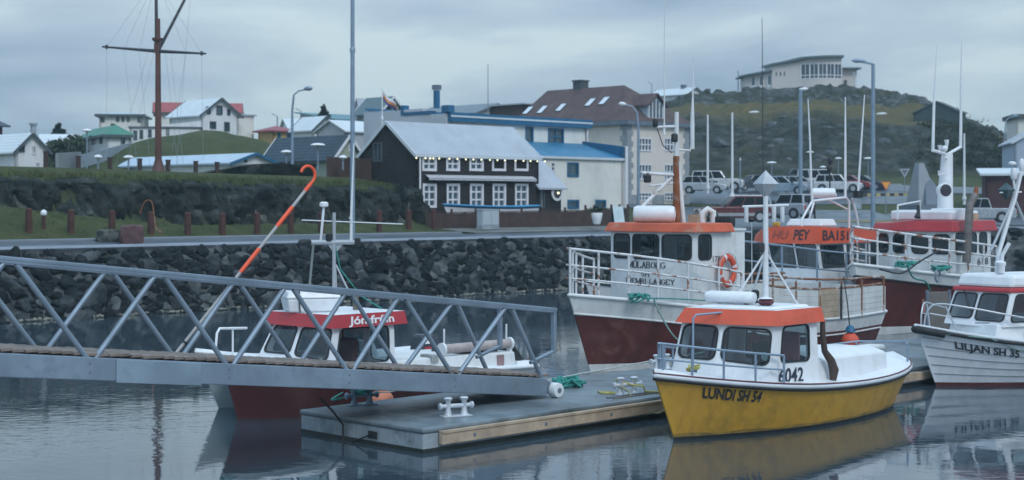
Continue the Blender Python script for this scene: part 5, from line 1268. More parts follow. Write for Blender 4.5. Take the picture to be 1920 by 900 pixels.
MB().box(3.4, 3.7, -.9, -.4, 1.7, 3.35).build('seat', mat('dark seat', (.05, .04, .04), .8), mb_, bevel=.1)
MB().box(4.55, 4.6, -1.4, -.2, 1.7, 3.6).build('cabinet', mat('brown cabinet', (.10, .06, .04), .7), mb_)
# names on the wheelhouse front
def fr_front(px_):  # walk the three front faces as one line; u in -1.5..1.5 metres
    y = px_
    segs = [(foot[0], foot[1]), (foot[1], foot[2]), (foot[2], foot[3])]
    for a, b in segs:
        if b[1] <= y <= a[1]:
            t = (a[1] - y) / (a[1] - b[1]); return lerp(a[0], b[0], t)
    return foot[3][0]
SER = {'M': [[(0, 0), (0, 1)], [(0, 1), (.5, .1), (1, 1)], [(1, 1), (1, 0)]], 'U': [[(0, 1), (0, .25), (.25, 0), (.75, 0), (1, .25), (1, 1)]], 'L': [[(0, 1), (0, 0)], [(0, 0), (.9, 0), (.9, .25)]],
       'A': [[(0, 0), (.5, 1), (1, 0)], [(.22, .36), (.78, .36)]], 'B': [[(0, 0), (0, 1), (.7, 1), (.85, .77), (.7, .54), (0, .54)], [(.7, .54), (.95, .28), (.75, 0), (0, 0)]], 'O': [[(.5, 0), (.1, .2), (0, .5), (.1, .8), (.5, 1), (.9, .8), (1, .5), (.9, .2), (.5, 0)]],
       'R': [[(0, 0), (0, 1), (.7, 1), (.9, .76), (.7, .52), (0, .52)], [(.5, .52), (1, 0)]], 'G': [[(.95, .78), (.55, 1), (.12, .8), (0, .5), (.12, .2), (.55, 0), (.95, .2), (.95, .45), (.6, .45)]], 'S': [[(.9, .8), (.5, 1), (.1, .8), (.2, .58), (.8, .42), (.92, .2), (.5, 0), (.08, .2)]],
       'H': [[(0, 0), (0, 1)], [(1, 0), (1, 1)], [(0, .5), (1, .5)]], 'F': [[(0, 0), (0, 1), (.9, 1), (.9, .8)], [(0, .53), (.6, .53)]], 'E': [[(.9, .2), (.9, 0), (0, 0), (0, 1), (.9, 1), (.9, .8)], [(0, .53), (.6, .53)]], 'I': [[(.5, 0), (.5, 1)]],
       'N': [[(0, 0), (0, 1), (1, 0), (1, 1)]], '-': [[(.2, .4), (.8, .4)]], 'Y': [[(0, 1), (.5, .5), (1, 1)], [(.5, .5), (.5, 0)]], "'": [[(.4, 1.12), (.65, 1.3)]]}
WID = {'I': .35, '-': .45, 'M': 1.0, 'O': .85, 'G': .85}
def serif_text(s_, mp_, mt, root, h_, wd, gap=.3):
    tot = sum(WID.get(c, .72) + gap for c in s_ if c != "'"); k = wd / tot; x = 0; m = MB(); sw = h_ * .062
    def seg(p, q, w_):
        d = V((q[0] - p[0], q[1] - p[1], 0)); l = d.length
        if l < 1e-6: return
        d /= l; n_ = V((-d.y, d.x, 0)) * w_; e = d * w_ * .6; p, q = V((*p, 0)) - e, V((*q, 0)) + e
        m.quad(*[mp_(a.x, a.y) for a in (p - n_, q - n_, q + n_, p + n_)])
    for c in s_:
        wd_ = WID.get(c, .72) * k; x_ = x
        if c == "'": x_ = x - (.72 + gap) * k; wd_ = .72 * k
        for pl_ in SER[c]:
            for a, b in zip(pl_, pl_[1:]):
                dxx = abs(b[0] - a[0]) * wd_; dyy = abs(b[1] - a[1]) * h_
                seg((x_ + a[0] * wd_, a[1] * h_), (x_ + b[0] * wd_, b[1] * h_), sw * (1.7 if dyy > dxx * .8 else .8))
            for e_, o_ in ((pl_[0], pl_[1]), (pl_[-1], pl_[-2])):
                if e_[1] in (0, 1) and abs(e_[0] - o_[0]) < .51 and c not in 'OGSLE-': seg((x_ + e_[0] * wd_ - h_ * .13, e_[1] * h_), (x_ + e_[0] * wd_ + h_ * .13, e_[1] * h_), sw * .55)
        if c != "'": x += wd_ + gap * k
    return m.build('lettering', mt, root, fix=False)
def fmap(y0, z0): return lambda x, z: V((fr_front(y0 - x) - .012, y0 - x, z0 + z))
faded = mat('faded dark letters', (.03, .033, .045), .6, var=.5, scale=6)
serif_text("MU'LABORG", fmap(.64, 2.695), faded, mb_, .165, 1.36)
serif_text('SH', fmap(.16, 2.455), faded, mb_, .14, .32)
serif_text('FREMRI-LANGEY', fmap(.74, 2.255), faded, mb_, .14, 1.72, .26)
f = bil([(*foot[3], 1.6), (*foot[4], 1.6), (*foot[4], zt), (*foot[3], zt)], .012)
text('1789', lambda u, v: f(.37 + .20 * u, .60 + .075 * v), faded, mb_)
# life ring on the wheelhouse side
ring_o = mat('life ring orange', (.62, .09, .045), .6, var=.12)
m = MB(); pts = [(0, 0)] ; nn_, kk_ = 28, 10; rr1, rr2 = .33, .085
for i in range(nn_):
    a = 2 * math.pi * i / nn_
    for j in range(kk_):
        b = 2 * math.pi * j / kk_; m.v.append(((rr1 + rr2 * math.cos(b)) * math.cos(a), rr2 * .8 * math.sin(b), (rr1 + rr2 * math.cos(b)) * math.sin(a) * 1.15))
for i in range(nn_):
    for j in range(kk_): m.f.append((i * kk_ + j, ((i + 1) % nn_) * kk_ + j, ((i + 1) % nn_) * kk_ + (j + 1) % kk_, i * kk_ + (j + 1) % kk_)); m.mi.append(0)
lr = thing('life_ring', 'orange life ring with white bands hung on the side of the rusty white wheelhouse', 'life ring', mb_.matrix_basis @ V((3.78, -1.66, 2.62)), R(45))
m.build('ring', ring_o, lr, 60)
for a in (20, 110, 200, 290):
    m = MB(); pts = []
    for j in range(kk_ + 1):
        b = 2 * math.pi * j / kk_; pts.append([(rr1 + rr2 * 1.06 * math.cos(b)), rr2 * .86 * math.sin(b)])
    for da in (-6, 6):
        for q in pts: aa = R(a + da); m.v.append((q[0] * math.cos(aa), q[1], q[0] * math.sin(aa) * 1.15))
    for j in range(kk_): m.f.append((j, j + 1, kk_ + 1 + j + 1, kk_ + 1 + j)); m.mi.append(0)
    m.build('band', frame_w, lr, 60)
MB().tube([(rr1 * 1.3 * math.cos(R(a)), -.05 - .02 * math.sin(a), rr1 * 1.5 * math.sin(R(a))) for a in range(0, 360, 15)], .012, 5).build('grab_line', rope_w, lr)
# bow rails
tl = [0.0, .05, .10, .155, .22, .30, .37]
def rl(t, dz, side=-1): return onsheer(h, t, dz, .12, side)
hr = 1.2
for dz_, r_ in ((hr, .034), (.77, .026), (.42, .026)):
    pts = [rl(t, dz_ * (1 - .25 * t)) for t in reversed(tl)] + [V((-.80, 0, h.zs(0) + dz_))] + [rl(t, dz_ * (1 - .25 * t), 1) for t in tl[1:5]]
    MB().tube(pts, r_, 8).build('bow_rail', white_rail, mb_, 60)
for t in tl[1:]: MB().tube([rl(t, -.02), rl(t, hr * (1 - .25 * t))], .032, 8).build('stanchion', white_rail, mb_, 60)
for t in tl[1:5]: MB().tube([rl(t, -.02, 1), rl(t, hr * (1 - .25 * t), 1)], .032, 8).build('stanchion', white_rail, mb_, 60)
MB().tube([(-.8, 0, h.zs(0) - .05), (-.8, 0, h.zs(0) + hr)], .034, 8).build('stanchion', white_rail, mb_, 60)
# mast with rusty foot, boom strut, cross arms and whips
rusty = mat('rusty steel', (.22, .075, .03), .85, var=.3, scale=3, dirt=(.35, .30, .27), dscale=2.2, damt=.6, bump=.3)
mx_, my_ = 3.70, .05; zr_ = zt + .2
MB().tube([(mx_, my_, zr_), (mx_ - .02, my_, zr_ + 1.9)], [.11, .09], 10).build('mast_foot', rusty, mb_, 60)
MB().tube([(mx_ + .16, my_ - .12, zr_), (mx_ + .02, my_ - .02, zr_ + 1.75)], .07, 8).build('mast_leg', white_old, mb_, 60)
MB().tube([(mx_ - .02, my_, zr_ + 1.8), (mx_, my_, zr_ + 3.15)], [.075, .06], 10).build('mast', white_old, mb_, 60)
MB().tube([(2.75, .55, zr_ + .45), (mx_ - .1, my_ + .1, zr_ + 1.3)], .05, 8).build('boom', white_rail, mb_, 60)
MB().tube([(2.85, .62, zr_ + 1.42), (mx_, my_, zr_ + 1.36)], .05, 8).build('cross_arm', white_rail, mb_, 60)
MB().tube([(3.05, .5, zr_ + 1.05), (mx_, my_, zr_ + 1.15)], .03, 8).build('cross_arm', white_rail, mb_, 60)
MB().tube([(mx_ - .42, my_ + .42, zr_ + 2.72), (mx_, my_, zr_ + 2.74)], .04, 8).build('cross_arm', white_old, mb_, 60)
MB().tube([(mx_, my_, zr_ + 2.08), (mx_ + .28, my_ - .26, zr_ + 2.06), (mx_ + .33, my_ - .3, zr_ + 2.3), (mx_ + .33, my_ - .3, zr_ + 3.0)], .035, 8).build('bracket', white_old, mb_, 60)
MB().tube([(mx_ + .33, my_ - .3, zr_ + 2.1), (mx_ + .33, my_ - .3, zr_ + 2.9), (mx_ + .35, my_ - .3, zr_ + 3.6), (mx_ + .37, my_ - .3, zr_ + 4.7)], [.06, .06, .025, .012], 8).build('whip_antenna', white_old, mb_, 60)
MB().tube([(mx_ - .25, my_ + .25, zr_ + 2.5), (mx_ - .25, my_ + .25, zr_ + 2.9), (mx_ - .24, my_ + .25, zr_ + 7.2)], [.045, .02, .008], 8).build('whip_antenna', white_old, mb_, 60)
MB().lathe([(.06, 0), (.08, .03), (.08, .2), (.05, .24)], (mx_ - .44, my_ + .42, zr_ + 2.72), 10).build('mast_lamp', rubber, mb_, 50)
MB().lathe([(.06, 0), (.1, .03), (.1, .2), (.05, .24)], (mx_ - .1, my_ + .0, zr_ + 2.3), 10).build('mast_lamp', rubber, mb_, 50)
MB().lathe([(.07, 0), (.11, .03), (.11, .2), (.05, .24)], (2.95, .5, zr_ + 1.14), 10).build('mast_lamp', rubber, mb_, 50)
MB().tube([(mx_ - .4, my_ + .4, zr_ + 2.7), (mx_ - .25, my_ + .3, zr_ + 2.2), (mx_ - .1, my_ + .1, zr_ + 2.0), (mx_, my_, zr_ + 2.1)], .015, 5).build('cable', rubber, mb_, 60)
m = MB(); m.lathe([(.05, -.6), (.20, -.57), (.24, -.48), (.24, .48), (.20, .57), (.05, .6)], (0, 0, 0), 16, 'X'); lf = m.build('liferaft', plastic_w, mb_, 40, loc=(2.95, .25, zr_ + .26)); lf.rotation_euler = (0, 0, R(-55))
m = MB(); m.box(3.9, 4.3, -.55, -.2, zr_, zr_ + .24); m.build('roof_box', wood_new, mb_)
MB().tube([(4.05, -.6, zr_), (4.05, -.6, zr_ + .3), (4.15, -.7, zr_ + .4), (4.27, -.8, zr_ + .32), (4.27, -.8, zr_)], .09, 8).build('vent_pipe', white_old, mb_, 60)
for i in range(4): MB().lathe([(.1, 0), (.12, .03), (.12, .26), (.1, .3)], (4.35 + .0 * i, -.95 - .14 * i, zr_ - .1), 10).build('canister', rubber, mb_, 50)
# plank bulwark aft with rusty top rails
rust_rail = mat('heavily rusted rail', (.42, .38, .35), .7, var=.2, scale=4, rust=(.20, .085, .04), ramt=.95, rscale=2.2, rthr=.44)
plank_w = mat('white plank bulwark', (.58, .60, .60), .6, var=.12, scale=1.5, dirt=(.36, .36, .33), dscale=3, damt=.6, rust=(.30, .17, .10), ramt=.6, rscale=1.6, rthr=.62, streak=.35)
for side in (-1, 1):
    for i in range(5):
        z0 = -.02 + i * .165
        m = MB(); ta_, tb_ = .47, .985; n_ = 14; a = []
        for j in range(n_ + 1):
            t = lerp(ta_, tb_, j / n_); p = h.pt(t, h.zs(t), side, -.03); a.append(p)
        for j in range(n_): 
            p, q = a[j], a[j + 1]; o_ = V((0, .045 * side, 0))
            m.hexa([p + V((0, 0, z0)), q + V((0, 0, z0)), q + o_ + V((0, 0, z0)), p + o_ + V((0, 0, z0))], [p + V((0, 0, z0 + .155)), q + V((0, 0, z0 + .155)), q + o_ + V((0, 0, z0 + .155)), p + o_ + V((0, 0, z0 + .155))])
        m.build('bulwark_plank', plank_w, mb_)
    for dz_ in (.86, 1.05):
        MB().tube([h.pt(t, h.zs(t), side, -.05) + V((0, 0, dz_ + (.0 if dz_ < 1 else .10 * math.sin(t * 3)))) for t in (.45, .52, .6, .68, .76, .84, .92, .985)], .035, 8).build('top_rail', rust_rail, mb_, 60)
    for t in (.47, .56, .66, .76, .86, .98): MB().tube([h.pt(t, h.zs(t), side, .02) + V((0, 0, -.05)), h.pt(t, h.zs(t), side, .02) + V((0, 0, 1.08))], .033, 8).build('bulwark_post', rust_rail, mb_, 60)
m = MB()
for i in range(5):
    p, q = h.pt(.655, 1.05, -1, .05), h.pt(.745, 1.05, -1, .05); p.z = q.z = h.zs(.7) + .02 + i * .17
    m.hexa([p, q, q + V((0, .03, 0)), p + V((0, .03, 0))], [p + V((0, 0, .15)), q + V((0, 0, .15)), q + V((0, .03, .15)), p + V((0, .03, .15))])
m.build('hatch', wood_new, mb_)
MB().tube([h.pt(.752, 1.05, -1, .08) + V((0, 0, .0)), h.pt(.752, 1.05, -1, .08) + V((0, 0, 1.0))], .03, 6).build('hatch_post', rubber, mb_)
MB().hexa([h.pt(1, z, s_, -.02) for z, s_ in ((1.1, -1), (1.1, 1))] + [h.pt(1, 1.1, s_, -.02) + V((-.06, 0, 0)) for s_ in (1, -1)], [h.pt(1, z, s_, -.02) + V((0, 0, .8)) for z, s_ in ((1.1, -1), (1.1, 1))] + [h.pt(1, 1.1, s_, -.02) + V((-.06, 0, .8)) for s_ in (1, -1)]).build('stern_bulwark', plank_w, mb_)
# bow line, heap of green rope on the bow
inv = mb_.matrix_basis.inverted()
pts = [onsheer(h, .14, .10, -.02), onsheer(h, .14, -.1, -.08), V((1.2, -1.75, 1.1)), V((1.55, -1.95, .75)), V((1.9, -2.4, .58)), inv @ SN(28.95, 23.95, DECK + .22)]
def arc(pts, n=6):
    t = [(i / (len(pts) - 1)) for i in range(len(pts))]; o = []
    for c_ in range(3): o.append(smooth_tab([(a, p[c_]) for a, p in zip(t, pts)], 30))
    return [V((a[1], b[1], c_[1])) for a, b, c_ in zip(*o)]
wl = [mb_.matrix_basis @ p for p in arc(pts)]
tag(MB().tube(wl, .024, 6).build('mooring_line', mat('pale green rope', (.20, .34, .32), .9, var=.2, scale=20), smooth=60), 'pale green line from the bow of the red hulled boat down to the cleat', 'rope')
o = coil((.55, -1.2, 1.86), 34, .30, .26, .026, 6).build('rope_heap', rope_g, smooth=60); o.matrix_basis = mb_.matrix_basis; tag(o, 'heap of green rope on the bow of the red hulled boat', 'rope')
MB().tube(arc([V((.7, -1.35, 1.98)), V((1.3, -1.66, 1.96)), V((2.6, -1.95, 1.86)), V((3.6, -2.05, 1.78)), V((4.6, -2.1, 1.66))]), .02, 6).build('deck_line', rope_g, mb_, 60)
a_, b_ = SN(28.95, 23.95, DECK + .22), SN(22.5, 26.0, .12)
tag(MB().tube(arc([a_, lerp(a_, b_, .3) - V((0, 0, .05)), lerp(a_, b_, .65) - V((0, 0, .1)), b_]), .02, 6).build('mooring_line', rope_w, smooth=60), 'thin grey mooring line running left from the cleat above the water', 'rope')
# orange fender buoy at the hull
def buoy(p, r_, label, top=True, mt=None):
    b0 = thing('buoy', label, 'buoy', p)
    m = MB(); m.lathe([(.01, -1), (.45, -.93), (.8, -.62), (.98, -.2), (1, .1), (.9, .45), (.62, .78), (.3, 1.0), (.16, 1.15), (.01, 1.18)], (0, 0, 0), 16); m.v = [(x * r_, y * r_, z * r_) for x, y, z in m.v]; m.build('float', mt or ring_o, b0, 60)
    m = MB(); m.lathe([(.16, 0), (.13, .12), (.05, .2)], (0, 0, r_ * 1.05), 10); m.build('cap', trim_bl, b0, 50)
    return b0
buoy(mb_.matrix_basis @ V((8.75, -2.42, .40)), .27, 'orange red fender buoy with blue cap hanging on the stern of the red hulled boat')
tag(MB().tube([mb_.matrix_basis @ V((8.9, -2.1, 2.3)), mb_.matrix_basis @ V((8.8, -2.3, 1.5)), mb_.matrix_basis @ V((8.75, -2.42, .68))], .02, 6).build('fender_line', rubber, smooth=60), 'dark line holding the orange fender buoy on the plank bulwark', 'rope')
# ---------------------------------------------------------------- the red and white boat behind the gangway
jb = boat('red_white_boat', 'small red and white boat with red roof band and white tub behind the gangway', (-5.72, 32.0, 0), 45)
h = Hull(7.5, 1.38, smooth_tab([(0, 1.30), (.15, 1.10), (.35, .92), (.6, .78), (.85, .68), (1, .64)]), rake=.40, srake=.25, tm=.22, p=2.0, ta=.6, ea=.9, flare=.80, zk=-.45, fl=1.0)
bd = lambda t: h.zs(t) - .22
white_low = mat('grey white lower hull', (.36, .43, .46), .45, var=.1, dirt=(.25, .31, .33), dscale=1.5, damt=.5)
h.mesh('hull', jb, [redhull, white, white_low], [(lambda t: -.44, 0, 2), (lambda t: -.2, 0, 2), (lambda t: .02, 0, 2)] + [((lambda f: (lambda t: .02 + (bd(t) - .02) * f))(i / 6), 0, 2) for i in range(1, 6)] + [(bd, 1, 1), (lambda t: h.zs(t) - .05, 1, 1), (lambda t: h.zs(t), 1, 1)])
h.deck(jb, white, .02, .08)
h.strake(jb, white, -.03, .05, .0, 'gunwale'); h.strake(jb, rubber, -.2, .02, .02)
foot = [(1.18, 1.05), (1.30, 0.02), (1.55, -1.06), (3.40, -1.08), (3.40, 1.05)]
topp = [(1.62, .92), (1.66, .02), (1.80, -.97), (3.42, -1.0), (3.42, .95)]
cabin(jb, foot, [.98, .98, .88, .78, .85], 1.86, {0: [(.10, .92, .30, .95, .12)], 1: [(.08, .93, .28, .95, .12)], 2: [(.10, .90, .24, .95, .13)], 3: [(.1, .4, .2, .9, .1), (.5, .9, .3, .9, .1)], 4: [(.12, .88, .3, .92, .12)]}, white, topp)
lo_p = [(1.45, 1.06), (1.50, .02), (1.66, -1.10), (3.72, -1.12), (3.72, 1.08)]; hi_p = [(1.55, 1.0), (1.60, .02), (1.74, -1.04), (3.68, -1.06), (3.68, 1.02)]
m = MB(); b_ = [(x, y, 1.84) for x, y in lo_p]; t_ = [(x, y, 2.12) for x, y in hi_p]
m.add(b_ + t_, [(4, 3, 2, 1, 0)] + [(i, (i + 1) % 5, 5 + (i + 1) % 5, 5 + i) for i in range(5)]); m.k = 1; m.quad(*[(x, y, 2.12) for x, y in hi_p]); m.build('roof', [red, white], jb)
f = bil([(*lo_p[2], 1.84), (*lo_p[3], 1.84), (*hi_p[3], 2.12), (*hi_p[2], 2.12)], .012)
text('Jómfrúin', lambda u, v: f(.20 + .62 * u, .22 + .60 * v), letter_wh, jb, bold=.03)
MB().box(1.7, 3.38, -.95, .95, .8, .86).build('cabin_floor', MATS['dark floor'], jb)
MB().box(1.55, 2.0, -.85, .85, .86, 1.22).build('dashboard', MATS['grey dash'], jb, bevel=.03)
MB().box(2.6, 2.75, -.6, -.1, .86, 1.55).build('seat_back', mat('reddish seat', (.16, .06, .06), .8), jb, bevel=.04)
MB().box(2.3, 2.6, .3, .7, .86, 1.5).build('seat_back', mat('grey seat', (.20, .24, .26), .8), jb, bevel=.04)
dn = boat('pale_dinghy', 'pale grey white boat whose bow shows left of the red bow under the gangway', (-6.42, 33.65, 0), 46)
hd_ = Hull(6.2, .62, smooth_tab([(0, 1.30), (.2, 1.08), (.6, .9), (1, .9)]), rake=.62, srake=.1, tm=.3, p=2.2, ta=.6, ea=.8, flare=.7, zk=-.4)
hd_.mesh('hull', dn, [white_low, white], [(lambda t: -.38, 0), (lambda t: 0, 0), (lambda t: .5 * hd_.zs(t), 0), (lambda t: hd_.zs(t) - .1, 1), (lambda t: hd_.zs(t), 1)]); hd_.deck(dn, white, .0, .06); hd_.strake(dn, white, -.02, .04, .0, 'gunwale')
# fish tub on the roof
tb = thing('fish_tub', 'white plastic tub lashed on the roof of the red and white boat', 'tub', jb.matrix_basis @ V((2.12, .30, 2.125)), R(18))
MB().hexa([(-.52, -.42, 0), (.52, -.42, 0), (.52, .42, 0), (-.52, .42, 0)], [(-.58, -.48, .30), (.58, -.48, .30), (.58, .48, .30), (-.58, .48, .30)]).build('tub', plastic_w, tb, bevel=.04)
MB().hexa([(-.60, -.50, .302), (.60, -.50, .302), (.60, .50, .302), (-.60, .50, .302)], [(-.55, -.44, .46), (.55, -.44, .46), (.55, .44, .46), (-.55, .44, .46)]).build('lid', plastic_w, tb, bevel=.03)
MB().tube([(-.3, -.46, .0), (-.33, -.52, .28), (-.32, -.47, .46), (-.3, .0, .475), (-.3, .48, .46), (-.3, .5, .0)], .016, 5).build('strap', rubber, tb)
# mast and gear
mp0 = V((2.75, .25, 2.12)); mastm = mat('mast aluminium', (.42, .45, .48), .4, .3, var=.1)
MB().tube([mp0, mp0 + V((0, 0, 1.62))], .042, 8).build('mast', mastm, jb, 60)
MB().tube([mp0 + V((.05, -.05, .0)), mp0 + V((0.02, -.02, 1.0))], .02, 6).build('mast_stay', mastm, jb); MB().tube([mp0 + V((.42, -.42, .0)), mp0 + V((.2, -.2, .5)), mp0 + V((.03, -.03, 1.0))], .022, 6).build('mast_stay', mastm, jb)
MB().tube([mp0 + V((.34, -.34, 0)), mp0 + V((.34, -.34, .35))], .065, 8).build('exhaust_stub', mat('brown stub', (.16, .13, .10), .7), jb, 50)
dg = V((.7071, -.7071, 0))
T = mp0 + V((0, 0, 1.5))
MB().tube([T - dg * .50, T + dg * .46], .05, 8).build('cross_arm', mastm, jb, 60)
MB().hexa([T - dg * .16 + V((0, 0, -.02)), T + dg * .22 + V((0, 0, -.02)), T + dg * .22 + V((.02, .02, -.02)), T - dg * .16 + V((.02, .02, -.02))], [T - dg * .02 + V((0, 0, -.22)), T + dg * .05 + V((0, 0, -.22)), T + dg * .05 + V((.02, .02, -.22)), T - dg * .02 + V((.02, .02, -.22))]).build('gusset', mastm, jb)
MB().lathe([(.02, -.22), (.07, -.16), (.075, .08), (.03, .14)], (0, 0, 0), 10, 'X').build('searchlight', rubber, jb, 50, loc=T - dg * .62)
MB().lathe([(.06, -.1), (.07, -.06), (.07, .08), (.04, .1)], (0, 0, 0), 10).build('deck_lamp', rubber, jb, 50, loc=T + dg * .52)
MB().lathe([(.06, 0), (.075, .03), (.075, .16), (.05, .18)], (0, 0, 0), 12).build('deck_lamp', rubber, jb, 50, loc=T + V((-.08, .08, .02)))
MB().tube([T + V((0, 0, 0)), T + V((0, 0, .66))], .04, 8).build('mast_top', mastm, jb, 60)
MB().tube([T - dg * .30, T - dg * .23 + V((0, 0, .78))], .03, 8).build('antenna_post', plastic_w, jb, 60)
MB().lathe([(.05, 0), (.10, .02), (.10, .09), (.06, .12)], (0, 0, 0), 14).build('gps_dome', plastic_w, jb, 50, loc=T - dg * .225 + V((0, 0, .78)))
q = T + dg * .38
MB().tube([q, q + V((0, 0, .55)), q + dg * .06 + V((0, 0, 2.2))], [.035, .03, .012], 8).build('whip_antenna', plastic_w, jb, 60)
c_ = q + V((0, 0, .45)); ex = V((.7071, -.7071, -.04))
MB().tube([c_ - ex * 1.1, c_ + ex * 1.15], .014, 6).build('antenna_rod', plastic_w, jb); MB().tube([c_ + V((-.25, -.25, .10)), c_ + V((.3, .3, -.10))], .014, 6).build('antenna_rod', plastic_w, jb)
MB().tube([mp0 + V((-.42, .42, -.0)), T - dg * .46 + V((0, 0, -.02))], .03, 6).build('mast_strut', mat('worn strut', (.20, .23, .23), .6, var=.25), jb, 60)
MB().tube([T + dg * .5, mp0 + dg * .42 + V((0, 0, .1))], .006, 4).build('stay_wire', rubber, jb)
MB().tube([T + V((.02, -.02, -.1)), mp0 + V((.1, -.1, .9)), mp0 + V((.45, -.4, .3)), mp0 + V((.8, -.7, .02))], .016, 5).build('cable', rope_g, jb)
# bow hoop rail
pts = [onsheer(h, .02, .0, .1, 1), onsheer(h, .02, .55, .1, 1), onsheer(h, .05, .62, .1, 1), onsheer(h, .20, .56, .12, 1)]
MB().tube([V((-.2, .55, 1.12)), V((-.1, .60, 1.75)), V((.0, .65, 1.84)), V((.9, .95, 1.78))], .028, 8).build('bow_rail', plastic_w, jb, 60)
MB().tube([V((.45, .82, 1.0)), V((.45, .82, 1.78))], .022, 8).build('stanchion', plastic_w, jb, 60)
coil((-.25, -.05, 1.16), 20, .2, .1, .02, 12).build('bow_rope', rope_g, jb, 60); coil((.9, -.5, 1.06), 18, .22, .08, .018, 13).build('bow_rope', rope_g, jb, 60)
# cockpit
MB().hexa([(3.45, -.98, .66), (7.25, -1.02, .5), (7.25, 1.02, .5), (3.45, 1.0, .66)], [(3.45, -.92, 1.02), (7.2, -.98, .98), (7.2, .98, .98), (3.45, .94, 1.02)]).build('coaming', white_old, jb, bevel=.04)
MB().hexa([(3.42, .2, .9), (4.1, .2, .9), (4.1, 1.0, .9), (3.42, 1.0, .9)], [(3.42, .2, 1.42), (3.9, .2, 1.36), (3.9, 1.0, 1.36), (3.42, 1.0, 1.42)]).build('engine_box', white, jb, bevel=.1)
MB().lathe([(.10, -1.1), (.11, -1.08), (.11, 1.08), (.10, 1.1)], (0, 0, 0), 14, 'X').build('net_roller', mat('worn grey pink roller', (.36, .31, .30), .6, var=.2, scale=4), jb, 50, loc=(6.1, -.84, 1.16))
for x in (5.0, 7.16):
    MB().lathe([(.15, -.03), (.15, .03)], (0, 0, 0), 14, 'X').build('roller_end', white, jb, 50, loc=(x, -.84, 1.16)); MB().box(x - .04, x + .04, -.90, -.78, .9, 1.14).build('roller_post', white, jb)
for x in (5.1, 7.1): MB().tube([(x, -.8, 1.16), (x, -.8, 1.62)], .022, 6).build('pin', plastic_w, jb)
MB().box(5.7, 6.9, -.7, .3, .97, 1.12).build('net_bin', MATS['dark floor'], jb)
MB().box(6.6, 6.8, -1.03, -.985, .66, .93).build('rust_plate', mat('pinkish grey plate', (.26, .17, .17), .7, var=.2), jb)
MB().box(4.55, 4.75, -1.0, -.6, .9, 1.07).build('seat_end', mat('worn grey seat end', (.30, .32, .32), .7, var=.3, scale=5), jb)
ob = MB(); ob.hexa([(5.75, .75, .9), (6.45, .75, .9), (6.45, 1.2, .9), (5.75, 1.2, .9)], [(5.82, .8, 1.36), (6.3, .8, 1.32), (6.3, 1.15, 1.32), (5.82, 1.15, 1.36)]); obm = ob.build('outboard_motor', mat('dark outboard', (.03, .04, .055), .3, var=.1), jb, bevel=.09)
MB().box(5.9, 6.25, .755, .775, 1.0, 1.05).build('stripe', red, obm); MB().box(5.9, 6.2, .765, .785, 1.12, 1.20).build('badge', letter_wh, obm); MB().box(5.95, 6.25, .95, 1.1, .6, .92).build('leg', MATS['dark outboard'], obm)
MB().hexa([(7.26, -1.05, .6), (7.8, -1.15, .58), (7.8, 1.15, .58), (7.26, 1.05, .6)], [(7.26, -1.0, .74), (7.76, -1.13, .72), (7.76, 1.13, .72), (7.26, 1.0, .74)]).build('stern_deck', white, jb, bevel=.03)
MB().add([(7.27, -.9, .74), (7.6, -.9, .74), (7.27, -.9, 1.1), (7.27, -.1, .74), (7.6, -.1, .74), (7.27, -.1, 1.1)], [(0, 1, 2), (3, 5, 4), (0, 3, 4, 1), (1, 4, 5, 2), (0, 2, 5, 3)]).build('stern_wedge', rubber, jb)
ln = arc([jb.matrix_basis @ h.pt(.25, .5, -1, .02), SN(19.2, 24.3, .55), SN(19.5, 23.9, DECK + .22)])
tag(MB().tube(ln, .018, 6).build('mooring_line', rope_g, smooth=60), 'green mooring line from the red and white boat to the cleat under the gangway', 'rope')
tag(MB().tube(arc([SN(19.75, 23.9, DECK + .22), SN(21.2, 24.6, .55), SN(22.6, 25.3, .72)]), .014, 6).build('mooring_line', rope_w, smooth=60), 'pale mooring line running right from the cleat under the gangway', 'rope')
tag(coil(SN(19.6, 23.85, DECK + .16), 26, .2, .16, .022, 21).build('rope_heap', rope_g, smooth=60), 'green rope wound round the cleat under the gangway', 'rope')
buoy(SN(21.0, 24.9, .30), .27, 'pale orange fender buoy squeezed between the pontoon and the red and white boat', mt=mat('faded orange fender', (.62, .22, .13), .55, var=.12))

# ---------------------------------------------------------------- the white boat with the orange wheelhouse band
pbt = boat('orange_band_boat', 'white boat with orange band round its wheelhouse roof behind the plank bulwark', SN(37.2, 33.0), 45)
h = Hull(10.5, 1.9, smooth_tab([(0, 2.0), (.15, 1.75), (.4, 1.5), (.7, 1.35), (1, 1.35)]), rake=.9, srake=.3, tm=.42, p=2.4, ta=.6, ea=.88, flare=.85, zk=-.6)
h.mesh('hull', pbt, [white, black], [(lambda t: -.58, 1), (lambda t: -.2, 1), (lambda t: .1, 0)] + [((lambda f: (lambda t: .1 + (h.zs(t) - .1) * f))(i / 6), 0) for i in range(1, 7)])
h.deck(pbt, white, .02, .06); h.strake(pbt, rubber, -.05, .04, .0)
def loc_x(bt, y, px):         # x on the boat's own axis that falls on a pixel column of the photo
    o = bt.location; a = bt.rotation_euler.z; c, s_ = math.cos(a), math.sin(a); k = kx(px)
    ox, oy = o.x - y * s_, o.y + y * c
    return (k * oy - ox) / (c - k * s_)
hw_ = 1.45
xf, xn, xb_ = loc_x(pbt, hw_, 1424), loc_x(pbt, -hw_, 1535), loc_x(pbt, -hw_, 1632)
Yc = pbt.location.y + xn * .7071 - hw_ * .7071
zt, zb_, zr_ = zat(456, Yc), zat(503, Yc), zat(424, Yc)
xm = (xf + xn) / 2 - .35
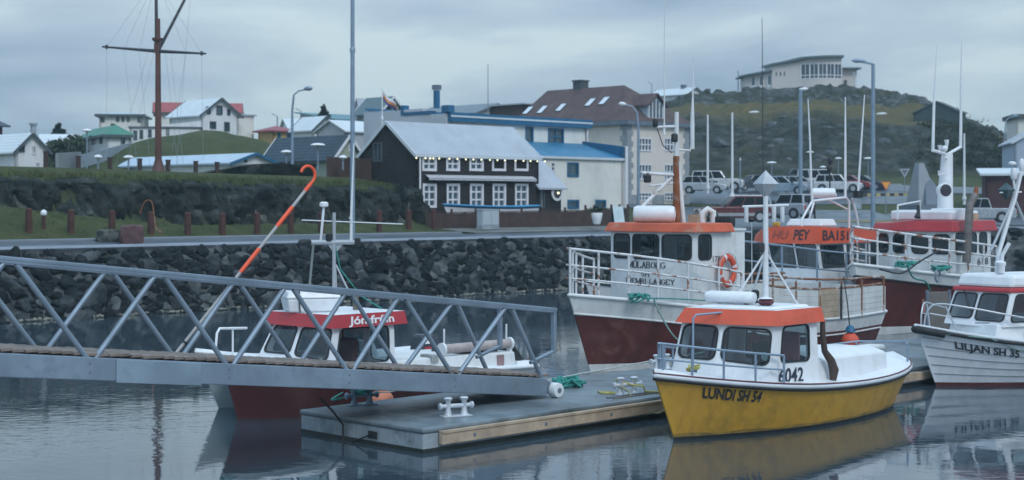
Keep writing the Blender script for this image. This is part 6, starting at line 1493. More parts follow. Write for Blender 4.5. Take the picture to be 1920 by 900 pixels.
foot = [(xf + .40, hw_), (xm + .35, .55), (xm + .35, -.55), (xn + .30, -hw_), (xb_, -hw_), (xb_, hw_)]; topp = [(xf - .05, hw_), (xm - .15, .58), (xm - .15, -.58), (xn - .12, -hw_), (xb_, -hw_), (xb_, hw_)]
z0c = 1.45; fr_ = (zb_ - z0c) / (zt - z0c)
cabin(pbt, foot, z0c, zt, {0: [(.1, .92, fr_, .97, .05)], 1: [(.05, .95, fr_, .97, .05)], 2: [(.06, .92, fr_, .97, .05)], 3: [(.05, .47, fr_, .95, .05), (.54, .95, fr_, .95, .05)], 4: [(.3, .7, fr_, .95, .05)], 5: [(.05, .45, fr_, .95, .05), (.55, .95, fr_, .95, .05)]}, white, topp, fr=.03)
lo_p = [(xf - .3, hw_ + .08), (xm - .42, .65), (xm - .42, -.65), (xn - .35, -hw_ - .08), (xb_ + .9, -hw_ - .08), (xb_ + .9, hw_ + .08)]
hi_p = [(x + .10, y * .96) for x, y in lo_p]
m = MB(); m.hexa([(x, y, zt - .02) for x, y in lo_p], [(x, y, zr_ - (.34 if i in (0, 5) else (.20 if i == 4 else (.06 if i == 1 else 0)))) for i, (x, y) in enumerate(hi_p)]); m.build('roof', orange, pbt)
f1 = bil([(*lo_p[2], zt - .02), (*lo_p[3], zt - .02), (*hi_p[3], zr_), (*hi_p[2], zr_)], .015)
f0 = bil([(*lo_p[1], zt - .02), (*lo_p[2], zt - .02), (*hi_p[2], zr_), (*hi_p[1], zr_ - .06)], .015)
text('HU', lambda u, v: f0(.35 + .55 * u, .25 + .5 * v), mat('worn letters', (.20, .06, .05), .6, var=.3, scale=4), pbt, shear=.2)
text('PEY', lambda u, v: f1(.08 + .72 * u, .22 + .58 * v), letter_dk, pbt, shear=.2, bold=.02)
f2 = bil([(*lo_p[3], zt - .02), (*lo_p[4], zt - .02), (*hi_p[4], zr_ - .20), (*hi_p[3], zr_)], .015)
text('BA151', lambda u, v: f2(.10 + .36 * u, .2 + .6 * v), letter_dk, pbt, bold=.02)
text('2004', lambda u, v: h.surf(h.t_at(lerp(loc_x(pbt, -1.8, 1552), loc_x(pbt, -1.8, 1590), u), 1.2), lerp(1.02, 1.36, v), -1, .02), letter_dk, pbt)
MB().box(xf + .9, xb_ - .1, -1.35, 1.35, z0c - .05, z0c + .02).build('cabin_floor', MATS['dark floor'], pbt)
MB().box(xf + 1.0, xf + 1.6, -1.2, 1.2, z0c, zb_ - .05).build('console', MATS['dark console'], pbt)
m = MB(); m.hexa([(xf + .6, -.9, zr_ - .01), (xf + 1.7, -.9, zr_ - .01), (xf + 1.7, .7, zr_ - .01), (xf + .6, .7, zr_ - .01)], [(xf + .75, -.8, zr_ + .24), (xf + 1.6, -.8, zr_ + .24), (xf + 1.6, .6, zr_ + .24), (xf + .75, .6, zr_ + .24)]); m.build('roof_locker', plastic_w, pbt, bevel=.04)
MB().box(xf + .45, xf + .6, .9, 1.2, zr_ - .05, zr_ + .12).build('yellow_float', mat('yellow plastic', (.55, .36, .05), .5), pbt, bevel=.04)
# tubular gantry with whips, radar and lamps
def bp(bt, px, py, y):  # point in the boat's space at lateral offset y that falls at that pixel
    x = loc_x(bt, y, px); o = bt.location; Y = o.y + x * math.sin(bt.rotation_euler.z) + y * math.cos(bt.rotation_euler.z); return V((x, y, zat(py, Y)))
def ptube(bt, name, pts, r, y, mt, n=8): return MB().tube([bp(bt, a, b, y) for a, b in pts], r, n).build(name, mt, bt, 60)
ptube(pbt, 'gantry', [(1503, 424), (1503, 412), (1523, 377), (1586, 370), (1592, 378), (1592, 428)], .045, -.9, plastic_w)
ptube(pbt, 'gantry', [(1516, 416), (1527, 376), (1560, 372)], .04, .6, plastic_w); ptube(pbt, 'gantry', [(1598, 372), (1607, 408), (1610, 432)], .05, .4, plastic_w)
ptube(pbt, 'gantry_brace', [(1545, 370), (1588, 392)], .035, -.2, plastic_w); ptube(pbt, 'gantry_leg', [(1525, 376), (1529, 420)], .035, .8, rubber)
m = MB(); m.lathe([(.1, -.36), (.24, -.33), (.26, 0), (.24, .33), (.1, .36)], (0, 0, 0), 16, 'X'); rd = m.build('radar_dome', plastic_w, pbt, 50, loc=bp(pbt, 1543, 362, -.3)); rd.scale = (1.3, 1, .75); rd.rotation_euler = (0, 0, R(-45))
ptube(pbt, 'whip_antenna', [(1523, 377), (1521, 345), (1519, 270), (1515, 186)], [.05, .045, .035, .02], -.9, plastic_w); ptube(pbt, 'whip_antenna', [(1585, 370), (1585, 290), (1585, 182)], [.05, .045, .022], -.9, plastic_w); ptube(pbt, 'whip_antenna', [(1609, 358), (1614, 280), (1621, 178)], [.045, .04, .02], .2, plastic_w)
m = MB(); m.ball((0, 0, 0), .13, 8); m.build('lamp', plastic_w, pbt, 60, loc=bp(pbt, 1563, 366, -.3)); MB().box(-.2, .2, -.1, .1, 0, .22).build('antenna_base', rubber, pbt, loc=bp(pbt, 1609, 366, .2) - V((0, 0, .1)))
for px_, py_ in ((1555, 318), (1557, 303)): m = MB(); m.lathe([(.07, -.1), (.1, -.05), (.1, .1), (.05, .16)], (0, 0, 0), 10); m.build('mast_lamp', rubber, pbt, 50, loc=bp(pbt, px_, py_, .5))
ptube(pbt, 'lamp_post', [(1556, 368), (1556, 300)], .03, .5, rubber)
sd_rail = [bp(pbt, a, b, -1.85) for a, b in ((1395, 452), (1470, 461), (1540, 470), (1640, 480))]
MB().tube(sd_rail, .035, 8).build('side_rail', steel_blue, pbt, 60); MB().tube([bp(pbt, a, b, -1.85) for a, b in ((1395, 488), (1470, 496), (1540, 505), (1630, 513))], .03, 8).build('mid_rail', steel_blue, pbt, 60)
for a, b, c in ((1466, 460, 520), (1532, 469, 528), (1587, 475, 534)): ptube(pbt, 'stanchion', [(a, b), (a, c)], .04, -1.85, steel_blue)

# ---------------------------------------------------------------- the red boat with the red roof
rb = boat('dark_red_boat', 'large dark red boat with white wheelhouse and red roof right of the plank bulwark', (12.05, 52.3, 0), 45)
h = Hull(12.0, 2.25, smooth_tab([(0, 2.45), (.15, 2.15), (.4, 1.85), (.7, 1.6), (1, 1.6)]), rake=.75, srake=.3, tm=.42, p=2.5, ta=.6, ea=.86, flare=.86, zk=-.7)
bd = lambda t: h.zs(t) - lerp(.45, .40, min(1, 2 * t))
h.mesh('hull', rb, [maroon, white_old], [(lambda t: -.65, 0), (lambda t: -.2, 1), (lambda t: .26, 0)] + [((lambda f: (lambda t: .26 + (bd(t) - .26) * f))(i / 5), 0) for i in range(1, 5)] + [(bd, 1), (lambda t: h.zs(t) - .1, 1), (lambda t: h.zs(t), 1)])
h.deck(rb, MATS['grey deck'], .1, .05); h.strake(rb, black, -.42, .04, .0); h.strake(rb, white_old, -.02, .055, .0, 'gunwale')
o_ = h.pt(.16, 1.0, -1, .012); MB().box(o_.x - .12, o_.x + .12, o_.y - .02, o_.y + .02, .75, 1.25).build('patch', mat('rubbed pink patch', (.34, .16, .14), .7, var=.2), rb)
hw_ = 1.6; xf, xn, xb_ = loc_x(rb, hw_, 1643), loc_x(rb, -hw_, 1788), loc_x(rb, -hw_, 1858)
Yc = rb.location.y + xn * .7071 - hw_ * .7071
zt, zr_ = zat(433, Yc), zat(414, Yc)
foot = [(xf, hw_), (xf - .35, .8), (xf - .45, 0), (xf - .35, -.8), (xn, -hw_), (xb_, -hw_), (xb_, hw_)]
cabin(rb, foot, 1.7, zt, {0: [(.2, .85, .56, .92, .16)], 1: [(.16, .86, .56, .92, .16)], 2: [(.14, .86, .56, .92, .16)], 3: [(.10, .84, .56, .92, .16)], 4: [(.05, .30, .55, .95, .14), (.38, .60, .55, .95, .14), (.68, .88, .55, .95, .14)], 6: [(.2, .8, .55, .9, .14)]}, white_old, fr=.04)
lo_p = [(x - (.18 if i < 5 else -.35), y * 1.06) for i, (x, y) in enumerate(foot)]; hi_p = [(x - (.08 if i < 5 else -.3), y * 1.0) for i, (x, y) in enumerate(foot)]
MB().hexa([(x, y, zt - .03) for x, y in lo_p], [(x, y, zr_ - (.10 if i in (0, 1) else 0)) for i, (x, y) in enumerate(hi_p)]).build('roof', red, rb, bevel=.03)
f = bil([(*foot[4], 1.7), (*foot[5], 1.7), (*foot[5], zt), (*foot[4], zt)], .012)
text('618', lambda u, v: f(.62 + .30 * u, .33 + .13 * v), letter_dk, rb, bold=.01)
MB().box(xf - .2, xb_ - .1, -1.5, 1.5, 1.65, 1.72).build('cabin_floor', MATS['dark floor'], rb); MB().box(xf, xf + .6, -1.4, 1.4, 1.7, 2.7).build('console', MATS['dark console'], rb)
MB().box(xf + .3, xf + 2.3, -1.2, 1.2, zr_ + .002, zr_ + .34).build('roof_locker', plastic_w, rb, bevel=.06); MB().box(xf + .7, xf + 1.1, -1.22, 1.22, zr_ + .34, zr_ + .37).build('locker_lid', plastic_w, rb)
MB().box(xn + .9, xn + 1.9, -1.3, -.2, zr_ + .002, zr_ + .42).build('white_crate', plastic_w, rb, bevel=.03); MB().box(xn + 1.95, xn + 2.35, -1.3, -.9, zr_ + .002, zr_ + .25).build('wooden_box', wood_new, rb)
ptube(rb, 'roof_rail', [(1683, 412), (1683, 385), (1725, 377), (1725, 404)], .03, -.9, plastic_w); ptube(rb, 'roof_lamp', [(1720, 408), (1722, 398), (1722, 385)], [.12, .06, .05], -.9, rubber)
MB().tube([bp(rb, 1772, 412, 0), bp(rb, 1773, 350, 0), bp(rb, 1776, 288, 0)], [.30, .26, .2], 12).build('mast', plastic_w, rb, 60)
ptube(rb, 'antenna_arm', [(1749, 282), (1776, 290), (1802, 275)], .06, 0, plastic_w)
ptube(rb, 'whip_antenna', [(1749, 284), (1751, 200), (1757, 82)], [.06, .05, .016], 0, plastic_w); ptube(rb, 'whip_antenna', [(1801, 277), (1802, 190), (1803, 78)], [.06, .05, .016], 0, plastic_w)
m = MB(); m.lathe([(.12, -.2), (.24, -.14), (.26, .10), (.24, .14)], (0, 0, 0), 18, 'Y'); sl = m.build('searchlight', plastic_w, rb, 50, loc=bp(rb, 1770, 357, -.45)); sl.rotation_euler = (0, 0, R(180 - 35))
m = MB(); m.lathe([(.22, .142), (.02, .16)], (0, 0, 0), 18, 'Y'); m.build('lens', mat('dark lens', (.05, .045, .06), .1), sl)
m = MB(); m.ball((0, 0, 0), .12, 8); m.build('dome', plastic_w, rb, 60, loc=bp(rb, 1771, 279, 0))
for a, b, c in ((1762, 272, 284), (1775, 262, 282)): ptube(rb, 'gps_antenna', [(a, c), (a, b)], [.03, .09], 0, plastic_w)
for a, b in ((1760, 328), (1783, 298)): ptube(rb, 'bracket', [(1771, b - 2), (a, b), (a, b - 8)], .035, -.1, plastic_w)
ptube(rb, 'exhaust_pipe', [(1812, 492), (1815, 440), (1818, 385), (1828, 366)], [.15, .15, .14, .13], -2.0, mat('worn grey pipe', (.16, .15, .145), .7, .2, var=.35, scale=3, dirt=(.09, .07, .06), dscale=4)); ptube(rb, 'pipe_tip', [(1829, 366), (1831, 350)], [.1, .07], -2.0, rusty)
tl = [0, .05, .11, .17, .23, .30, .37, .44]
for dz_, r_ in ((1.25, .04), (.85, .034), (.42, .03)):
    pts = [onsheer(h, t, dz_ * (1 - .2 * t), .12) for t in reversed(tl)] + [V((-.72, 0, h.zs(0) + dz_))] + [onsheer(h, t, dz_ * (1 - .2 * t), .12, 1) for t in tl[1:6]]
    MB().tube(pts, r_, 8).build('bow_rail', white_rail, rb, 60)
for t in tl[1:]: MB().tube([onsheer(h, t, -.02, .12), onsheer(h, t, 1.25 * (1 - .2 * t), .12)], .036, 8).build('stanchion', white_rail, rb, 60)
for t in tl[1:6]: MB().tube([onsheer(h, t, -.02, .12, 1), onsheer(h, t, 1.25 * (1 - .2 * t), .12, 1)], .036, 8).build('stanchion', white_rail, rb, 60)
for c_, n_, sd_ in (((.6, -1.2, 2.32), 30, 31), ((1.9, -1.75, 2.15), 26, 33)):
    o = coil(c_, n_, .42, .2, .035, sd_).build('rope_heap', rope_g, smooth=60); o.matrix_basis = rb.matrix_basis; tag(o, 'green rope heaped on the foredeck of the dark red boat ' + ('at the very bow' if sd_ == 31 else 'beside the rail'), 'rope')
for a, b in (([(1650, 505), (1690, 512), (1725, 490), (1760, 470)], rubber), ([(1700, 495), (1712, 520), (1735, 528), (1745, 545)], rope_g)):
    MB().tube(arc([bp(rb, p_[0], p_[1], -2.2) for p_ in a]), .03, 6).build('deck_line', b, rb, 60)
m = MB(); pts = [bp(rb, 1758, 517, -2.3) + V((.16 * math.cos(R(i * 20)), 0, .20 * math.sin(R(i * 20)))) for i in range(19)]; m.tube(pts, .03, 6).build('fairlead', galv_dk, rb, 60)

# ---------------------------------------------------------------- the white clinker boat at the right
lbt = boat('white_clinker_boat', 'white clinker planked boat with red trimmed wheelhouse at the right edge', (10.42, 37.75, 0), 24)
h = Hull(8.6, 1.5, smooth_tab([(0, 1.46), (.12, 1.22), (.28, 1.03), (.5, .92), (.8, .95), (1, 1.05)]), rake=.62, srake=.3, tm=.40, p=2.4, ta=.55, ea=.6, flare=.82, zk=-.5, fl=1.0)
clink = mat('white planking', (.62, .67, .73), .42, var=.06, scale=1.2, dirt=(.44, .49, .54), dscale=1.6, damt=.5, streak=.2)
lv = [(lambda t: -.48, 1), (lambda t: -.2, 1), (lambda t: .02, 1), (lambda t: .09, 0)]
m = MB(); nst = 6
lev = [lambda t, f=i / nst: .09 + (h.zs(t) - .09) * f for i in range(nst + 1)]
h.mesh('hull', lbt, [clink, maroon], lv[:3] + [(lev[i], 0) for i in range(nst + 1)])
for i in range(1, nst):
    for sd_ in (-1, 1):
        MB().tube([h.pt(t, lev[i](t), sd_, .008) for t in h.ts[1:]], .014, 5).build('plank_edge', mat('plank edge grey', (.30, .34, .38), .7), lbt)  # greyer line along each plank edge
h.deck(lbt, white, .0, .06); h.strake(lbt, rubber, -.02, .045, .01, 'rubbing_strake'); h.strake(lbt, mat('white strake', (.55, .59, .63)), .05, .04, -.02, 'gunwale')
MB().tube([h.pt(t, h.zs(t) - .05, s_, .03) for s_, t in ((1, .10), (1, .05), (1, .02), (1, 0), (-1, 0), (-1, .02), (-1, .05))], .10, 8).build('bow_fender', rubber, lbt, 60)
text('LILJAN SH 35', lambda u, v: h.surf(h.t_at(lerp(.20, 1.55, u), 1.0), h.zs(h.t_at(lerp(.20, 1.55, u), 1.0)) - lerp(.36, .18, v), -1, .02), letter_dk, lbt, bold=.03)
for i in range(6): MB().tube([h.pt(.03 + .004 * i, .25 + i * .17, 1, .02), h.pt(.05 + .004 * i, .32 + i * .17, 1, .03)], .03, 6).build('side_fender', galv_dk, lbt)
foot = [(1.0, .85), (1.0, -.92), (7.0, -1.1), (7.0, 1.1)]
cabin(lbt, foot, [.95, .95, .8, .8], [1.52, 1.50, 1.45, 1.45], {}, white, [(1.15, .78), (1.15, -.85), (7.0, -1.0), (7.0, 1.0)], name='trunk_cabin')
MB().hexa([(1.15, .78, 1.50), (1.15, -.85, 1.48), (7, -1.0, 1.44), (7, 1.0, 1.44)], [(1.25, .7, 1.56), (1.25, -.77, 1.54), (7, -.95, 1.5), (7, .95, 1.5)]).build('trunk_top', white, lbt)
m = MB(); m.lathe([(.17, 0), (.17, .05), (.12, .06)], (0, 0, 0), 20, 'Y'); o = m.build('porthole', rubber, lbt, 50, loc=(2.12, -.96, 1.22)); m = MB(); m.lathe([(.12, .0601), (.02, .065)], (0, 0, 0), 18, 'Y'); m.build('pane', glass_h, o)
wf = [(1.18, .88), (1.18, -.02), (1.20, -.90), (2.6, -1.0), (5.2, -1.05), (5.2, 1.05)]; wt = [(1.50, .80), (1.50, -.02), (1.52, -.82), (2.7, -.92), (5.2, -.95), (5.2, .95)]
wf = [(.95, .85), (1.05, -.05), (1.30, -.92), (4.9, -1.02), (4.9, 1.02)]; wt = [(1.25, .78), (1.36, -.05), (1.62, -.84), (4.9, -.92), (4.9, .92)]
cabin(lbt, wf, 1.46, 2.30, {0: [(.1, .92, .20, .92, .1)], 1: [(.06, .94, .16, .93, .1)], 2: [(.05, .30, .14, .93, .1), (.36, .62, .14, .93, .1)], 4: [(.1, .6, .2, .9, .1)]}, white, wt)
lo_p = [(x - .08, y * 1.05) for x, y in wt]
MB().hexa([(x, y, 2.29) for x, y in lo_p], [(x + .04, y * .98, 2.40) for x, y in lo_p]).build('roof', red, lbt, bevel=.03)
MB().hexa([(x + .08, y * .94, 2.402) for x, y in lo_p], [(x + .2, y * .9, 2.72) for x, y in lo_p]).build('roof_top', plastic_w, lbt, bevel=.08)
MB().box(1.3, 4.8, -.85, .85, 1.40, 1.45).build('cabin_floor', MATS['dark floor'], lbt)
MB().tube([(1.25, .45, 2.28), (1.15, .2, 1.95), (1.12, .0, 1.75)], .014, 5).build('wiper', rubber, lbt)
for a, b in (((.75, -.55, 1.56), (1.05, -.70, 1.56)), ((1.45, -.80, 1.58), (2.5, -.9, 1.57))): MB().tube([a, b], .018, 6).build('grab_rail', galv_dk, lbt)
rl_ = mat('bright steel rail', (.50, .54, .58), .35, .5, var=.1)
for sd_ in (-1, 1):
    p0 = onsheer(h, .02, .04, .12, sd_); p1 = onsheer(h, .045, .66, .14, sd_)
    MB().tube(arc([p0, onsheer(h, .025, .40, .12, sd_), p1, onsheer(h, .11, .70, .14, sd_), onsheer(h, .24, .62, .14, sd_), onsheer(h, .42, .50, .14, sd_), onsheer(h, .6, .42, .14, sd_)]), .022, 8).build('bow_rail', rl_, lbt, 60)
    MB().tube([onsheer(h, .085, .02, .12, sd_), onsheer(h, .06, .64, .14, sd_)], .022, 8).build('stanchion', rl_, lbt, 60)
    MB().tube([onsheer(h, .03, .40, .12, sd_), onsheer(h, .07, .40, .12, sd_)], .016, 8).build('mid_rail', rl_, lbt, 60)
MB().box(-.25, .3, .10, .55, 1.35, 1.95).build('plywood_panel', mat('brown grey panel', (.16, .145, .13), .7, var=.15), lbt) if False else None
MB().lathe([(.06, 0), (.11, .04), (.11, .2), (.14, .24), (.14, .30), (.05, .34)], (1.75, -.3, 2.72), 12).build('spotlight', plastic_w, lbt, 50); MB().tube([(1.75, -.3, 2.7), (1.8, -.32, 3.2), (1.95, -.4, 3.5)], .05, 8).build('lamp_arm', plastic_w, lbt, 60)
# tripod mast with the dark radar reflector
tm_ = bp(lbt, 1886, 380, .1); Ym = 40
def lp(px, py, y=.1): return bp(lbt, px, py, y)
for a, b in (((1872, 470), (1912, 325)), ((1858, 470), (1902, 372)), ((1925, 425), (1902, 372))): MB().tube([lp(*a), lp(*b)], .035, 8).build('mast_leg', mastm, lbt, 60)
MB().tube([lp(1868, 520, .0), lp(1871, 480, 0), lp(1903, 372), lp(1916, 318)], .05, 8).build('mast', plastic_w, lbt, 60)
c_ = lp(1887, 356, .1); rr_, hz_ = .22, .27
m = MB(); rg = [c_ + V((math.cos(R(90 * i + 60)) * rr_, math.sin(R(90 * i + 60)) * rr_, 0)) for i in range(4)]
m.add(rg + [c_ + V((0, 0, hz_ * .7)), c_ - V((0, 0, hz_))], [(i, (i + 1) % 4, 4) for i in range(4)] + [((i + 1) % 4, i, 5) for i in range(4)]); m.build('radar_reflector', mat('dark green reflector', (.05, .09, .10), .45, .2), lbt)
MB().tube([lp(1875, 361), lp(1915, 360)], .02, 6).build('cross_arm', plastic_w, lbt); MB().tube([lp(1903, 362), lp(1899, 322)], .03, 8).build('antenna_post', plastic_w, lbt, 60)
MB().lathe([(.03, 0), (.10, .02), (.10, .07), (.04, .1)], (0, 0, 0), 12).build('gps_dome', plastic_w, lbt, 50, loc=lp(1898, 310)); MB().lathe([(.05, -.15), (.08, -.1), (.08, .1), (.05, .15)], (0, 0, 0), 10).build('mast_lamp', plastic_w, lbt, 50, loc=lp(1901, 326))
MB().lathe([(.03, -.15), (.07, -.1), (.07, .12), (.03, .2)], (0, 0, 0), 10).build('antenna_pod', plastic_w, lbt, 50, loc=lp(1916, 312))
tag(MB().tube(arc([lbt.matrix_basis @ V((-.35, -.05, 1.35)), SN(36.5, 22, .95), SN(41.1, 23.5, DECK + .22)]), .022, 6).build('mooring_line', rope_w, smooth=60), 'grey green mooring line from the bow of the clinker boat to the further pontoon', 'rope')
MB().tube([h.pt(.05, 1.30, -1, .06), h.pt(.14, 1.22, -1, .06), h.pt(.19, .98, -1, .03), h.pt(.27, .72, -1, .03), h.pt(.40, .66, -1, .03)], .012, 5).build('hanging_line', MATS['pale green rope'], lbt, 60)

# the boat at the far right behind: white with yellow edged wheelhouse
fb_ = boat('yellow_edge_boat', 'white boat with yellow edged dark wheelhouse half hidden at the right edge', SN(44.8, 25.3) + V((3.9, -3.9, 0)), 35)
h = Hull(9.5, 1.5, smooth_tab([(0, 2.0), (.2, 1.75), (.6, 1.5), (1, 1.5)]), rake=.6, srake=.2, tm=.42, p=2.4, ta=.6, ea=.86, flare=.85, zk=-.6)
h.mesh('hull', fb_, [white, black], [(lambda t: -.58, 1), (lambda t: .1, 0)] + [((lambda f: (lambda t: .1 + (h.zs(t) - .1) * f))(i / 6), 0) for i in range(1, 7)])
h.deck(fb_, white, .02, .06); h.strake(fb_, rubber, -.2, .05, .0)
ft = [(1.5, 1.2), (1.5, -1.2), (6.5, -1.3), (6.5, 1.3)]
cabin(fb_, ft, 1.5, 3.25, {0: [(.05, .48, .35, .93, .06), (.52, .95, .35, .93, .06)], 1: [(.04, .32, .33, .93, .06), (.36, .64, .33, .93, .06), (.68, .95, .33, .93, .06)]}, white, [(1.75, 1.15), (1.75, -1.15), (6.5, -1.25), (6.5, 1.25)])
MB().box(1.6, 6.6, -1.35, 1.35, 3.24, 3.36).build('roof_edge', mat('yellow trim', (.50, .36, .04), .5, var=.1), fb_); MB().box(1.7, 6.5, -1.3, 1.3, 3.362, 3.62).build('roof', mat('pale grey roof paint', (.40, .44, .5), .5, var=.1), fb_, bevel=.04)
MB().box(2.0, 6.4, -1.15, 1.15, 1.5, 1.56).build('cabin_floor', MATS['dark floor'], fb_); MB().box(2, 2.5, -1, 1, 1.55, 2.3).build('console', MATS['dark console'], fb_)
for y_, zz_, lean in ((.5, 6.4, .18), (-.35, 6.1, -.1)): MB().tube([(2.8, y_, 3.6), (2.8 - lean * .3, y_ + lean * .2, 5.0), (2.8 - lean, y_ + lean, zz_)], [.06, .05, .03], 8).build('whip_antenna', plastic_w, fb_, 60)
MB().box(3.2, 4.6, -.9, .3, 3.622, 3.75).build('hatch', galv_dk, fb_)
MB().tube([(2.2, -1.2, 3.62), (2.2, -1.2, 4.0), (6, -1.2, 4.0), (6, -1.2, 3.62)], .03, 8).build('roof_rail', plastic_w, fb_, 60)

gp_ = thing('hoarding', 'upright grey brown panel standing on the further pontoon behind the bow of the clinker boat', 'panel', SN(38.9, 22.0, DECK), R(10))
MB().box(-.30, .30, -.04, .04, 0, 1.55).build('board', mat('grey brown panel', (.15, .14, .13), .7, var=.15, streak=.3), gp_, bevel=.01)
for x in (-.33, .33): MB().box(x - .03, x + .03, -.05, .05, 0, 1.6).build('post', galv_dk, gp_)
# ================================================================ street furniture and cars
# bollards along the verge
b0 = None
def post_bollard(label, p, h_):
    global b0
    r0 = thing('wooden_bollard', label, 'bollard', p, R(45), 'rust brown wooden posts along the road verge')
    MB().hexa([(-.13, -.13, -.25), (.13, -.13, -.25), (.13, .13, -.25), (-.13, .13, -.25)], [(-.12, -.12, h_), (.12, -.12, h_), (.12, .12, h_), (-.12, .12, h_)]).build('post', post_w, r0, bevel=.02)
    MB().hexa([(-.12, -.12, h_ + .001), (.12, -.12, h_ + .001), (.12, .12, h_ + .001), (-.12, .12, h_ + .001)], [(-.05, -.05, h_ + .06), (.05, -.05, h_ + .06), (.05, .05, h_ + .06), (-.05, .05, h_ + .06)]).build('cap', post_w, r0)
    return r0
ordn = ['first', 'second', 'third', 'fourth', 'fifth', 'sixth', 'seventh', 'eighth', 'ninth', 'tenth', 'eleventh', 'twelfth', 'thirteenth']
pcs = [54, 133, 210, 283, 352, 417, 482, 545, 602, 711, 766, 813]
for i, px in enumerate(pcs):
    k = kx(px); n_ = 65.0 if i < 10 else 65.6; s_ = n_ * (1 + k) / (1 - k); p = SN(s_, n_); p.z = H(p.x, p.y)
    post_bollard('rust brown wooden bollard, %s from the left along the grass verge' % ordn[i], p, 1.05 if i not in (9,) else 1.15)
k = kx(82); s_ = 65.4 * (1 + k) / (1 - k); p = SN(s_, 65.4); p.z = H(p.x, p.y)
r0 = thing('lamp_bollard', 'short brown bollard lamp with white cap between two wooden bollards on the verge', 'lamp', p)
MB().lathe([(.09, -.2), (.09, .62)], n=10).build('post', post_w, r0, 50); MB().lathe([(.13, .62), (.15, .66), (.15, .76), (.10, .84), (.02, .88)], n=12).build('cap', plastic_w, r0, 50)
for i, px in enumerate([86, 147, 206, 262, 315, 367, 407]):
    k = kx(px); n_ = 75.0; s_ = n_ * (1 + k) / (1 - k); p = SN(s_, n_); p.z = H(p.x, p.y)
    r0 = thing('terrace_post', 'short dark wooden post, %s from the left on the edge of the grass terrace' % ordn[i], 'post', p, R(45), 'dark posts on the terrace edge')
    MB().box(-.10, .10, -.10, .10, -.2, .62 if i else .8).build('post', wood_brown, r0, bevel=.02); MB().box(-.115, .115, -.115, .115, .62 if i else .8, .68 if i else .86).build('cap', wood_brown, r0)
# mushroom lamps and street lamps
def mushroom(px, py0, py1, Y, label, rw=.34):
    p = P(px, py0, Y); hh = zat(py1, Y) - p.z; r0 = thing('path_lamp', label, 'lamp', p)
    MB().tube([(0, 0, -.6), (0, 0, hh - .14)], [.06, .05], 8).build('pole', galv, r0, 60)
    MB().lathe([(.05, hh - .22), (.09, hh - .20), (.12, hh - .10)], n=12).build('lamp_neck', frame_w, r0, 50); MB().lathe([(rw * .9, hh - .12), (rw, hh - .08), (rw * .75, hh + .02), (.04, hh + .07)], n=14).build('lamp_head', plastic_w, r0, 50)
mushroom(596, 305, 270, 100, 'white mushroom shaped lamp on pale pole in front of the dark barn roof', .5)
mushroom(537, 308, 283, 98, 'small white mushroom lamp left of the tall curved street lamp', .38)
mushroom(241, 318, 293, 96, 'small white mushroom lamp beside the signal mast', .33); mushroom(184, 318, 292, 92, 'white mushroom lamp among the terrace posts', .26)
mushroom(163, 318, 243, 110, 'tall grey lamp with dark flat top before the green roofed house', .35); mushroom(643, 300, 293, 92, 'low white lamp beside the pale green gable', .26)
mushroom(1447, 345, 304, 150, 'white mushroom lamp behind the pale blue car', .5); mushroom(1572, 335, 296, 158, 'small round white lamp above the white van', .36); mushroom(1543, 335, 312, 158, 'low white lamp left of the round lamp above the van', .32)
mushroom(1628, 345, 296, 155, 'flat topped grey lamp behind the dark car', .45); mushroom(1519, 345, 284, 160, 'white lamp head half hidden by the whip antenna', .4)
mushroom(1388, 380, 297, 128, 'thin grey pole standing left of the parked pale blue car', .06)
def street_lamp(px, py0, py1, Y, hpx, hpy, label, r=.09, mt=None, head_l=.55, curved=True, head_up=False):
    p = P(px, py0, Y); hd = P(hpx, hpy, Y); H_ = zat(py1, Y) - p.z; r0 = thing('street_lamp', label, 'street lamp', p); hx, hz = hd.x - p.x, hd.z - p.z
    if curved: pts = [(0, 0, -.5), (0, 0, H_ * .5), (0, 0, min(H_, hz) * .82), (hx * .10, 0, hz - (hz - hz * .82) * .45), (hx * .40, 0, hz - .12 * abs(hx)), (hx, 0, hz)]
    else: pts = [(0, 0, -.5), (0, 0, H_ * .5), (0, 0, H_), (0, 0, H_)]
    mt = mt or steel_blue
    if curved: MB().tube(pts, [r, r * .9, r * .75, r * .6, r * .5, r * .5], 10).build('pole', mt, r0, 60)
    else: MB().tube(pts[:3], [r, r * .9, r * .75], 10).build('pole', mt, r0, 60); MB().bar((0, 0, H_ - .02), (hx, 0, hz), r * .9, r * .9).build('arm', mt, r0)
    s_ = 1 if hx > 0 else -1
    m = MB(); q0 = V((hx - s_ * head_l * .45, 0, hz + .02)); q1 = V((hx + s_ * head_l * .55, 0, hz + .06)); m.tube([q0, lerp(q0, q1, .25), lerp(q0, q1, .7), q1], [.05, .13, .16, .06], 8)
    m.build('lamp_head', mt if not head_up else plastic_w, r0, 60); return r0
street_lamp(548, 303, 185, 98, 577, 167, 'curved grey street lamp standing before the dark barn roof', .10)
street_lamp(1197, 372, 212, 112, 1168, 196, 'curved blue grey street lamp in front of the cream building', .12, head_up=True)
street_lamp(1501, 362, 172, 138, 1506, 168, 'straight blue grey street lamp among the parked cars', .2, curved=False, head_l=.8, head_up=True)
street_lamp(1637, 420, 120, 112, 1611, 115, 'tall blue grey lamp post with flat arm at the quay corner', .17, curved=False, head_l=1.0)
street_lamp(1884, 330, 235, 150, 1903, 218, 'curved thin grey street lamp behind the red shed', .1, head_l=.5)
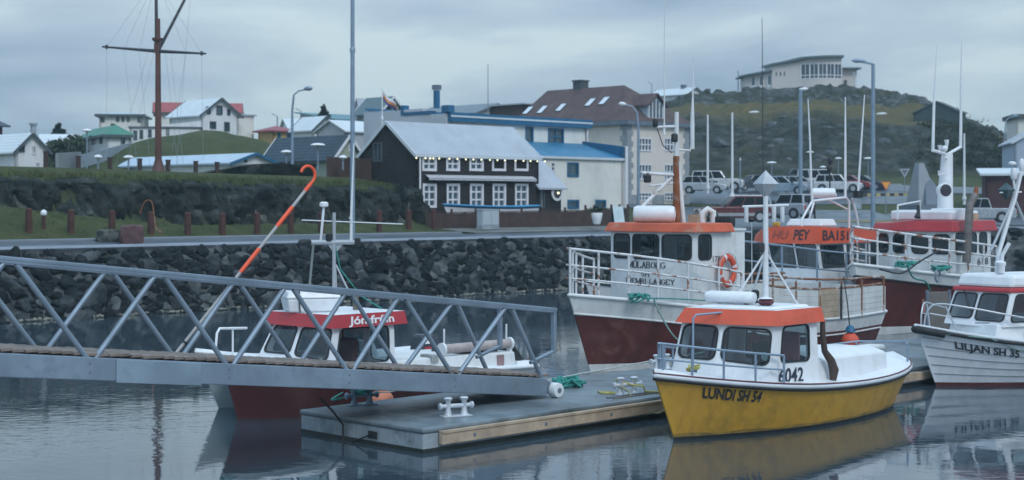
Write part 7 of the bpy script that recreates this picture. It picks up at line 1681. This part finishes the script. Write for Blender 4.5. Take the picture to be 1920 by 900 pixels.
for px, py, Y, lb_ in ((1413, 211, 190, 'white street lamp head on a thin pole against the hill, left of the library'), (1652, 214, 190, 'white lamp head on a thin pole against the hill right of the tall lamp post'), (1416, 470, 0, '')):
    if Y: street_lamp(px - 8, 300, py + 4, Y, px, py, lb_, .05, mt=mat('dark thin pole', (.04, .05, .05), .6), head_l=1.3, head_up=True)
for px, py0, py1, Y, lb_ in ((520, 300, 218, 170, 'faint thin street lamp far behind the yellow house'), (1222, 200, 157, 230, 'thin pole on the skyline behind the dormer'), (564, 300, 208, 175, 'faint thin pole right of the curved street lamp')):
    p = P(px, py0, Y); tag(MB().tube([(0, 0, 0), (0, 0, zat(py1, Y) - p.z), (-.6, 0, zat(py1, Y) - p.z + .3)], .07, 6).build('thin_lamp', galv, loc=p), lb_, 'lamp')
def pole(name, label, cat, px, py0, py1, Y, r0_, r1_, mt, px1=None, ball=False):
    a = P(px, py0, Y); b_ = P(px1 or px, py1, Y); r0 = thing(name, label, cat, a)
    MB().tube([(0, 0, -.5), (b_ - a) * .5, b_ - a], [r0_, (r0_ + r1_) / 2, r1_], 10).build('pole', mt, r0, 60); MB().lathe([(r0_ * 1.6, -.1), (r0_ * 1.6, .12), (r0_ * 1.1, .15)], n=10).build('foot', mt, r0, 50)
    return r0, b_ - a
# tall grey mast on the rock bank and the white flagpoles
pl_, tp = pole('light_mast', 'very tall blue grey mast standing in the rock bank beside the road', 'mast', 661, 470, -120, 73.8, .125, .09, steel_blue)
MB().lathe([(.13, -.15), (.14, 0), (.10, .1)], n=12).build('joint', steel_blue, pl_, 50, loc=(0, 0, zat(92, 73.8) - zat(470, 73.8)))
for px, py0, py1, Y, lb_ in ((1327, 352, 215, 130, 'white flagpole just right of the rusty mast'), (1373, 366, 211, 120, 'white flagpole above the red car'), (1808, 372, 250, 125, 'white flagpole left of the red shed')):
    pole('flagpole', lb_, 'flagpole', px, py0, py1, Y, .11, .07, plastic_w)
pole('radio_antenna', 'tall thin dark radio antenna reaching above the hill in front of the library', 'antenna', 1431, 380, 33, 118, .06, .02, rubber, 1429)
MB().tube([(0, 0, -5.5), (0, 0, 0)], .12, 8).build('base', rubber, bpy.data.objects['radio_antenna'], loc=(0, 0, zat(190, 118) - zat(380, 118))) if False else None
pole('roof_antenna', 'thin pale antenna rising above the gabled house roof', 'antenna', 915, 215, 120, 148, .05, .03, galv)
# signal mast with yard, gaff and rigging
sm = thing('signal_mast', 'tall rust brown signal mast with crossed yard and gaff on the grass terrace', 'mast', P(297, 319, 84)); Ym = 84
def sp(px, py, d=0): p = P(px, py, Ym + d) - sm.location; return p
brown_m = mat('brown mast paint', (.105, .045, .035), .6, var=.25, scale=1.5, streak=.3); spar = mat('dark spar', (.045, .05, .06), .6, var=.2)
MB().tube([sp(297, 325), sp(296.5, 200), sp(296, 35)], [.20, .165, .13], 12).build('lower_mast', brown_m, sm, 60)
MB().tube([sp(297, 322), sp(297, 300)], [.36, .2], 10).build('mast_foot', brown_m, sm, 60)
MB().tube([sp(293.5, 95), sp(292.5, -60)], [.10, .08], 10).build('topmast', spar, sm, 60)
MB().lathe([(.22, -.05), (.30, .08), (.30, .14)], n=12).build('crosstree', brown_m, sm, 50, loc=sp(295, 76)); MB().box(-.16, .16, -.12, .12, -.55, .0).build('cheek', brown_m, sm, loc=sp(295, 80))
MB().tube([sp(192, 87.5, 1.5), sp(296, 96), sp(386, 100.5, -1.5)], [.05, .10, .05], 8).build('yard', spar, sm, 60); MB().tube([sp(298, 93), sp(347, -2, .5), sp(366, -40, .7)], [.09, .075, .07], 8).build('gaff', spar, sm, 60)
for px, py in ((200, 88), (378, 100)): MB().tube([sp(px, py - 4), sp(px, py + 4)], .07, 6).build('yard_band', spar, sm)
wire = mat('rigging wire', (.30, .34, .38), .6, var=.1)
for a, b in (((232, 93), (258, 318)), ((261, 95), (282, 318)), ((200, 88), (200, 300)), ((278, 96), (214, 318)), ((320, 98), (345, 318)), ((348, 99), (318, 318)), ((378, 101), (381, 300)), ((292, -40), (200, 88)), ((292, -40), (378, 100)), ((292, -40), (232, 91)), ((293, -40), (349, 99)), ((358, -20), (340, 200)), ((340, 200), (330, 318)), ((310, 97), (334, 318)), ((291, 90), (236, 318)), ((261, 95), (292, -40))):
    MB().tube([sp(*a), sp(*b)], .007, 4).build('rigging', wire, sm)
# flag behind the black house
fl_, tp = pole('roof_flag', 'small drooping flag on a white pole above the grey building', 'flag', 716.5, 222, 166, 108, .05, .035, plastic_w)
m = MB()
for i in range(9):
    for j in range(7):
        u, v = i / 8, j / 6; m.v.append((.05 + u * .95, .22 * math.sin(u * 6 + v * 2), tp.z - .15 - v * .62 - u * .95 - .1 * math.sin(u * 5)))
for i in range(8):
    for j in range(6): m.f.append((i * 7 + j, (i + 1) * 7 + j, (i + 1) * 7 + j + 1, i * 7 + j + 1)); m.mi.append(0 if j < 2 else (1 if j < 4 else 2))
m.build('cloth', [frame_w, mat('flag orange', (.55, .22, .08), .8), mat('flag blue', (.04, .05, .16), .8)], fl_, 180)
# trees
def conifer(px, py0, py1, Y, wd, label, seed):
    r_ = random.Random(seed); p = P(px, py0, Y); hh = zat(py1, Y) - p.z; r0 = thing('conifer', label, 'tree', p); MB().tube([(0, 0, -1), (0, 0, hh * .5), (.05, 0, hh * .97)], [.2, .12, .03], 8).build('trunk', wood_brown, r0, 60)
    m = MB()
    for i in range(150):
        t = r_.random() ** .8; z = hh * lerp(.12, 1, t); rad = wd * (1 - t) ** .8 * r_.uniform(.6, 1.15) + .1; a = r_.uniform(0, 6.28)
        if math.sin(a * 2 + t * 9) > .55: continue
        for q in range(9):
            f_ = (q + 1) / 9; c_ = V((math.cos(a) * rad * f_, math.sin(a) * rad * f_, z - .22 * rad * f_ + r_.gauss(0, .05))); d_ = V((r_.uniform(-1, 1), r_.uniform(-1, 1), r_.uniform(-.5, .5))).normalized() * .16; e_ = V((r_.uniform(-1, 1), r_.uniform(-1, 1), r_.uniform(-1, 1))).normalized() * .12
            m.add([c_ - d_, c_ + e_, c_ + d_, c_ - e_], [(0, 1, 2, 3)])
    m.build('crown', mat('spruce needles', (.018, .034, .026), .9, var=.4, spec=.1), r0, fix=False)
conifer(607, 250, 198, 158, 1.5, 'dark spruce rising behind the white gabled house', 1); conifer(110, 262, 232, 160, 1.1, 'dark small spruce behind the low house with the broad white roof', 2)
def hedge(pts, h_, wd, label, seed):
    r_ = random.Random(seed); m = MB()
    for i in range(900):
        t = r_.random(); p = lerp(pts[0], pts[1], t); q = p + V((r_.gauss(0, wd * .5), r_.gauss(0, wd * .5), r_.uniform(0, h_) * (.8 + .3 * noise.noise(V((t * 9, seed, 0)))))); d_ = V((r_.uniform(-1, 1), r_.uniform(-1, 1), r_.uniform(-1, 1))).normalized() * .22; e_ = V((r_.uniform(-1, 1), r_.uniform(-1, 1), r_.uniform(-1, 1))).normalized() * .22
        m.add([q - d_, q + e_, q + d_, q - e_], [(0, 1, 2, 3)])
    tag(m.build('hedge', mat('hedge leaves', (.04, .058, .034), .9, var=.4, spec=.1), fix=False), label, 'hedge')
hedge([P(90, 316, 120), P(148, 300, 128)], 2.4, .8, 'dark hedge above the grey garden wall right of the small gabled house', 4)
MB_ = MB(); MB_.bar(P(107, 306, 116), P(150, 302, 124), .25, 1.5); tag(MB_.build('garden_wall', mat('grey garden wall', (.22, .24, .25), .85, var=.15, scale=.8)), 'grey concrete garden wall in front of the dark hedge', 'wall')
MB_ = MB(); MB_.bar(P(150, 303, 120), P(243, 279, 130), .12, 1.0); tag(MB_.build('picket_fence', mat('pale grey fence boards', (.24, .29, .33), .8, var=.15, wave=(4, 'X', .4))), 'pale grey board fence running up beside the green roofed house', 'fence')
# two blocks on the verge: dark stone and rusty red block
def block(px, py, Y, sx, sy, sz, mt, label, seed):
    """a squarish weathered stone standing on the ground"""
    b = bmesh.new(); bmesh.ops.create_icosphere(b, subdivisions=4, radius=1)
    for v in b.verts:
        q = v.co; l = max(abs(q.x), abs(q.y), abs(q.z)); q = q.lerp(q / l, .62)
        q *= 1 + .10 * noise.noise(q * 1.6 + V((seed, 0, 0))) + .05 * noise.noise(q * 5)
        v.co = V((q.x * sx * .36, q.y * sy * .36, (q.z + .9) * sz * .36))
    me = bpy.data.meshes.new('stone'); b.to_mesh(me); b.free(); me.materials.append(mt); me.polygons.foreach_set('use_smooth', [True] * len(me.polygons)); me.set_sharp_from_angle(angle=R(30))
    o = bpy.data.objects.new('stone_block', me); col.objects.link(o); p = P(px, py, Y); p.z = H(p.x, p.y) - .05; o.location = p; o.rotation_euler = (0, 0, R(20)); tag(o, label, 'stone')
block(203, 439, 70, 1.5, 1.1, .95, rock_cliff, 'low dark stone lying left of the rusty red boulder on the verge', 41); block(247, 436, 69.5, 1.5, 1.1, 1.35, mat('rusty red stone', (.11, .055, .06), .85, var=.35, scale=1.5, dirt=(.05, .045, .05), dscale=1.2, damt=.7, bump=.5), 'rusty red boulder on the grass verge between two bollards', 42)
MB_ = MB(); MB_.tube(arc([P(262, 400, 70), P(272, 378, 70), P(285, 380, 70), P(292, 425, 70), P(304, 436, 69.5)]), .03, 6); tag(MB_.build('bent_rod', rusty, smooth=60), 'thin bent rusty rod behind the rusty red boulder', 'rod')
# things in front of the black house
cabn = thing('utility_cabinet', 'light grey electrical cabinet standing before the brown board fence', 'cabinet', P(915, 430, 90.5), R(45))
MB().box(-.70, .70, -.25, .25, 0, .22).build('plinth', conc, cabn); MB().box(-.68, .68, -.24, .24, .222, 1.14).build('body', mat('grey cabinet paint', (.40, .46, .50), .5, var=.06), cabn, bevel=.015); MB().box(-.72, .72, -.28, .28, 1.142, 1.19).build('lid', MATS['grey cabinet paint'], cabn)
for x in (-.64, .02): MB().box(x, x + .62, -.262, -.243, .28, 1.10).build('door', MATS['grey cabinet paint'], cabn)
abd = thing('sandwich_board', 'white and green sandwich board at the end of the brown fence', 'sign', P(1158, 420, 96.5), R(20))
MB().hexa([(-.35, -.35, 0), (.35, -.35, 0), (.35, -.32, 0), (-.35, -.32, 0)], [(-.35, -.02, 1.1), (.35, -.02, 1.1), (.35, .01, 1.1), (-.35, .01, 1.1)]).build('panel', mat('pale board', (.46, .56, .60), .5), abd); MB().hexa([(-.35, .32, 0), (.35, .32, 0), (.35, .35, 0), (-.35, .35, 0)], [(-.35, .02, 1.1), (.35, .02, 1.1), (.35, .05, 1.1), (-.35, .05, 1.1)]).build('back_panel', mat('dark green board', (.02, .06, .06), .6), abd)
urn = thing('planter_urn', 'white urn planter with a small plant in front of the brown fence end', 'planter', P(1119, 421, 95)); MB().lathe([(.12, 0), (.22, .04), (.30, .35), (.36, .68), (.33, .72)], n=14).build('urn', plastic_w, urn, 50); m = MB()
r_ = random.Random(8)
for i in range(120): c_ = V((r_.gauss(0, .14), r_.gauss(0, .14), .82 + abs(r_.gauss(0, .12)))); d_ = V((r_.uniform(-1, 1), r_.uniform(-1, 1), r_.uniform(-1, 1))).normalized() * .09; e_ = V((d_.y, -d_.x, .05)); m.add([c_ - d_, c_ + e_, c_ + d_, c_ - e_], [(0, 1, 2, 3)])
m.build('plant', MATS['hedge leaves'], urn, fix=False)
# small blue boat laid up behind the fence
ub = boat('small_blue_boat', 'small white rowing boat with blue gunwale laid up behind the fence of the black house', SN(62.3, 67.6, 3.55), 45); h = Hull(7.2, .75, smooth_tab([(0, .85), (.3, .74), (.7, .70), (1, .76)]), rake=.5, srake=.2, tm=.45, p=2.2, ta=.55, ea=.5, flare=.8, zk=-.3)
h.mesh('hull', ub, [frame_w, trim_bl], [(lambda t: -.28, 0), (lambda t: .0, 0), (lambda t: .25, 0), (lambda t: h.zs(t) - .15, 1), (lambda t: h.zs(t), 1)]); h.strake(ub, mat('bright blue gunwale', (.04, .24, .45), .5), .0, .06, .0, 'gunwale')
MB().box(1, 6, -.5, .5, -.75, -.2).build('cradle', wood_brown, ub)
# monument, signs, painted kerb
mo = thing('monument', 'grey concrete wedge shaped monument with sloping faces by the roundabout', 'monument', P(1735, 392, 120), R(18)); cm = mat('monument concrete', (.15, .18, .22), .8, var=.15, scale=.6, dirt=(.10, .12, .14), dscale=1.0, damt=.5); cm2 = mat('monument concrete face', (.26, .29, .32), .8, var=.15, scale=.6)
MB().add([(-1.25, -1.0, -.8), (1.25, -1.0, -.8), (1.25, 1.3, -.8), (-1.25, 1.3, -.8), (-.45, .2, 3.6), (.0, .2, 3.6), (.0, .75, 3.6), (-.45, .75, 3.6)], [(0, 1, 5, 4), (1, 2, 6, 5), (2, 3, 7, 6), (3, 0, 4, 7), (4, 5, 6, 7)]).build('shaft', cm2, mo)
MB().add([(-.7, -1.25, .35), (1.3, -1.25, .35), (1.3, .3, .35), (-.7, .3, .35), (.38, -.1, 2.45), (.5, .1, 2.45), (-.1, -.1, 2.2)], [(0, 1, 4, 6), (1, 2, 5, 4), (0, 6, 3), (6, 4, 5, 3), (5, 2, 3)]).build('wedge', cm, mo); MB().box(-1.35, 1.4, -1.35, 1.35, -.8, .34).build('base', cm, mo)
def sign(px, py0, py1, Y, label, shape, c1, c2, sz):
    p = P(px, py0, Y); hh = zat(py1, Y) - p.z; r0 = thing('road_sign', label, 'sign', p); MB().tube([(0, 0, -.3), (0, 0, hh)], .035, 8).build('pole', galv, r0, 60)
    tri = lambda s_, y: [(-s_, y, hh + .0 + s_ * .55), (s_, y, hh + s_ * .55), (0, y, hh - s_ * 1.15)]
    MB().hexa(tri(sz, -.06), tri(sz, -.04)).build('plate', c1, r0); MB().hexa(tri(sz * .66, -.075), tri(sz * .66, -.062)).build('face', c2, r0)
sg_o = mat('sign orange', (.75, .20, .05), .5); sg_y = mat('sign yellow', (.75, .38, .06), .5)
sign(1661, 392, 346, 119, 'orange triangular yield sign on a thin pole by the grass island', 0, sg_o, sg_y, .38); sign(1696, 360, 322, 150, 'grey triangular sign seen from behind in front of the dark hill', 0, mat('sign back', (.42, .45, .5), .5), mat('sign back dark', (.12, .14, .18), .5), .5)
kb = thing('painted_kerb', 'black and yellow painted kerb along the edge of the grass island', 'kerb', P(1590, 367, 134)); a_, b_ = P(1600, 366, 138) - kb.location, P(1735, 364, 138) - kb.location
for i in range(16): MB().bar(lerp(a_, b_, i / 16 + .001), lerp(a_, b_, (i + 1) / 16 - .001), .3, .26).build('block', mat('kerb yellow', (.42, .36, .16), .7, var=.2) if i % 2 else mat('kerb black', (.03, .035, .04), .7, var=.2), kb)
m = MB(); m.bar(P(1600, 382, 128), P(1614, 382, 128), .5, .9); tag(m.build('concrete_block', conc), 'grey concrete block beside the grass island', 'block')
# cars
tyre_m = mat('tyre rubber', (.015, .016, .018), .8, var=.1); lamp_w = mat('headlight glass', (.55, .60, .63), .15, var=0); lamp_r = mat('tail light red', (.40, .03, .03), .3, var=0); plate_m = mat('number plate white', (.6, .6, .6), .5, var=0); trim_d = mat('dark car trim', (.03, .035, .04), .6, var=.1)
def paint(name, c): return mat(name, c, .28, .15, var=.04, coat=.4, dirt=tuple(v * .7 + .03 for v in c), dscale=1.2, damt=.3)
def car(label, p, rz, body, L=4.5, Wd=1.8, Ht=1.7, belt=.98, hood=.95, cowl=.85, wsl=.55, rear=-1.0, rsl=.30, wr=.34, kind='suv', name='parked_car'):
    """x points forward; rear is the x of the tail of the glasshouse as a share of half length"""
    r0 = thing(name, label, 'car', p, rz, 'cars parked around the harbour'); hl, hw_ = L / 2, Wd / 2; xr = rear * hl + .06
    pr = [(-hl + .06, .30), (-hl, .5), (-hl + .03, belt - .08), (-hl + .10, belt), (cowl, belt), (hl - .55, hood), (hl - .12, hood - .10), (hl, hood - .32), (hl, .42), (hl - .12, .28)]
    m = MB(); ns = [(-hw_, .0), (-hw_ + .07, .0)]
    rows_ = []
    for y, sx, dz in ((-hw_ + .10, .955, -.05), (-hw_, 1.0, .0), (hw_, 1.0, 0), (hw_ - .10, .955, -.05)): pass
    secs = [(-hw_ + .02, .985, .60), (-hw_, 1, .62), (-hw_ + .02, 1, 1.0)]
    n_ = len(pr); lo = [(x, z) for x, z in pr]
    def ring(y, s_): return [(x * s_, y, z) for x, z in lo]
    A = [ring(-hw_, 1.0), ring(hw_, 1.0)]
    m.v += A[0] + A[1]; m.f += [tuple(range(n_)), tuple(reversed(range(n_, 2 * n_)))] + [(i, n_ + i, n_ + (i + 1) % n_, (i + 1) % n_) for i in range(n_)]; m.mi += [0] * (n_ + 2)
    m.build('body', body, r0, bevel=.07, smooth=30)
    ti = .14; b_ = [(xr, -hw_ + .05), (cowl, -hw_ + .05), (cowl, hw_ - .05), (xr, hw_ - .05)]; t_ = [(xr + rsl, -hw_ + .05 + ti), (cowl - wsl, -hw_ + .05 + ti), (cowl - wsl, hw_ - .05 - ti), (xr + rsl, hw_ - .05 - ti)]
    m = MB(); m.hexa([(x, y, belt - .03) for x, y in b_], [(x, y, Ht) for x, y in t_]); cb_ = m.build('cabin', body, r0, bevel=.05)
    def pane(c, u0, u1, v0, v1, nm):
        f = bil(c, .012); q = [f(u, v) for u, v in ((u0, v0), (u1, v0), (u1, v1), (u0, v1))]; MB().quad(*q).build(nm, glass_c, r0, fix=False)
    bz, tz = belt, Ht - .02
    C = lambda i, j: [(*b_[i], bz), (*b_[j], bz), (*t_[j], tz), (*t_[i], tz)]
    for sd_, (i, j) in enumerate(((0, 1), (2, 3))):
        c = C(i, j); cuts = [(.045, .33), (.355, .63), (.655, .955)] if kind != 'short' else [(.05, .44), (.48, .955)]
        if kind == 'pickup': cuts = [(.05, .47), (.50, .955)]
        for a, e in cuts:
            if sd_: a, e = 1 - e, 1 - a
            pane(c, min(a, e), max(a, e), .08, .95, 'side_window')
    pane(C(1, 2), .08, .92, .08, .92, 'windscreen'); pane(C(3, 0), .10, .90, .15, .88, 'rear_window')
    for x in (-hl + .82 if kind != 'pickup' else -hl + 1.05, hl - .82):
        for s_ in (-1, 1):
            m = MB(); m.lathe([(wr + .035, -.02), (wr + .035, .008)], (0, 0, 0), 20, 'Y'); m.build('wheel_arch', trim_d, r0, loc=(x, s_ * (hw_ - .0), wr + .03))
            wl_ = thing('wheel', None, None, (x, s_ * (hw_ - .06), wr)); wl_.parent = r0
            MB().lathe([(wr * .62, -.10), (wr * .92, -.11), (wr, -.07), (wr, .07), (wr * .92, .11), (wr * .62, .10)], (0, 0, 0), 20, 'Y').build('tyre', tyre_m, wl_, 40); MB().lathe([(wr * .60, -.105), (wr * .5, -.09), (wr * .2, -.10), (wr * .2, .10), (wr * .5, .09), (wr * .60, .105)], (0, 0, 0), 14, 'Y').build('rim', rim_m, wl_, 40)
    for s_ in (-1, 1):
        MB().box(hl - .10, hl + .012, s_ * (hw_ - .42) - .17, s_ * (hw_ - .42) + .17, hood - .30, hood - .14).build('headlight', lamp_w, r0, bevel=.03); MB().box(-hl - .012, -hl + .1, s_ * (hw_ - .18) - .11, s_ * (hw_ - .18) + .11, belt - .42, belt - .10).build('tail_light', lamp_r, r0, bevel=.02)
        MB().box(cowl - .12, cowl + .06, s_ * (hw_ + .09) - .08, s_ * (hw_ + .09) + .08, belt + .02, belt + .18).build('mirror', trim_d, r0, bevel=.03)
    MB().box(-hl - .05, -hl + .15, -hw_ + .05, hw_ - .05, .38, .56).build('bumper', trim_d, r0, bevel=.04); MB().box(hl - .15, hl + .05, -hw_ + .05, hw_ - .05, .34, .54).build('bumper', trim_d, r0, bevel=.04)
    MB().box(hl - .05, hl + .008, -.42, .42, hood - .32, hood - .16).build('grille', trim_d, r0); MB().box(-hl - .065, -hl - .052, -.26, .26, .42, .53).build('number_plate', plate_m, r0)
    return r0
def at(px, py, Y): p = P(px, py, Y); return p
c = car('dark red estate car facing left behind the orange roofed boat', P(1373, 417, 99.5), R(188), paint('dark red car paint', (.11, .012, .018)), L=4.75, Wd=1.85, Ht=1.70, belt=1.02, hood=1.0, cowl=.75, wsl=.75, rear=-1.0, rsl=.35, wr=.38)
for s_ in (-1, 1): MB().tube([(-1.9, s_ * .62, 1.74), (.0, s_ * .62, 1.74)], .03, 6).build('roof_rail', rim_m, c)
for s_ in (-1, 1): MB().box(-2.3, 2.3, s_ * .925 - .02, s_ * .925 + .02, .42, .62).build('side_cladding', mat('silver cladding', (.30, .31, .33), .5), c)
car('pale blue estate car half hidden behind the dark red estate car', P(1424, 409, 106), R(262), paint('pale blue car paint', (.22, .29, .35)), L=4.3, Wd=1.75, Ht=1.5, belt=.92, hood=.88, wr=.32)
c = car('silver boxy small off-roader with spare wheel on its back door', P(1475, 410, 107.5), R(140), paint('silver car paint', (.38, .41, .46)), L=3.65, Wd=1.62, Ht=1.72, belt=1.05, hood=1.02, cowl=.55, wsl=.35, rear=-1.0, rsl=.12, kind='short', wr=.36)
sp_ = MB().lathe([(.2, -.1), (.33, -.1), (.36, 0), (.33, .1), (.2, .1)], (0, 0, 0), 18, 'X').build('spare_wheel', tyre_m, c, 40, loc=(-1.94, -.1, .98)); MB().lathe([(.2, -.11), (.02, -.12)], (0, 0, 0), 14, 'X').build('wheel_cover', rim_m, sp_)
wt_ = paint('white car paint', (.58, .61, .64)); sv = paint('light silver car paint', (.42, .46, .50)); lb2 = paint('light blue car paint', (.24, .33, .42))
car('white pickup style off-roader facing right behind the rusty mast', P(1345, 358, 142), R(-12), wt_, L=4.9, Wd=1.85, Ht=1.85, belt=1.12, hood=1.12, cowl=.9, rear=-1.0, rsl=.2, wr=.4)
car('silver hatchback in front of the white off-roader', P(1320, 363, 132), R(-14), sv, L=4.0, Wd=1.7, Ht=1.5, belt=.92, hood=.85, cowl=1.0, wsl=.8, rear=-.98, rsl=.4, wr=.31)
car('dark blue grey estate car between flagpole and light blue off-roader', P(1412, 358, 150), R(200), paint('dark slate car paint', (.05, .065, .085)), L=4.5, Ht=1.55, belt=.95, hood=.9)
car('light blue off-roader facing right in front of the hill', P(1466, 365, 140), R(-12), lb2, L=4.55, Wd=1.8, Ht=1.66, belt=1.02, hood=1.02, cowl=.95, wsl=.75, rear=-.98, rsl=.35, wr=.36)
car('silver estate car behind the light blue off-roader', P(1503, 360, 147), R(-16), sv, L=4.6, Ht=1.5, belt=.95, hood=.86, cowl=1.0, wsl=.9, rsl=.5)
car('tall white van behind the radar dome of the orange banded boat', P(1540, 357, 150), R(-8), wt_, L=4.9, Wd=1.9, Ht=2.05, belt=1.15, hood=1.1, cowl=1.3, wsl=.7, rear=-1.0, rsl=.12, wr=.34, name='parked_van')
car('white car with bonnet showing right of the white van', P(1572, 361, 145), R(-18), wt_, L=4.5, Wd=1.8, Ht=1.7, belt=1.0, hood=1.0, cowl=.8, wr=.38)
car('bright red hatchback parked between white car and dark car', P(1596, 357, 150), R(-25), paint('red car paint', (.28, .025, .03)), L=4.1, Wd=1.7, Ht=1.48, belt=.92, hood=.85, cowl=.95, wsl=.8, rsl=.4)
car('dark blue car at the right end of the row by the hill', P(1621, 357, 153), R(-28), paint('dark blue car paint', (.035, .05, .075)), L=4.4, Wd=1.75, Ht=1.5, belt=.92, hood=.86, cowl=.95, wsl=.85, rsl=.5)
car('dark car seen behind the row above the pale blue off-roader', P(1490, 346, 158), R(180), paint('dark slate car paint', (.05, .065, .085)), L=4.5, Ht=1.6)
c = car('silver double cab pickup truck parked behind the red roofed boat', P(1835, 417, 113), R(168), paint('silver truck paint', (.34, .38, .42)), L=5.2, Wd=1.85, Ht=1.78, belt=1.05, hood=1.05, cowl=.95, wsl=.6, rear=-.36, rsl=.25, wr=.38, kind='pickup', name='pickup_truck')
MB().box(-2.5, -1.1, -.78, .78, 1.046, 1.052).build('load_bed', trim_d, c)
car('dark blue grey car cut off by the left edge on the terrace', P(18, 316, 122), R(-8), paint('steel blue car paint', (.10, .15, .20)), L=4.6, Wd=1.8, Ht=1.6, belt=1.0, hood=.95, cowl=.9, wsl=.8, rsl=.5)
car('pale blue hatchback behind the terrace posts left of the signal mast', P(222, 331, 160), R(10), lb2, L=4.2, Wd=1.7, Ht=1.5, belt=.92, hood=.85, cowl=.9, wsl=.8, rsl=.4)

# thin blue haze added to lift the dark tones
hz = bpy.data.materials.new('black lift haze'); hz.use_nodes = True; t_ = hz.node_tree; t_.nodes.clear(); ho = t_.nodes.new('ShaderNodeOutputMaterial'); pv = t_.nodes.new('ShaderNodeVolumePrincipled')
pv.inputs['Color'].default_value = (.58, .80, .93, 1); pv.inputs['Density'].default_value = .00055; pv.inputs['Anisotropy'].default_value = 0.0; t_.links.new(pv.outputs[0], ho.inputs['Volume'])
tag(MB().box(-7600, 7600, -650, 5100, -4, 42).build('haze', hz), kind='stuff')
